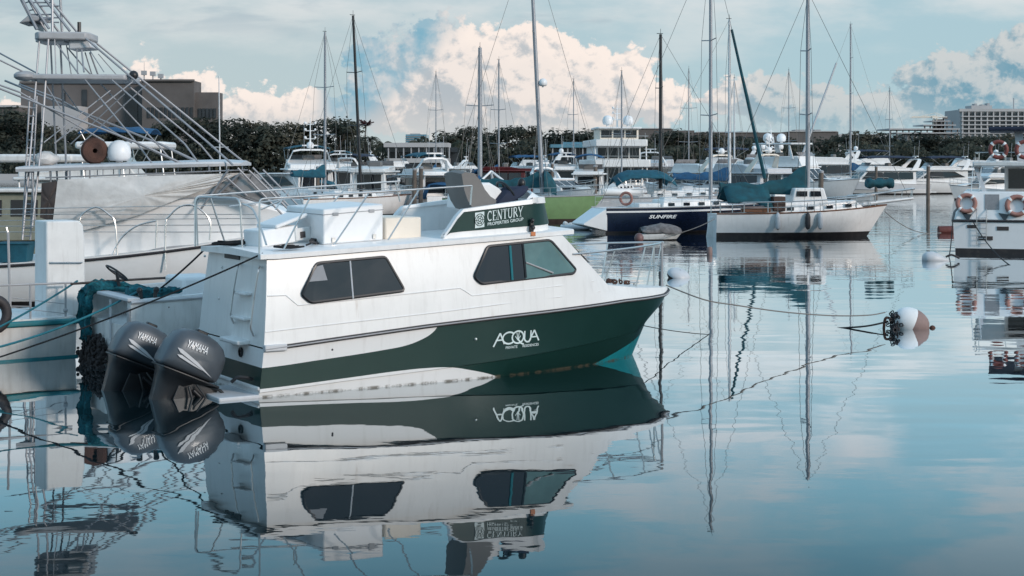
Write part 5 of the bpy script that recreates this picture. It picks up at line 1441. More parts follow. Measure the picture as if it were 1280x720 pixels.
# upper works
MB().box(.6, 8, -2.1, 1.45, 3.40, 3.60).build('boat_deck', WHITE2, tr, bevel=.05)
MB().prism_z([(3.2,-1.95),(9,-1.95),(9,.25),(3.2,.25)], 2.42, 3.40).build('deckhouse', WHITE2, tr, bevel=.04)
MB().box(3.16, 3.21, -1.85, .1, 2.5, 3.3).build('window', DGLASS, tr)
for y in (-.9, 1.0): mbx = MB(); mbx.prism([(.5,y-.08,2.42),(.9,y-.08,2.42),(.9,y+.08,2.42),(.5,y+.08,2.42)], [(1.0,y+.35-.08,3.42),(1.35,y+.35-.08,3.42),(1.35,y+.35+.08,3.42),(1.0,y+.35+.08,3.42)]); mbx.build('deck_strut', LGREY, tr)
mbx = MB(); mbx.prism([(1.5,-.62,3.6),(2.4,-.62,3.6),(2.4,-.25,3.6),(1.5,-.25,3.6)], [(1.9,-.42,4.85),(2.3,-.42,4.85),(2.3,-.12,4.85),(1.9,-.12,4.85)]); mbx.build('awning_strut', LGREY, tr)
MB().box(1.2, 6, -2.3, .85, 4.82, 4.98).build('awning', NAVYC, tr, bevel=.05)
mbx = MB(); mbx.tube([(.7,1.35,3.6),(.7,1.35,3.95),(.7,-1.9,3.95)], .022, 5); mbx.tube([(.7,1.35,3.95),(6,1.35,3.95)], .022, 5)
for y in (-.8,.2,1.2): mbx.tube([(.7,y,3.6),(.7,y,3.95)], .018, 5)
mbx.build('guard_rail', STEEL, tr)
mbx = MB()
for y in (1.2,1.5): mbx.tube([(.35,y,2.42),(.75,y-.1,3.6)], .018, 5)
for k in range(4): mbx.tube([(.42+.09*k,1.18,2.65+.25*k),(.42+.09*k,1.5,2.65+.25*k)], .015, 5)
mbx.build('deck_ladder', STEEL, tr)
def life_ring(px, py, x_loc, m, r, label, tilt):
    k = (px-640)/F; y = (k*(TF.Y + TF.s*x_loc) - TF.X - TF.c*x_loc)/(-TF.s - k*TF.c); Yw = TF.Y + TF.s*x_loc + TF.c*y
    z = H - (py-YH)*Yw/F
    mb = MB().tube([(0, r*math.cos(a), r*math.sin(a)) for a in [2*PI*q/24 for q in range(24)]], r*.26, 10, closed=True)
    o = mb.build('life_ring', m, None, ang=60); o.location = TF.w(x_loc - .12, y, z); o.rotation_euler = (0, tilt, TF.a)
    tag(o, label, 'life ring', 'life rings on the trawler')
    ban = MB()
    for q in range(4):
        a0 = PI/4 + q*PI/2
        rg = [Vector((r*.275*math.sin(t), (r + r*.275*math.cos(t)), 0)) for t in [2*PI*j/10 for j in range(10)]]
        ban.loft([[Vector((v.x, v.y*math.cos(a), v.y*math.sin(a))) for v in rg] for a in (a0-.13, a0+.13)])
    ban.build('band', CLEAN, o)
life_ring(1208, 254, .18, ORANGE, .33, 'faded pink life ring at the left of the trawler aft cabin', .27)
life_ring(1271, 257, .18, ORANGE, .36, 'faded pink life ring at the right of the trawler aft cabin, cut by the frame', .27)
life_ring(1248, 187, .75, REDR, .31, 'red life ring on the trawler upper deck left of the awning strut', 0)
life_ring(1281, 187, .75, REDR, .31, 'red life ring on the trawler upper deck at the frame edge', 0)

# ------------------------------------------------------------------ piles, docks, floats
def pile(px, Y_, ztop, label, r=.16):
    c = P3(px, 205, Y_); mb = MB().tube([(0,0,-1),(0,0,ztop*.5),(.02,0,ztop)], r, 10, r2=r*.9); o = mb.build('mooring_pile', WOOD); o.location = (c.x, Y_, 0)
    MB().lathe([(r*1.02,0),(r*1.04,.12),(r*.5,.16),(.01,.17)], (.02,0,ztop-.03), 10).build('pile_cap', GREYP, o)
    tag(o, label, 'mooring pile', 'mooring piles in the marina')
for a in ((1160,128,3.3,'weathered mooring pile in front of the oval-window yacht'), (1026,90,3.0,'brown mooring pile right behind the white sailboat mast'), (518,104,3.1,'left of two close pilings beside the blue-covered cruiser'), (526,104,3.2,'right of two close pilings beside the blue-covered cruiser'), (744,116,3.3,'mooring pile below the left edge of the three-deck yacht'), (1095,160,3.2,'short pile before the slanted windows of the low yacht'), (690,140,3.5,'pile behind the windscreen of the white sport cruiser'), (397,118,3.2,'pile in front of the teal cockpit cover')):
    pile(*a)
def dock(x0, x1, Y_, label, wdt=2.4):
    t = thing('floating_dock', label, 'dock', loc=((x0+x1)/2, Y_, 0)); hl = (x1-x0)/2
    MB().box(-hl, hl, -wdt/2, wdt/2, .35, .52).build('deck', WOOD, t, bevel=.02)
    for k in range(int(hl/3)):
        x = -hl + 3 + 6*k
        if x < hl - 1: MB().box(x-1.2, x+1.2, -wdt/2+.1, wdt/2-.1, -.3, .35).build('float', DARKR, t, bevel=.03)
    for k in range(int(hl/5)):
        x = -hl + 4 + 10*k
        mb = MB(); mb.box(x-.15,x+.15,.5,.8,.52,1.45); mb.build('power_post', CLEAN, t, bevel=.04)
dock(-34, 14, 148, 'wooden floating dock behind the left group of boats'); dock(16, 58, 186, 'dark floating dock behind the right-hand motor yachts')

def buoy(c, r, mats, label, squash=.8, tilt=(0,0,0), name='mooring_buoy', ring=True):
    seg, n = 20, 12; mb = MB(); rings = []
    R = Matrix.Rotation(tilt[0], 3, 'X') @ Matrix.Rotation(tilt[1], 3, 'Y')
    for i in range(n+1):
        a = -PI/2 + PI*i/n
        rings.append([R @ Vector((r*max(.03,math.cos(a))**.8*math.cos(2*PI*k/seg), r*max(.03,math.cos(a))**.8*math.sin(2*PI*k/seg), r*squash*math.sin(a))) for k in range(seg)])
    for i in range(n):
        mb.loft([rings[i], rings[i+1]], 1 if i < n*.46 else 0, cap=False)
    o = merge(mb).build(name, mats, None, ang=80); o.location = c
    if ring: MB().tube([R @ Vector((.10*math.cos(a), 0, r*squash+.08+.10*math.sin(a))) for a in [2*PI*k/12 for k in range(12)]], .025, 6, closed=True).build('eye', RUST, o)
    return tag(o, label, 'buoy', 'mooring buoys')
ROSE = mat('faded_rose_buoy', (.25,.17,.155), .7, var=.2, dirt=.35)
bx, by = W(1138, 410)
bb = buoy((bx, by, .09), .34, [WHITE, ROSE], 'large white and faded pink mooring buoy wrapped in chain, right foreground', 1.16, (.0, -1.15, 0), ring=False)
bx2, by2 = bx, by
mb = MB(); rn = random.Random(12)
for k in range(80):
    c = Vector((-.36 + rn.gauss(0,.05), -.12+rn.gauss(0,.13), .0 + rn.uniform(-.26,.24))); a = rn.uniform(0,PI); t_ = rn.uniform(-1,1)
    mb.tube([c + Vector((.045*math.cos(t)*math.cos(a), .045*math.cos(t)*math.sin(a), .03*math.sin(t)+.02*t_*math.cos(t))) for t in [2*PI*j/8 for j in range(8)]], .013, 5, closed=True)
mb.build('chain', DARKR, bb).location = (0,0,0)
mb = MB(); mb.tube(arc([(-.40,-.1,.10),(-.56,-.1,.12),(-.60,-.1,-.25)]), .03, 6); mb.ball((.47,0,-.10), (.07,.06,.07), 8, 5); mb.build('shackle', RUST, bb)
c = W(848, 347); buoy((c[0], c[1], .06), .36, [LGREY, ANTIB], 'grey and brown buoy floating just off the cruiser bow', .55, (.35,.25,0), ring=False)
c = W(887, 318); mbq = MB().lathe([(.02,.20),(.08,.19),(.11,.14),(.11,-.14),(.07,-.2),(.02,-.22)], seg=14); o = mbq.build('pickup_float', ROSE); o.location = (c[0], c[1], .10); tag(o, 'small brown cylindrical float below the white sailboat stern', 'float')
c = W(1168, 326); mbq = MB().lathe([(.02,-.55),(.18,-.52),(.30,-.36),(.33,-.1),(.27,.15),(.15,.42),(.06,.64),(.02,.68)], seg=16, M=Matrix.Rotation(PI/2+.12,3,'Y')); o = mbq.build('mooring_buoy', LGREY, None, ang=60); o.scale = (.8,.8,.8); o.location = (c[0], c[1], .06); tag(o, 'pale pear-shaped buoy lying on its side left of the trawler', 'buoy', 'mooring buoys'); MB().tube(arc([(.5,-.05,.1),(.75,-.1,.2),(1.1,-.1,.05)]), .05, 6).build('rope_eye', DARKR, o)
mbq = MB().tube([(-.45,0,0),(.45,0,.02)], .22, 12); o = mbq.build('drum_float', mat('rust_red_drum', (.13,.035,.03), .7, var=.3, dirt=.3)); c = W(1184, 291); o.location = (c[0], c[1], .12); tag(o, 'rust red drum floating at the left of the trawler stern', 'drum')
# covered punt with a ball on it, left of the dark blue sloop
c = W(826, 300)
pt = thing('covered_punt', 'small punt heaped with grey tarpaulin floating below the dark blue sailboat', 'punt', loc=(c[0], c[1], 0), rz=.1)
mb, b_, zs_ = gen_hull(2.0, .95, .28, .36, tw=.9, rake_=.3, boot=.05, draft=.1); mb = merge(mb); mb.v = [(x-1.0,y,z) for x,y,z in mb.v]; mb.build('hull', [WHITE2, ANTIF, WHITE2, NAVY], pt)
g = []; rn = random.Random(2)
for i in range(9):
    u = i/8; g.append([(-.95+1.85*u, v*.50, .32 + .42*(1-v*v)*(.5+.5*math.sin(PI*u)) + rn.uniform(-.05,.07)) for v in [-1+k/4 for k in range(9)]])
MB().sheet(g).build('tarpaulin', mat('grey_tarp', (.16,.15,.15), .9, var=.5, scale=5, bump=.8, bscale=9), pt, ang=25, solid=.02)
cc = W(799, 303); o = MB().ball((0,0,0), (.21,.21,.24), 14, 9).build('ball_fender', [mat('rose_brown', (.16,.085,.08), .5, var=.3)], None, ang=80); o.location = (cc[0], cc[1]+.1, .18); tag(o, 'round brown ball fender at the left end of the tarpaulin punt', 'fender')
c = W(722, 287)
tn = thing('inflatable_dinghy', 'deflated grey inflatable dinghy floating beside the lime green hull', 'dinghy', loc=(c[0], c[1], 0), rz=-.05)
mb = MB(); mb.tube(arc([(-.9,-.42,.10),(.3,-.46,.14),(.85,-.25,.2),(.95,0,.22),(.85,.25,.2),(.3,.46,.14),(-.9,.42,.10)], 5), .15, 8); mb.build('tube', LGREY, tn, ang=60)
mb = MB(); rn = random.Random(9)
for k in range(9): mb.ball((rn.uniform(-.7,.5), rn.uniform(-.25,.25), .18+rn.uniform(0,.16)), (rn.uniform(.12,.22), .16, rn.uniform(.08,.16)), 7, 5)
mb.build('crumpled_cover', CANVAS, tn, ang=20)
# ================================================================== boats at the left
SW = math.radians(31.5)
cx_, cy_ = W(163, 470); BP = 2.7
PF = Frame(cx_ - math.sin(SW)*BP/2, cy_ + math.cos(SW)*BP/2, 31.5)
pr_ = thing('work_skiff', 'square-sterned white work skiff draped with a teal net, beside the cruiser transom', 'skiff', PF)
gz = PF.p(163, 376, -BP/2)[1]
mb = MB(); rings = []
for i in range(9):
    x = 5.2*i/8; w = BP/2*(1 - .35*max(0,(i-5)/3)**2); z = gz + .03*i
    rings.append([Vector(q) for q in ((x,-w,z),(x,-w-.03,z-.10),(x,-w*.97,.25),(x,-w*.9,-.2),(x,w*.9,-.2),(x,w*.97,.25),(x,w+.03,z-.10),(x,w,z),(x,w-.16,z),(x,w-.2,z-.45),(x,-w+.2,z-.45),(x,-w+.16,z))])
mb.loft(rings).build('hull', WHITE2, pr_, ang=30)
mb = MB(); mb.box(-.06,.16,-BP/2-.03,BP/2+.03,gz-.02,gz+.045); mb.build('transom_cap', LGREY, pr_, bevel=.02)
MB().tube([(x,-BP/2-.035,gz-.03+.006*x*5) for x in (0,1,2,3)], .03, 6).build('rub_strip', LGREY, pr_)
MB().box(-.035,.0,-BP/2-.02,-BP/2+.10,gz-.42,gz-.12).build('corner_plate', GREYP, pr_, bevel=.01)
mb = MB(); mb.box(1.2,1.9,-.5,.5,gz-.45,gz+.28); mb.build('helm_console', CLEAN, pr_, bevel=.06)
cw = PF.v(146, 341, .3); tl_ = Matrix.Rotation(math.radians(38), 3, 'Y')
mb = MB(); mb.tube([cw + tl_ @ Vector((.24*math.cos(a)*.9, .24*math.sin(a), 0)) for a in [2*PI*k/22 for k in range(22)]], .018, 6, closed=True)
for k in range(3): mb.tube([cw, cw + tl_ @ Vector((.22*math.cos(k*2.1), .24*math.sin(k*2.1), 0))], .012, 5)
mb.tube([cw, cw + Vector((.05,0,-.3))], .03, 6)
mb.build('steering_wheel', BLACK, pr_)
qy = PF.v(185, 368, -BP/2+.15); mb = MB()
for dx_ in (-.12,.12): mb.tube([(qy.x+dx_, qy.y, gz), (qy.x+dx_*1.1, qy.y, gz+.14)], .035, 6); mb.ball((qy.x+dx_*1.2, qy.y, gz+.15), .055, 8, 5)
mb.build('mooring_bitts', BLACK, pr_)
mb = MB(); rn = random.Random(21)
for k in range(420):
    y = rn.uniform(-.2, 1.05); z = rn.uniform(-.25,.52)*(1-.2*rn.random()); x = -.05 - abs(rn.gauss(0,.055)) - .25*max(0,.35-z)*rn.random()
    r = rn.uniform(.02,.05); mb.ball((x,y,z), (r,r*1.1,r*rn.uniform(.7,1.9)), 6, 4)
mb.build('mussel_growth', GROWTH, pr_, ang=25)
for px in (156,): 
    p = PF.v(px, 384, -.9); mb = MB(); mb.tube([(-.03,-.35,gz-.05),(-.03,-.35,.1)], .02, 6); mb.build('drain_pipe', LGREY, pr_)
p = PF.p(211, 384, -BP/2-.02); MB().ball((p[0], -BP/2-.0, p[1]), .03, 8, 5).build('rivet_stain', RUST, pr_)
# net
nm_ = MB(); rn = random.Random(31); g = []
path = [(1.1,gz-.12),(.7,gz+.02),(.25,gz+.10),(-.02,gz+.09),(-.12,gz-.05),(-.13,gz-.3),(-.12,gz-.55),(-.10,gz-.75)]
pth = arc([(x,0,z) for x,z in path], 4)
for i, q in enumerate(pth):
    u = i/len(pth); row = []
    c = .62 + .05*math.sin(i*.9) + .20*u; hw = .48 - .34*u
    for k in range(17):
        v = -1+k/8; row.append((q.x - .06*math.sin(k*2.2+i*.3) - rn.uniform(0,.05), c + v*hw, q.z + .07*math.cos(k*1.9+i*.25)*(1 if i < 14 else .2) + rn.uniform(-.025,.03) - (.16*rn.random() if i > len(pth)-3 else 0)))
    g.append(row)
nm_.sheet(g)
nm_.v = [tuple(PF.w(*q)) for q in nm_.v]
tag(nm_.build('fishing_net', NETM, None, ang=30, solid=.04), 'teal fishing net hanging in folds over the skiff transom', 'net')
nm_ = MB(); g = []
q0 = PF.p(160, 357, -.6); q1 = PF.p(216, 362, -.6)
for i in range(22):
    u = i/21; x = q0[0] + (q1[0]-q0[0])*u
    g.append([(x + rn.uniform(-.04,.04), -.55 + .16*math.cos(a)*(1.1-u*.5) + .08*math.sin(u*9) - .45*u, gz + .10 + (.09-.04*u)*math.sin(a) + rn.uniform(-.02,.02)) for a in [2*PI*k/9 for k in range(9)]])
nm_.loft([[Vector(q) for q in r] for r in g])
nm_.v = [tuple(PF.w(*q)) for q in nm_.v]
tag(nm_.build('fishing_net', NETM, None, ang=25), 'narrow bundle of teal net lying along the skiff gunwale', 'net')
# boat hook laid over both boats
a_, b2_ = PF.w(-.10, 1.30, gz+.30), PF.w(2.2, -.55, gz+.34)
mb = MB().tube([P3(88,355,26.6), P3(150,350.5,26.9), P3(213,347,27.4)], .022, 7); mb.ball(P3(214,347.3,27.4), .04, 8, 5); mb.tube([P3(212,347,27.4), P3(216,344,27.4)], .015, 5)
tag(mb.build('boat_hook', BROWN), 'dark boat hook lying across the skiff above its transom', 'boat hook')

# white boat with the tall box at the left edge
lx, ly = W(103, 447)
LF = Frame(lx - .2, ly + .1, 36)
lw = thing('workboat', 'white workboat with tall white locker box and teal trim at the left edge', 'boat', LF)
mb = MB(); rings = []
for i in range(8):
    x = -6 + 6.1*i/7; z = .66 + .0*i; e = .05*(i == 7)
    rings.append([Vector(q) for q in ((x,.0+e,z),(x,.05+e,.1),(x,.25,-.25),(x,2.0,-.25),(x,2.3-e,.1),(x,2.35-e,z))])
mb.loft(rings).build('hull', WHITE2, lw, bevel=.03)
MB().box(-6.05,.14,-.05,2.4,.60,.70).build('gunwale', TEALP, lw, bevel=.03)
MB().box(-6,.09,-.012,.02,-.05,.035).build('boot_stripe', TEALP, lw)
MB().box(-6,.08,.05,2.25,.70,.73).build('deck', WHITE2, lw)
c0_ = LF.p(58, 400, .35); c1_ = LF.p(106, 400, .35); zt_ = LF.p(80, 276, .35)[1]
bx0, bx1 = c0_[0], c1_[0]
mb = MB(); mb.prism_y([(bx0,.70),(bx1+.02,.70),(bx1,zt_-.35),(bx1-.03,zt_-.08),(bx1-.12,zt_),(bx0,zt_)], .35, 1.0); mb.build('locker_box', WHITE2, lw, bevel=.03)
h0, h1 = LF.v(63, 328, .33), LF.v(102, 328, .33); mb = MB(); mb.tube(rounded([h0+Vector((0,.04,0)), h0+Vector((0,-.04,0)), h1+Vector((0,-.04,0)), h1+Vector((0,.04,0))], .03), .014, 6); mb.build('grab_rail', STEEL, lw)
mb = MB()
def lv(px, py, y=.1): return LF.v(px, py, y)
mb.tube([lv(-40,358.5), lv(90,353.5)], .022, 6); mb.tube([lv(-40,382), lv(38,383)], .008, 4)
for px, y0 in ((12,356),(38,355),(82,353.5)): mb.tube([lv(px,y0), Vector((lv(px,400).x, .1, .70))], .020, 6)
mb.ball(lv(82,388), .045, 8, 5); mb.tube([lv(10,290), lv(13,392)], .022, 6)
for y0, y1 in ((372,380),(384,392)): mb.tube([lv(13,y0), lv(82,y1)], .007, 4)
mb.build('guard_rail', GREYP, lw)
ty = MB(); 
ty.tube([(0, .22*math.cos(a), .26*math.sin(a)) for a in [2*PI*k/22 for k in range(22)]], .09, 10, closed=True)
o = ty.build('tyre_fender', DARKR, None, ang=60); q = LF.w(lv(-12,392).x, -.12, lv(-12,392).z); o.location = q; o.rotation_euler = (0,0,LF.a+PI/2); tag(o, 'black tyre fender hanging at the far left of the workboat', 'fender')

# sport fisher with the tuna tower
SF = Frame((-100-640)/F*39, 38.6, 4)
sf = thing('sport_fishing_boat', 'white sport fishing boat with tall aluminium tuna tower and canvas-covered bridge', 'boat', SF)
mb, b, zs = gen_hull(11.6, 4.3, 1.02, 2.2, tw=.92, rake_=1.6, flare=.25, cr=1.9); merge(mb).build('hull', [CLEAN, ANTIF, WHITE2, NAVY], sf, ang=40)
MB().tube([(x, -b(x)-.02, zs(x)-.06) for x in [11.5*i/14 for i in range(15)]], .035, 6).build('rub_rail', DARKR, sf)
def sv(px, py, y=-1.75): return SF.v(px, py, y)
def sx_(px, py, y=-1.75): return SF.p(px, py, y)
wfs = lambda x, z: min(1.75, b(x)*.82) - .06*max(0, z-1.6)
house = [sx_(66,338), sx_(66,272), sx_(110,262), sx_(215,250), sx_(292,247), sx_(345,262), sx_(392,285), sx_(425,305), sx_(425,330)]
house = [(x, max(z, .9)) for x, z in house]
slab_xz(house, wfs).build('deckhouse', CLEAN, sf, bevel=.08)
lower = MB()
# eyebrow vent with louvres on the near side
ev = [sx_(152,331,-1.8), sx_(166,322,-1.8), sx_(190,313,-1.8), sx_(215,309,-1.8), sx_(243,307.5,-1.8)]
MB().tube(arc([(x, -wfs(x,z)-.03, z) for x, z in ev]), .03, 6).build('eyebrow_trim', GREYP, sf)
for k in range(3):
    a, c = sx_(176-4*k, 325+2.2*k-5, -1.8), sx_(243, 312+5*k, -1.8)
    MB().tube([(a[0],-wfs(*a)-.015,a[1]),(c[0],-wfs(*c)-.015,c[1])], .018, 5).build('louvre', LGREY, sf)
ht0, ht1 = sx_(19,213,-1.9)[0], sx_(298,206,-1.9)[0]; hz0, hz1 = sx_(60,214,-1.9)[1], sx_(280,206,-1.9)[1]
rg = []
for i in range(13):
    u = i/12; x = ht0+(ht1-ht0)*u; z = hz0+(hz1-hz0)*u; w = 1.85*(1-.35*max(0,(u-.8)/.2)**2); t = .10*(1-.5*max(0,(u-.9)/.1))
    rg.append([Vector(q) for q in ((x,-w,z-.02),(x,-w-.03,z+t*.5),(x,-w,z+t),(x,0,z+t+.06),(x,w,z+t),(x,w+.03,z+t*.5),(x,w,z-.02))])
MB().loft(rg).build('hardtop', LGREY, sf, ang=50)
mb = MB()
for s in (-1,1):
    mb.tube([(ht0+.7, s*1.8, hz0-.16),(ht1-.15, s*1.8, hz1-.14)], .018, 5)
    for k in range(11): x = ht0+.8+(ht1-ht0-1.1)*k/10; z = hz0+(hz1-hz0)*k/10; mb.tube([(x,s*1.8,z-.15),(x,s*1.8,z)], .012, 4)
build_split(mb, 'hardtop_rail', ALU, sf)
def pan_sf(name, pxs, m, yy=1.72, bulge=.05, both=True):
    P = refine([sx_(px,py,-yy) for px,py in pxs], 6)
    for s in ((1,-1) if both else (1,)):
        cxm = sum(p[0] for p in P)/len(P); czm = sum(p[1] for p in P)/len(P)
        mb = MB(); vs = [(cxm, -s*(yy+bulge), czm)]; rn = random.Random(5)
        R1 = [(cxm+(x-cxm)*.5, -s*(yy+bulge*.8+rn.uniform(-.035,.035)), czm+(z-czm)*.5) for x,z in P]; R2 = [(x, -s*yy, z) for x,z in P]
        n = len(P); mb.add(vs+R1+R2, [(0,1+i,1+(i+1)%n) for i in range(n)] + [(1+i,1+n+i,1+n+(i+1)%n,1+(i+1)%n) for i in range(n)]); mb.build(name, m, sf, ang=70)
pan_sf('canvas_side', [(72,225),(150,221),(283,217),(291,219),(262,234),(215,252),(170,270),(105,288),(66,277)], CANVAS, 1.80, .10)
pan_sf('canvas_panel', [(52,229),(75,226),(66,277),(50,272)], BROWN, 1.78, .02)
pan_sf('clear_panel', [(292,220),(300,217),(343,258),(300,248),(268,247),(250,249),(262,236)], VINYL, 1.70, .01)
mb = MB()
for pts in (((297,210),(352,268)),((311,213),(360,262)),((286,212),(250,262)),((283,222),(308,245)),((40,216),(42,275)),((300,217),(268,247))):
    for s in (-1,1):
        a, c = [SF.p(*q, -1.85) for q in pts]; mb.tube([(a[0], s*1.85, a[1]), (c[0], s*1.72, c[1])], .028, 6)
build_split(mb, 'hardtop_support', ALU, sf)
# tower
GREYT = mat('weathered_grey_paint', (.40,.40,.41), .55, var=.1, dirt=.35)
tw = MB()
def leg(p0, p1, y0, y1, r=.045):
    for s in (-1,1):
        a, c = SF.p(p0[0], p0[1], -y0), SF.p(p1[0], p1[1], -y1)
        tw.tube([(a[0], s*y0, a[1]), (c[0], s*y1, c[1])], r*.50, 7)
for p0, p1, y0, y1, r in (((61,41),(52,178),.62,1.3,.055),((52,178),(40,285),1.3,2.0,.055),((49,52),(39,178),.62,1.3,.05),((39,178),(28,300),1.3,2.0,.05),
    ((99,41),(262,180),.55,1.4,.055),((262,180),(291,206),1.4,1.7,.055),((140,100),(231,180),.95,1.5,.045),((231,180),(250,206),1.5,1.7,.045),((71,55),(98,92),.6,.9,.04),((106,99),(172,180),.95,1.6,.04),((172,180),(192,207),1.6,1.8,.04),
    ((166,102),(68,179),.95,1.5,.035),((138,113),(55,178),.95,1.5,.03),((58,107),(76,136),.95,1.1,.03),((102,62),(105,90),.5,.9,.045),((96,62),(97,90),.5,.9,.035),((68,41),(70,92),.6,.9,.03),((113,64),(130,90),.5,.9,.025)):
    leg(p0, p1, y0, y1, r)
for s in (-1,1):
    a, c, d = SF.p(93,190,-1.6), SF.p(207,185,-1.6), SF.p(68,179,-1.5)
# ladder on the aft legs
def lad(p0, p1, q0, q1, y, n, r=.018):
    A0, A1, B0, B1 = [SF.v(*q, y) for q in (p0,p1,q0,q1)]
    tw.tube([A0,A1], r*1.3, 5); tw.tube([B0,B1], r*1.3, 5)
    for k in range(n): tw.tube([A0.lerp(A1,(k+.5)/n), B0.lerp(B1,(k+.5)/n)], r, 5)
lad((37,120),(28,300),(46,120),(38,300),-1.15,18); lad((26,0),(45,37),(34,-3),(56,37),-.35,4); 
tw.build('tower_frame', ALU, sf)
def plat(p0, p1, w0, w1, th, name, m, bev=.04):
    a, c = SF.p(*p0, -w0), SF.p(*p1, -w0); l = c[0]-a[0]
    MB().prism_z([(a[0]+.15,-w0),(a[0],-w0*.6),(a[0],w0*.6),(a[0]+.15,w0),(c[0]-.1,w1),(c[0],w1*.7),(c[0],-w1*.7),(c[0]-.1,-w1)], a[1]-th, a[1]).build(name, m, sf, bevel=bev)
plat((40,39),(111,39),.72,.62,.20,'tower_top', GREYT); plat((28,92),(160,92),1.05,.95,.14,'tower_deck', GREYT)
bxa = SF.p(85,48,-.5); bxb = SF.p(115,62,-.5); MB().prism_y([(bxa[0],bxa[1]),(bxb[0]-.1,bxa[1]),(bxb[0],bxb[1]+.05),(bxa[0],bxb[1])], -.45,.45).build('control_box', LGREY, sf, bevel=.04)
bxa = SF.p(44,48,-.5); bxb = SF.p(80,53,-.5); MB().box(bxa[0],bxb[0],-.5,.5,bxb[1],bxa[1]).build('belly_pan', LGREY, sf, bevel=.03)
MB().ball(SF.v(31,95,-.9), (.28,.3,.13), 12, 7).build('spreader_light', GREYP, sf); MB().ball(SF.v(167,94,-.8), (.12,.12,.12), 10, 6).build('spreader_light', BLACK, sf)
up = MB()
for s in (-1,1):
    for p0, p1 in (((52,-6),(88,39)),((33,-6),(62,36)),((22,-12),(47,37)),((65,-20),(66,40))):
        a, c = SF.p(*p0,-.45), SF.p(*p1,-.5); up.tube([(a[0],s*.42,a[1]),(c[0],s*.55,c[1])], .035, 6)
for py in (3, 18, 24): 
    a, c = SF.p(38,py,-.45), SF.p(64,py,-.45); up.tube([(a[0],-.42,a[1]),(c[0],-.42,c[1])], .022, 5); up.tube([(a[0],.42,a[1]),(c[0],.42,c[1])], .022, 5)
build_split(up, 'upper_ladder_rail', MASTM, sf)
a, c = SF.p(23,23,-.5), SF.p(52,23,-.5); MB().prism_y([(a[0],a[1]-.12),(a[0]+.25,a[1]+.10),(c[0],a[1]+.06),(c[0]-.1,a[1]-.05)], -.5,.5).build('buggy_top', GREYP, sf, bevel=.03)
MB().prism_y([SF.p(35,27,-.3),SF.p(44,24,-.3),SF.p(48,38,-.3)], -.35,.35).build('seat_back', BLACK, sf)
bb_ = SF.p(97,34,0); mb = MB(); mb.tube([(bb_[0],.2,bb_[1]-.15),(bb_[0],.2,bb_[1]+.15)], .05, 6); mb.build('navigation_light', BLACK, sf)
# outriggers
for s in (-1,1):
    o = MB()
    for p0, p1, y0, y1, r in (((-60,87),(170,178),2.4,1.9,.04),((170,178),(228,205),1.9,1.8,.05),((-60,46),(34,92),1.6,1.0,.03),((-40,92),(24,115),2.4,2.2,.035),((24,115),(130,176),2.2,1.9,.03)):
        a, c = SF.p(*p0,-y0), SF.p(*p1,-y1); o.tube([(a[0],s*y0,a[1]),(c[0],s*y1,c[1])], r*.75, 6)
    o.build('outrigger', ALU, sf)
# side rails with hooped stanchions and wires
rl = MB()
def rv(px, py): return SF.v(px, py, -2.06)
for pts in (((99,281),(103,268),(120,259),(136,268),(144,280),(147,328)),((207,338),(207,282),(212,270),(226,258),(244,258),(262,275),(262,300)),((138,326),(150,300),(170,283),(195,276)),((8,284),(11,300),(12,340)),((196,276),(195,310))):
    rl.tube(arc([rv(*q) for q in pts], 5), .022, 6)
for y0, y1 in ((262,256),(268,268),(276,273),(283,281),(290,290)): rl.tube([rv(-20,y0), rv(130,(y0+y1)/2), rv(320,y1)], .010, 4)
rl.build('side_rail', STEEL, sf)
# things on the hardtop
zt2 = lambda x: hz0 + (hz1-hz0)*(x-ht0)/(ht1-ht0) + .13
x_ = sx_(118,199,-.6)[0]
mb = MB()
for r, w in ((.27,.08),(.17,.14)): mb.tube([(0, r*math.cos(a), r*math.sin(a)) for a in [2*PI*k/22 for k in range(22)]], w*.9, 9, closed=True)
mb.lathe([(.30,-.12),(.30,.12),(.06,.12),(.06,-.12)], seg=20, M=Matrix.Rotation(PI/2,3,'Y'))
o = mb.build('hose_drum', RUST, None, ang=40); o.location = SF.w(x_, -.6, zt2(x_)+.33); o.rotation_euler = (0,0,SF.a-PI/2+.35); tag(o, 'rusty brown hose drum on the sport fishing boat hardtop', 'hose drum')
x_ = sx_(149,199,-.5)[0]
dome(sf, (x_, -.5, zt2(x_)+.12), .30)
mb = MB(); rn = random.Random(6); x0 = sx_(40,200,-.8)[0]; x1 = sx_(75,200,-.8)[0]
mb.loft([[Vector((x0+(x1-x0)*i/8, -.8+.5*math.cos(a)*math.sin(PI*(i+.6)/9.2)+rn.uniform(-.03,.03), zt2(x0)+.17+.20*math.sin(a)*math.sin(PI*(i+.6)/9.2)+rn.uniform(-.02,.02))) for a in [2*PI*k/10 for k in range(10)]] for i in range(9)])
mb.v = [tuple(SF.w(*q)) for q in mb.v]; tag(mb.build('canvas_bundle', CANVAS, None, ang=60), 'bundled pale canvas tied on the left end of the hardtop', 'canvas bundle')
x_, z_ = sx_(20,334,-1.9)
mb = MB(); mb.prism([(-.36,-.25,0),(.30,-.25,0),(.30,.25,0),(-.36,.25,0)], [(-.42,-.3,.46),(.36,-.3,.46),(.36,.3,.46),(-.42,.3,.46)]); mb.box(-.45,.39,-.33,.33,.44,.49)
o = mb.build('plastic_tub', TEALC, None, bevel=.02); o.location = SF.w(x_, -1.8, zs(x_)+.0); tag(o, 'teal plastic tub on the side deck left of the locker box', 'tub')

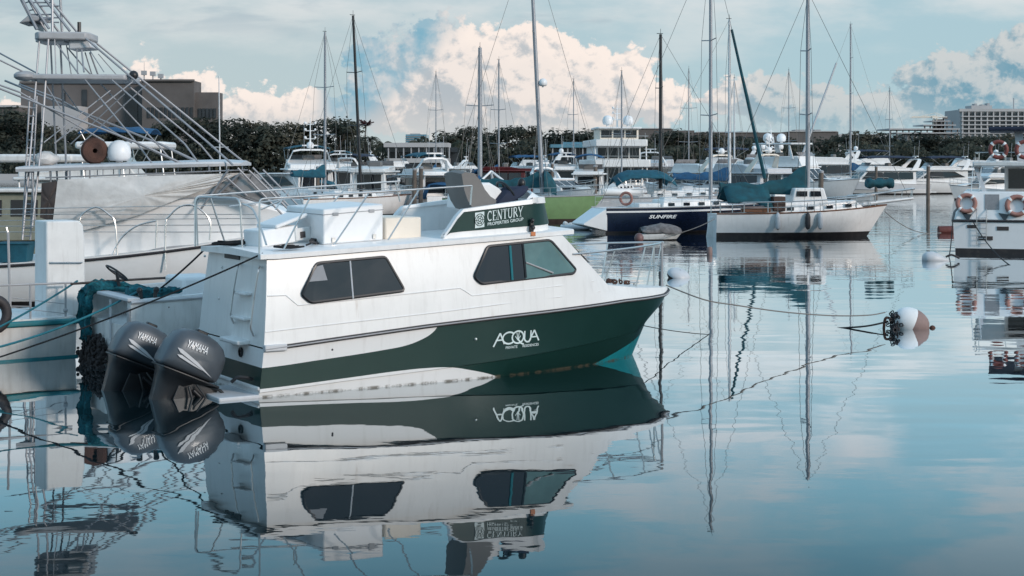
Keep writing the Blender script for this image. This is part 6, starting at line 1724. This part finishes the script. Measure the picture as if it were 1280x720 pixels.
# flybridge boat behind with blue bimini
BF = FrC(150, 64, 3, 9)
bb2, b, zs = motor_yacht('motor_yacht', 'white flybridge boat with blue bimini seen through the tuna tower', BF, 9, 3.4, 1.2, 1.7, hc=1.55, fly=True, fh=.55, arch_x=None, top_m=WHITE2)
x0, x1 = BF.p(106,160,0)[0], BF.p(195,160,0)[0]; canopy(bb2, x0, x1, 1.3, BF.p(150,165,0)[1], 3.3, BLUEC, 'bimini', .1, .22)
x0, x1 = BF.p(94,180,-1.4)[0], BF.p(206,183,-1.4)[0]; z_ = BF.p(150,186,-1.4)[1]; MB().box(x0,x1,-1.5,1.5,z_,z_+.30).build('hardtop', WHITE, bb2, bevel=.10)
mb = MB()
for s in (-1,1):
    for px in (100,150,200): x = BF.p(px,186,-1.4)[0]; mb.tube([(x,s*1.3,z_),(x+.2,s*1.35,2.6)], .03, 5)
build_split(mb, 'hardtop_support', STEEL, bb2)
# olive cabin boat at far left
OF = FrC(-30, 52, 0, 7.5)
ob = thing('cabin_boat', 'olive green cabin boat with pale roof at the far left behind the tuna tower', 'boat', OF)
mb, b, zs = gen_hull(7.5, 2.8, .9, 1.2, rake_=.6); merge(mb).build('hull', [OLIVE, ANTIF, WHITE2, NAVY], ob, ang=40)
x1 = OF.p(66,260,-1.2)[0]; wfo = lambda x, z: 1.25 - .05*(z-.9)
slab_xz([(.3,.85),(x1+.3,.95),(x1,2.55),(.3,2.55)], wfo).build('cabin', OLIVE, ob, bevel=.05)
MB().box(.1, x1+.35, -1.4, 1.4, 2.55, 2.68).build('roof', WHITE2, ob, bevel=.04)
side_panels(ob, 'window', [[(x1-2.6,1.75),(x1-1.7,1.75),(x1-1.7,2.3),(x1-2.6,2.3)],[(x1-1.4,1.75),(x1-.5,1.75),(x1-.5,2.3),(x1-1.4,2.3)]], wfo, DGLASS, .02)
x0, x1 = OF.p(-60,198,0)[0], OF.p(104,198,0)[0]; MB().box(x0,x1,-1.3,1.3,OF.p(0,203,0)[1],OF.p(0,193,0)[1]).build('canopy_roof', WHITE2, ob, bevel=.08)
mb = MB()
for px in (-20,50,100):
    for s in (-1,1): x = OF.p(px,203,0)[0]; mb.tube([(x,s*1.2,2.65 if px < 60 else 1.0),(x,s*1.2,OF.p(0,203,0)[1])], .035, 5)
build_split(mb, 'canopy_post', ALU, ob)
# tall whip aerials / bare poles
for px, top_, base_, Y_, r, lab in ((275,95,215,70,.05,'tall thin white pole standing behind the sport fishing boat bow'),):
    a, c = P3(px-1,top_,Y_), P3(px+1,base_,Y_); mb = MB().tube([(0,0,-.2-(0)),(0,0,c.z),(-.05,0,a.z)], r, 6, r2=r*.45); q = P3(px,base_,Y_)
    d = P3(px, 184, Y_); mb.tube([(-.4,0,d.z),(.4,0,d.z)], .02, 4)
    o = mb.build('marker_pole', MASTW); o.location = (q.x, Y_, 0); tag(o, lab, 'pole')

# ================================================================== lines
def rope(pts, r, m, label, smooth_=True, cat='rope', group='mooring lines'):
    mb = MB().tube(arc(pts, 6) if smooth_ else pts, r, 6); return tag(mb.build('mooring_line', m), label, cat, group)
A0 = MF.w(.12, -1.22, zt(0)+.10)
rope(sag(A0, P3(-70, 468, 23.7), .10), .015, ROPEB, 'black line from the cruiser roof corner down to the lower left')
rope(sag(P3(97, 351, 27.4), P3(-40, 428, 25.5), .05), .018, ROPET, 'upper teal line from the net to the left edge')
rope(sag(P3(176, 362, 25.9), P3(-40, 443, 22.0), .12), .018, ROPET, 'lower teal line from the skiff bitts to the left edge')
rope(sag(MF.w(.1, 1.2, zt(0)+.06), P3(193, 366, 26.0), .03), .016, ROPEB, 'short dark line from the cruiser roof to the skiff bitts')
bq = MF.w(LR-.05, -.05, zdeck(LR)+.03)
rope([bq, P3(880,374.5,28.0), P3(920,381.5,28.7), P3(980,390,29.8), P3(1040,394.5,30.8), P3(1085,394,31.6), Vector((bx2-.55, by2-.05, .34))], .013, ROPEG, 'slack line from the cruiser bow to the chained buoy')
q = MF.w(LC-.35, -.25, .55); e_ = W(893, 416)
rope(sag(q, (e_[0], e_[1], -.04), .03), .009, ROPEB, 'short line from the cruiser stem into the water')
q = W(1040, 409); rope([Vector((bx2-.5, by2-.1, .15)), Vector((bx2-1.0, by2-.2, .06)), Vector((q[0], q[1], -.03))], .02, ROPEB, 'line running from the buoy chain into the water')
e_ = W(1232, 324); rope(sag(TF.w(.0, -2.15+3.6, 1.3), (e_[0]-.2, e_[1]-3.5, -.03), .2), .022, ROPEB, 'dark line sloping across the trawler stern to the water')
e_ = W(1186, 322); rope(sag(TF.w(0, 2.18, 1.25), (e_[0], e_[1], -.02), .2), .02, ROPEB, 'dark line from the trawler left quarter down to the pale buoy')
e_ = W(1180, 291); rope(sag(WS.w(8.6, 0, 1.2), (e_[0], e_[1], .05), .45), .02, ROPEG, 'slack line from the white sailboat bow to the rust red drum')
q = WS.w(-.1, -.9, .9); e_ = W(830, 302); rope(sag(q, (e_[0], e_[1], .25), .12), .018, ROPEG, 'thin line from the white sailboat stern to the tarpaulin punt')
# ================================================================== far shore
def bx_px(px0, px1, py0, Y_, dep=20, zb=1.1):
    a, c = P3(px0, py0, Y_), P3(px1, py0, Y_); return a.x, c.x, Y_, Y_+dep, zb, a.z
# concrete block
YB = 430
bl_ = thing('concrete_building', 'large stained concrete building behind the tuna tower', 'building', loc=(P3(150,205,YB).x, YB, 1.1)); ox = bl_.location.x
def part_box(root, name, m, px0, px1, py0, py1, y0, y1, Yr, bev=0):
    a, c = P3(px0, py0, Yr), P3(px1, py1, Yr); L_ = root.location
    return MB().box(a.x-L_.x, c.x-L_.x, y0, y1, min(a.z,c.z)-L_.z, max(a.z,c.z)-L_.z).build(name, m, root, bevel=bev)
part_box(bl_, 'wall', CONC, 26, 186, 103, 205, 0, 28, YB); part_box(bl_, 'wall', CONC, 183, 247, 102, 205, -6, 4, YB-1); part_box(bl_, 'wall', CONC, 246.5, 275, 116, 205, -4, 3, YB-1)
part_box(bl_, 'parapet', CONC, 25, 187, 101.5, 104.5, -.6, .6, YB); part_box(bl_, 'parapet', CONC, 182.5, 247.5, 100.5, 103, -6.8, -5.4, YB-1)
for px0, px1, a, c in ((103,109,112,134),(157,172,118,160),(78,82,116,128)): part_box(bl_, 'window_recess', SLATE, px0, px1, a, c, -.25, .2, YB)
for k in range(11): part_box(bl_, 'window', SLATE, 190+5.3*k, 192.8+5.3*k, 135, 148, -6.3, -5.8, YB-1)
for k in range(5): part_box(bl_, 'window', SLATE, 251+4.7*k, 254+4.7*k, 136, 148, -4.3, -3.8, YB-1)
part_box(bl_, 'annex', CONCL, 64, 110, 134, 205, -9, 0, YB)
for px, py in ((150,98),(178,91),(189,92),(199,95)):
    q = P3(px, py, YB) - bl_.location; r0 = P3(px, 103, YB).z - bl_.location.z
    mb = MB(); mb.tube([(q.x,2,r0-1),(q.x,2,q.z)], .18, 5); mb.box(q.x-.7,q.x+.7,1.3,2.4,q.z-.5,q.z+.7); mb.build('floodlight', GREYP, bl_)
q = P3(177,76,YB) - bl_.location; MB().tube([(q.x,3,P3(177,104,YB).z-bl_.location.z),(q.x,3,q.z)], .12, 5, r2=.05).build('roof_mast', GREYP, bl_)
o2 = thing('low_building', 'low pale flat-roofed building at the left frame edge', 'building', loc=(P3(0,205,420).x, 420, 1.1))
part_box(o2, 'wall', CONC, -60, 24, 134, 205, 0, 15, 420); part_box(o2, 'roof', CONCL, -62, 25, 131.5, 134, -1, 16, 420)
# pavilion
pv = thing('pavilion', 'long open pavilion with white flat roof and dark shade, left of centre', 'building', loc=(P3(525,205,337).x, 337, 1.1))
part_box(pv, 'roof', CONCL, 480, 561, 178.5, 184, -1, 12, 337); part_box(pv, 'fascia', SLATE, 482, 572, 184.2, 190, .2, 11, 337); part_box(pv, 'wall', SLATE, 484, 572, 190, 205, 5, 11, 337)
part_box(pv, 'terrace', CONCL, 482, 562, 198, 203.5, -3, 5, 337); part_box(pv, 'lower_wall', CONC, 484, 560, 203.5, 222, -2, 8, 337)
for k in range(9): part_box(pv, 'column', GREYP, 485+9.5*k, 486.5+9.5*k, 184, 204, -.6, -.1, 337)
pv = thing('pavilion', 'small pavilion with pale blue roof behind the white sport cruiser', 'building', loc=(P3(712,205,338).x, 338, 1.1))
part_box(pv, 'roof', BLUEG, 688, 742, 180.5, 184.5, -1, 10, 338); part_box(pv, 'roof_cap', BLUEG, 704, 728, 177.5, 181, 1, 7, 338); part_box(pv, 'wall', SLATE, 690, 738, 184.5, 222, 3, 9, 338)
for k in range(6): part_box(pv, 'column', GREYP, 690+9.4*k, 691.6+9.4*k, 184, 222, -.5, 0, 338)
bg_ = thing('glass_building', 'distant pale blue glass building above the pavilion', 'building', loc=(P3(520,205,640).x, 640, 1.1))
part_box(bg_, 'wall', BLUEG, 507, 533, 168, 205, 0, 20, 640)
for k in range(4): part_box(bg_, 'floor_band', CONCL, 506.6, 533.4, 170+2.6*k, 170.6+2.6*k, -.4, .3, 640)
part_box(bg_, 'roof_plant', CONCL, 512, 524, 166.6, 168, 3, 12, 640)
lb = thing('long_building', 'long low grey building on the horizon behind the yachts', 'building', loc=(P3(900,205,570).x, 570, 1.1))
for a, c, t, m_ in ((797,841,161,CONC),(840.5,868,163,CONC),(867.5,985,165.5,CONC),(984,1048,164.5,CONC),(1047,1112,167.5,CONCL)): part_box(lb, 'wall', m_, a, c, t, 205, 0, 30, 570)
for a, c, t in ((799,839,160),(870,948,164.6),(986,1046,163.6)): part_box(lb, 'parapet', CONCL, a, c, t, t+1.1, -.5, .6, 570)
for a, c in ((998,1010),(1022,1030)): part_box(lb, 'roof_plant', GREYP, a, c, 161.5, 164.4, 6, 14, 570)
for k in range(12): part_box(lb, 'window', SLATE, 870+9.3*k, 876+9.3*k, 171, 174, -.3, .2, 570)
# hotel
hb = thing('hotel_block', 'white multi-storey hotel block at the right edge of the skyline', 'building', loc=(P3(1250,205,640).x, 640, 1.1))
part_box(hb, 'wall', CONCL, 1199.5, 1300, 137, 205, 0, 22, 640); part_box(hb, 'penthouse', CONCL, 1217, 1243, 131.5, 137.2, 3, 12, 640); part_box(hb, 'parapet', CONCL, 1198.5, 1301, 136, 139.5, -1, .8, 640)
for f in range(5):
    part_box(hb, 'window_band', SLATE, 1203, 1300, 141.5+5.2*f, 144.6+5.2*f, -.25, .2, 640)
    part_box(hb, 'balcony_slab', CONCL, 1201, 1300, 144.9+5.2*f, 146.3+5.2*f, -1.1, .1, 640)
for k in range(13): part_box(hb, 'pier', CONCL, 1202+7.7*k, 1203.6+7.7*k, 139, 205, -.8, 0, 640)
for a, h in ((1222,129),(1231,130),(1238,128.5)): part_box(hb, 'roof_plant', GREYP, a, a+3, h, 132, 4, 8, 640)
mb = MB(); q = P3(1272,205,640) - hb.location; mb.tube([(q.x,5,P3(0,138,640).z-1.1),(q.x,5,P3(0,122,640).z-1.1)], .25, 5); mb.build('roof_mast', GREYP, hb)
ub = thing('unfinished_building', 'unfinished concrete frame building left of the hotel block', 'building', loc=(P3(1155,205,600).x, 600, 1.1))
part_box(ub, 'floor_slab', CONCL, 1111, 1199, 160.5, 162.2, -1, 20, 600); part_box(ub, 'floor_slab', CONCL, 1120, 1199, 165.5, 167, -1, 20, 600); part_box(ub, 'floor_slab', CONCL, 1156, 1197, 155.5, 156.8, 2, 18, 600); part_box(ub, 'floor_slab', CONCL, 1168, 1192, 150.5, 151.5, 4, 16, 600)
part_box(ub, 'core', CONC, 1176, 1186, 148.5, 205, 6, 12, 600); part_box(ub, 'base', CONCL, 1132, 1200, 168, 205, 1, 20, 600)
for k in range(12): part_box(ub, 'column', CONC, 1113+7.6*k, 1114.2+7.6*k, 161, 205, 0, .6, 600)
for k in range(6): part_box(ub, 'column', CONC, 1158+7*k, 1159.4+7*k, 152 if k > 1 else 156, 161, 3, 3.6, 600)
cr_ = thing('tower_crane', 'pale tower crane above the unfinished building', 'crane', loc=(P3(1169,205,606).x, 606, 1.1))
def cz(py): return P3(0,py,606).z - 1.1
def cxp(px): return P3(px,205,606).x - cr_.location.x
mb = MB()
for a in (-.6,.6): mb.tube([(a,0,0),(a,0,cz(144))], .16, 4)
for k in range(12): z = cz(144)*k/12; mb.tube([(-.6,0,z),(.6,0,z+cz(144)/12)], .1, 4)
mb.build('mast', CREAM, cr_)
mb = MB(); mb.tube([(cxp(1138),0,cz(147)),(cxp(1184),0,cz(146.5))], .22, 4); mb.tube([(cxp(1140),0,cz(145.6)),(cxp(1169),0,cz(145))], .14, 4)
for k in range(10): x = cxp(1140+3*k); mb.tube([(x,0,cz(147)),(x+.9,0,cz(145.5))], .09, 4)
mb.tube([(cxp(1150),0,cz(145.5)),(0,0,cz(141)),(cxp(1182),0,cz(146.4))], .09, 4); mb.build('jib', CREAM, cr_)
MB().box(cxp(1179),cxp(1184),-.8,.8,cz(149),cz(146.6)).build('counterweight', CONC, cr_); MB().box(-1.4,1.0,-1,1,cz(148),cz(145.6)).build('cab', CREAM, cr_)

# ------------------------------------------------------------------ trees
def make_tree(seed, h, w, m, n_leaf=2300, trunk_h=.10, palm=False):
    rn = random.Random(seed)
    tb = MB(); tb.tube([(0,0,-.3),(.1,0,h*.22),(.15*rn.uniform(-1,1),.1,h*.42)], .28, 7, r2=.17)
    cl = []
    nC = rn.randint(22, 27)
    for k in range(nC):
        a = rn.uniform(0, 2*PI); rr = math.sqrt(rn.random())*.95; u = rn.random()
        z = h*(trunk_h + (1-trunk_h)*(.12+.80*u)); prof = math.sin(PI*min(1,.30+.62*u))**.7
        c = Vector((math.cos(a)*rr*w/2*prof, math.sin(a)*rr*w/2*prof*.8, z)); cl.append((c, rn.uniform(.11,.20)*w))
    for c, r in cl[:6]: tb.tube([(.1,.05,h*.30), Vector((.05,0,h*.35)).lerp(c,.5)+Vector((0,0,-.3)), c], .12, 5, r2=.04)
    lf = MB()
    for i in range(n_leaf):
        c, r = cl[rn.randrange(nC)]
        d = Vector((rn.gauss(0,1), rn.gauss(0,1), rn.gauss(0,1))); d.normalize(); nrm = (d + Vector((rn.gauss(0,.35), rn.gauss(0,.35), rn.gauss(0,.35)+.25))).normalized(); d *= r*(rn.random()**.35)*1.15; d.z *= .75
        p = c + d; s = rn.uniform(.16,.40); u = nrm.cross(Vector((rn.gauss(0,1), rn.gauss(0,1), rn.gauss(0,1)))).normalized(); v = nrm.cross(u)
        lf.add([p-u*s*1.5, p-v*s*.7, p+u*s*1.5, p+v*s*.7], [(0,1,2,3)])
    return tb, lf
def make_palm(seed, h, m, nf=17, fl=3.0, bush=False):
    rn = random.Random(seed); tb = MB()
    tb.tube(arc([(0,0,-.3),(.15,0,h*.4),(.05,.1,h*.75),(.25,0,h)], 5), .22, 7, r2=.13); top = Vector((.25,0,h)); lf = MB()
    for k in range(nf):
        a = 2*PI*k/nf + rn.uniform(-.2,.2); up_ = rn.uniform(-.2,1.0) if not bush else rn.uniform(.3,1.3); L_ = fl*rn.uniform(.8,1.1)
        pts = []
        for i in range(9):
            t = i/8; pts.append(top + Vector((math.cos(a)*L_*t*math.cos(up_*.8), math.sin(a)*L_*t*math.cos(up_*.8), L_*(math.sin(up_)*t - (.75 if not bush else .25)*t*t))))
        for i in range(8):
            p, q = pts[i], pts[i+1]; d = (q-p).normalized(); sd_ = d.cross(Vector((0,0,1)));
            if sd_.length < .01: sd_ = Vector((1,0,0))
            sd_.normalize(); ll = .75*math.sin(PI*min(.95,(i+.7)/9))
            for s in (-1,1):
                for j in range(2):
                    b0 = p.lerp(q, j*.5); e = b0 + sd_*s*ll + d*.25 - Vector((0,0,.28+.1*rn.random()))
                    lf.add([b0, b0+d*.16, e], [(0,1,2)])
        lf.tube(pts, .03, 3)
    return tb, lf
protos = []
for k, (h, w, m_) in enumerate(((12,11,LEAF),(12,12.5,LEAF),(12,10,LEAF2),(12,13,LEAF),(12,11,LEAF2),(12,9.5,LEAF),(12,12,LEAF2))):
    tb, lf = make_tree(100+k, h, w, m_)
    protos.append([tb, lf, m_, None, None])
def place_tree(k, px, Y_, pytop, label, wide=1.0, name='broadleaf_tree', group='trees along the far shore'):
    P_ = protos[k]; top = P3(px, pytop, Y_).z
    r = thing(name, label, 'tree', loc=(P3(px,205,Y_).x, Y_, 1.1), group=group); s = (top-1.1)/12.0
    r.scale = (s*wide, s*wide, s); r.rotation_euler = (0,0,random.uniform(0,6.28))
    if P_[3] is None:
        P_[3] = P_[0].build('trunk', BARK, r); P_[4] = P_[1].build('crown', P_[2], r, smooth=False, recalc=False)
    else:
        for src in (P_[3], P_[4]):
            c = src.copy(); COL.objects.link(c); c.parent = r
TREES = [(4,400,136,'at the left frame edge'),(30,396,148,'behind the tuna tower ladder'),(58,390,160,'behind the aft tower legs'),(88,392,158,'left of the blue bimini under the concrete building'),(118,388,163,'directly above the left half of the blue bimini'),(146,392,158,'directly above the right half of the blue bimini'),(176,390,158,'under the left end of the slit windows'),(205,388,156,'under the middle of the slit windows'),(232,386,151,'under the right half of the slit windows'),(258,382,147,'below the low right wing of the concrete building'),
 (288,372,147,'just right of the thin white pole'),(312,378,144,'tallest crown between the white pole and the sedan cruiser'),(338,374,150,'above the sedan cruiser'),(364,376,151,'just left of the signal mast'),(390,378,154,'between the signal mast and the pale mast'),(421,372,150,'between the pale mast and the black mast'),(436,382,152,'directly behind the black mast'),(498,395,181,'low behind the left end of the white-roofed pavilion'),
 (543,392,170,'above the right end of the pavilion roof'),(560,380,163,'left of the thick tripod mast'),(582,384,161,'second tree left of the thick tripod mast'),(603,380,164,'just left of the thick tripod mast, touching it'),(640,378,163,'between the thin mast and the green boat mast'),(657,384,160,'just left of the green boat mast'),(694,382,163,'just right of the green boat mast'),(715,386,162,'above the small blue-roofed pavilion'),(735,382,164,'right of the small blue-roofed pavilion'),
 (812,392,176,'just left of the black mast on the grey boat'),(838,388,165,'just right of the black mast on the grey boat'),(862,392,168,'above the first cream-arched yacht'),(886,388,167,'left of the dark blue sailboat mast'),(908,394,172,'between the dark blue sailboat mast and the white masts'),(934,386,171,'right of the two white masts'),(958,392,170,'beside the dark furled sail'),(984,388,168,'above the left dome of the twin-dome yacht'),(1030,388,169,'just right of the white sailboat mast'),(1052,392,166,'left of the slim mast with pale furled sail'),(1078,386,166,'right of the slim mast with pale furled sail'),
 (1104,392,167,'below the left end of the unfinished building'),(1130,388,171,'under the middle of the unfinished building'),(1156,384,169,'under the crane'),(1182,390,170,'below the right end of the unfinished building'),(1206,384,167,'below the left corner of the hotel'),(1230,388,168,'under the middle of the hotel'),(1256,384,166,'under the right part of the hotel'),(1284,388,167,'at the right frame edge'),(1310,386,167,'just outside the right frame edge')]
KIND = ['dark broadleaf tree', 'dense rounded tree', 'olive-toned tree']
random.seed(11)
for i, (px, Y_, top, lab) in enumerate(TREES):
    place_tree(i % 7, px, Y_, top + random.uniform(-3, 5), KIND[[0,1,2,0,2,1,2][i % 7]] + ' ' + lab, 1.15 + .2*random.random() + (.25 if top > 160 else 0))
# shrubs filling the foot of the tree belt
hd_ = MB(); rn = random.Random(77)
for i in range(24000):
    x = rn.uniform(-125, 130); z = 1.1 + 9.0*rn.random()**1.1*(.75+.25*math.sin(x*.35)*math.sin(x*.13+1)); y = 372 + rn.uniform(-6, 10); s = rn.uniform(.25,.5)
    u = Vector((rn.gauss(0,1), rn.gauss(0,1), rn.gauss(0,1))).normalized(); v = u.cross(Vector((rn.gauss(0,1), rn.gauss(0,1), rn.gauss(0,1)))).normalized()
    p = Vector((x,y,z)); hd_.add([p-u*s*1.4, p-v*s, p+u*s*1.4, p+v*s], [(0,1,2,3)])
tag(hd_.build('shrubbery', LEAF, None, smooth=False, recalc=False), 'continuous dark undergrowth along the far shore', 'shrubs', kind='stuff')
for px, Y_, top, lab, m_, fl_, bush in ((456,352,150,'palm with reddish upright fronds right of the black mast', PALMR, 2.2, True),(462,350,166,'palm with drooping fronds below the reddish one', PALMF, 3.4, False),(478,350,172,'drooping palm at the left end of the pavilion', PALMF, 3.6, False),(572,352,172,'slim palm left of the thick tripod mast', PALMF, 2.8, False),(745,350,168,'palm left of the three-deck yacht radomes', PALMF, 3.0, False),(868,350,180,'short palm behind the first cream-arched yacht', PALMF, 2.6, False),(528,354,177,'small palm in front of the pavilion roof', PALMF, 2.4, False)):
    h = P3(px, top, Y_).z - 1.1 - (fl_*.4 if not bush else fl_*.6); tb, lf = make_palm(int(px), h, m_, fl=fl_, bush=bush)
    r = thing('palm_tree', lab, 'palm', loc=(P3(px,205,Y_).x, Y_, 1.1), group='palms along the far shore')
    tb.build('trunk', BARK, r); lf.build('crown', m_, r, smooth=False, recalc=False)
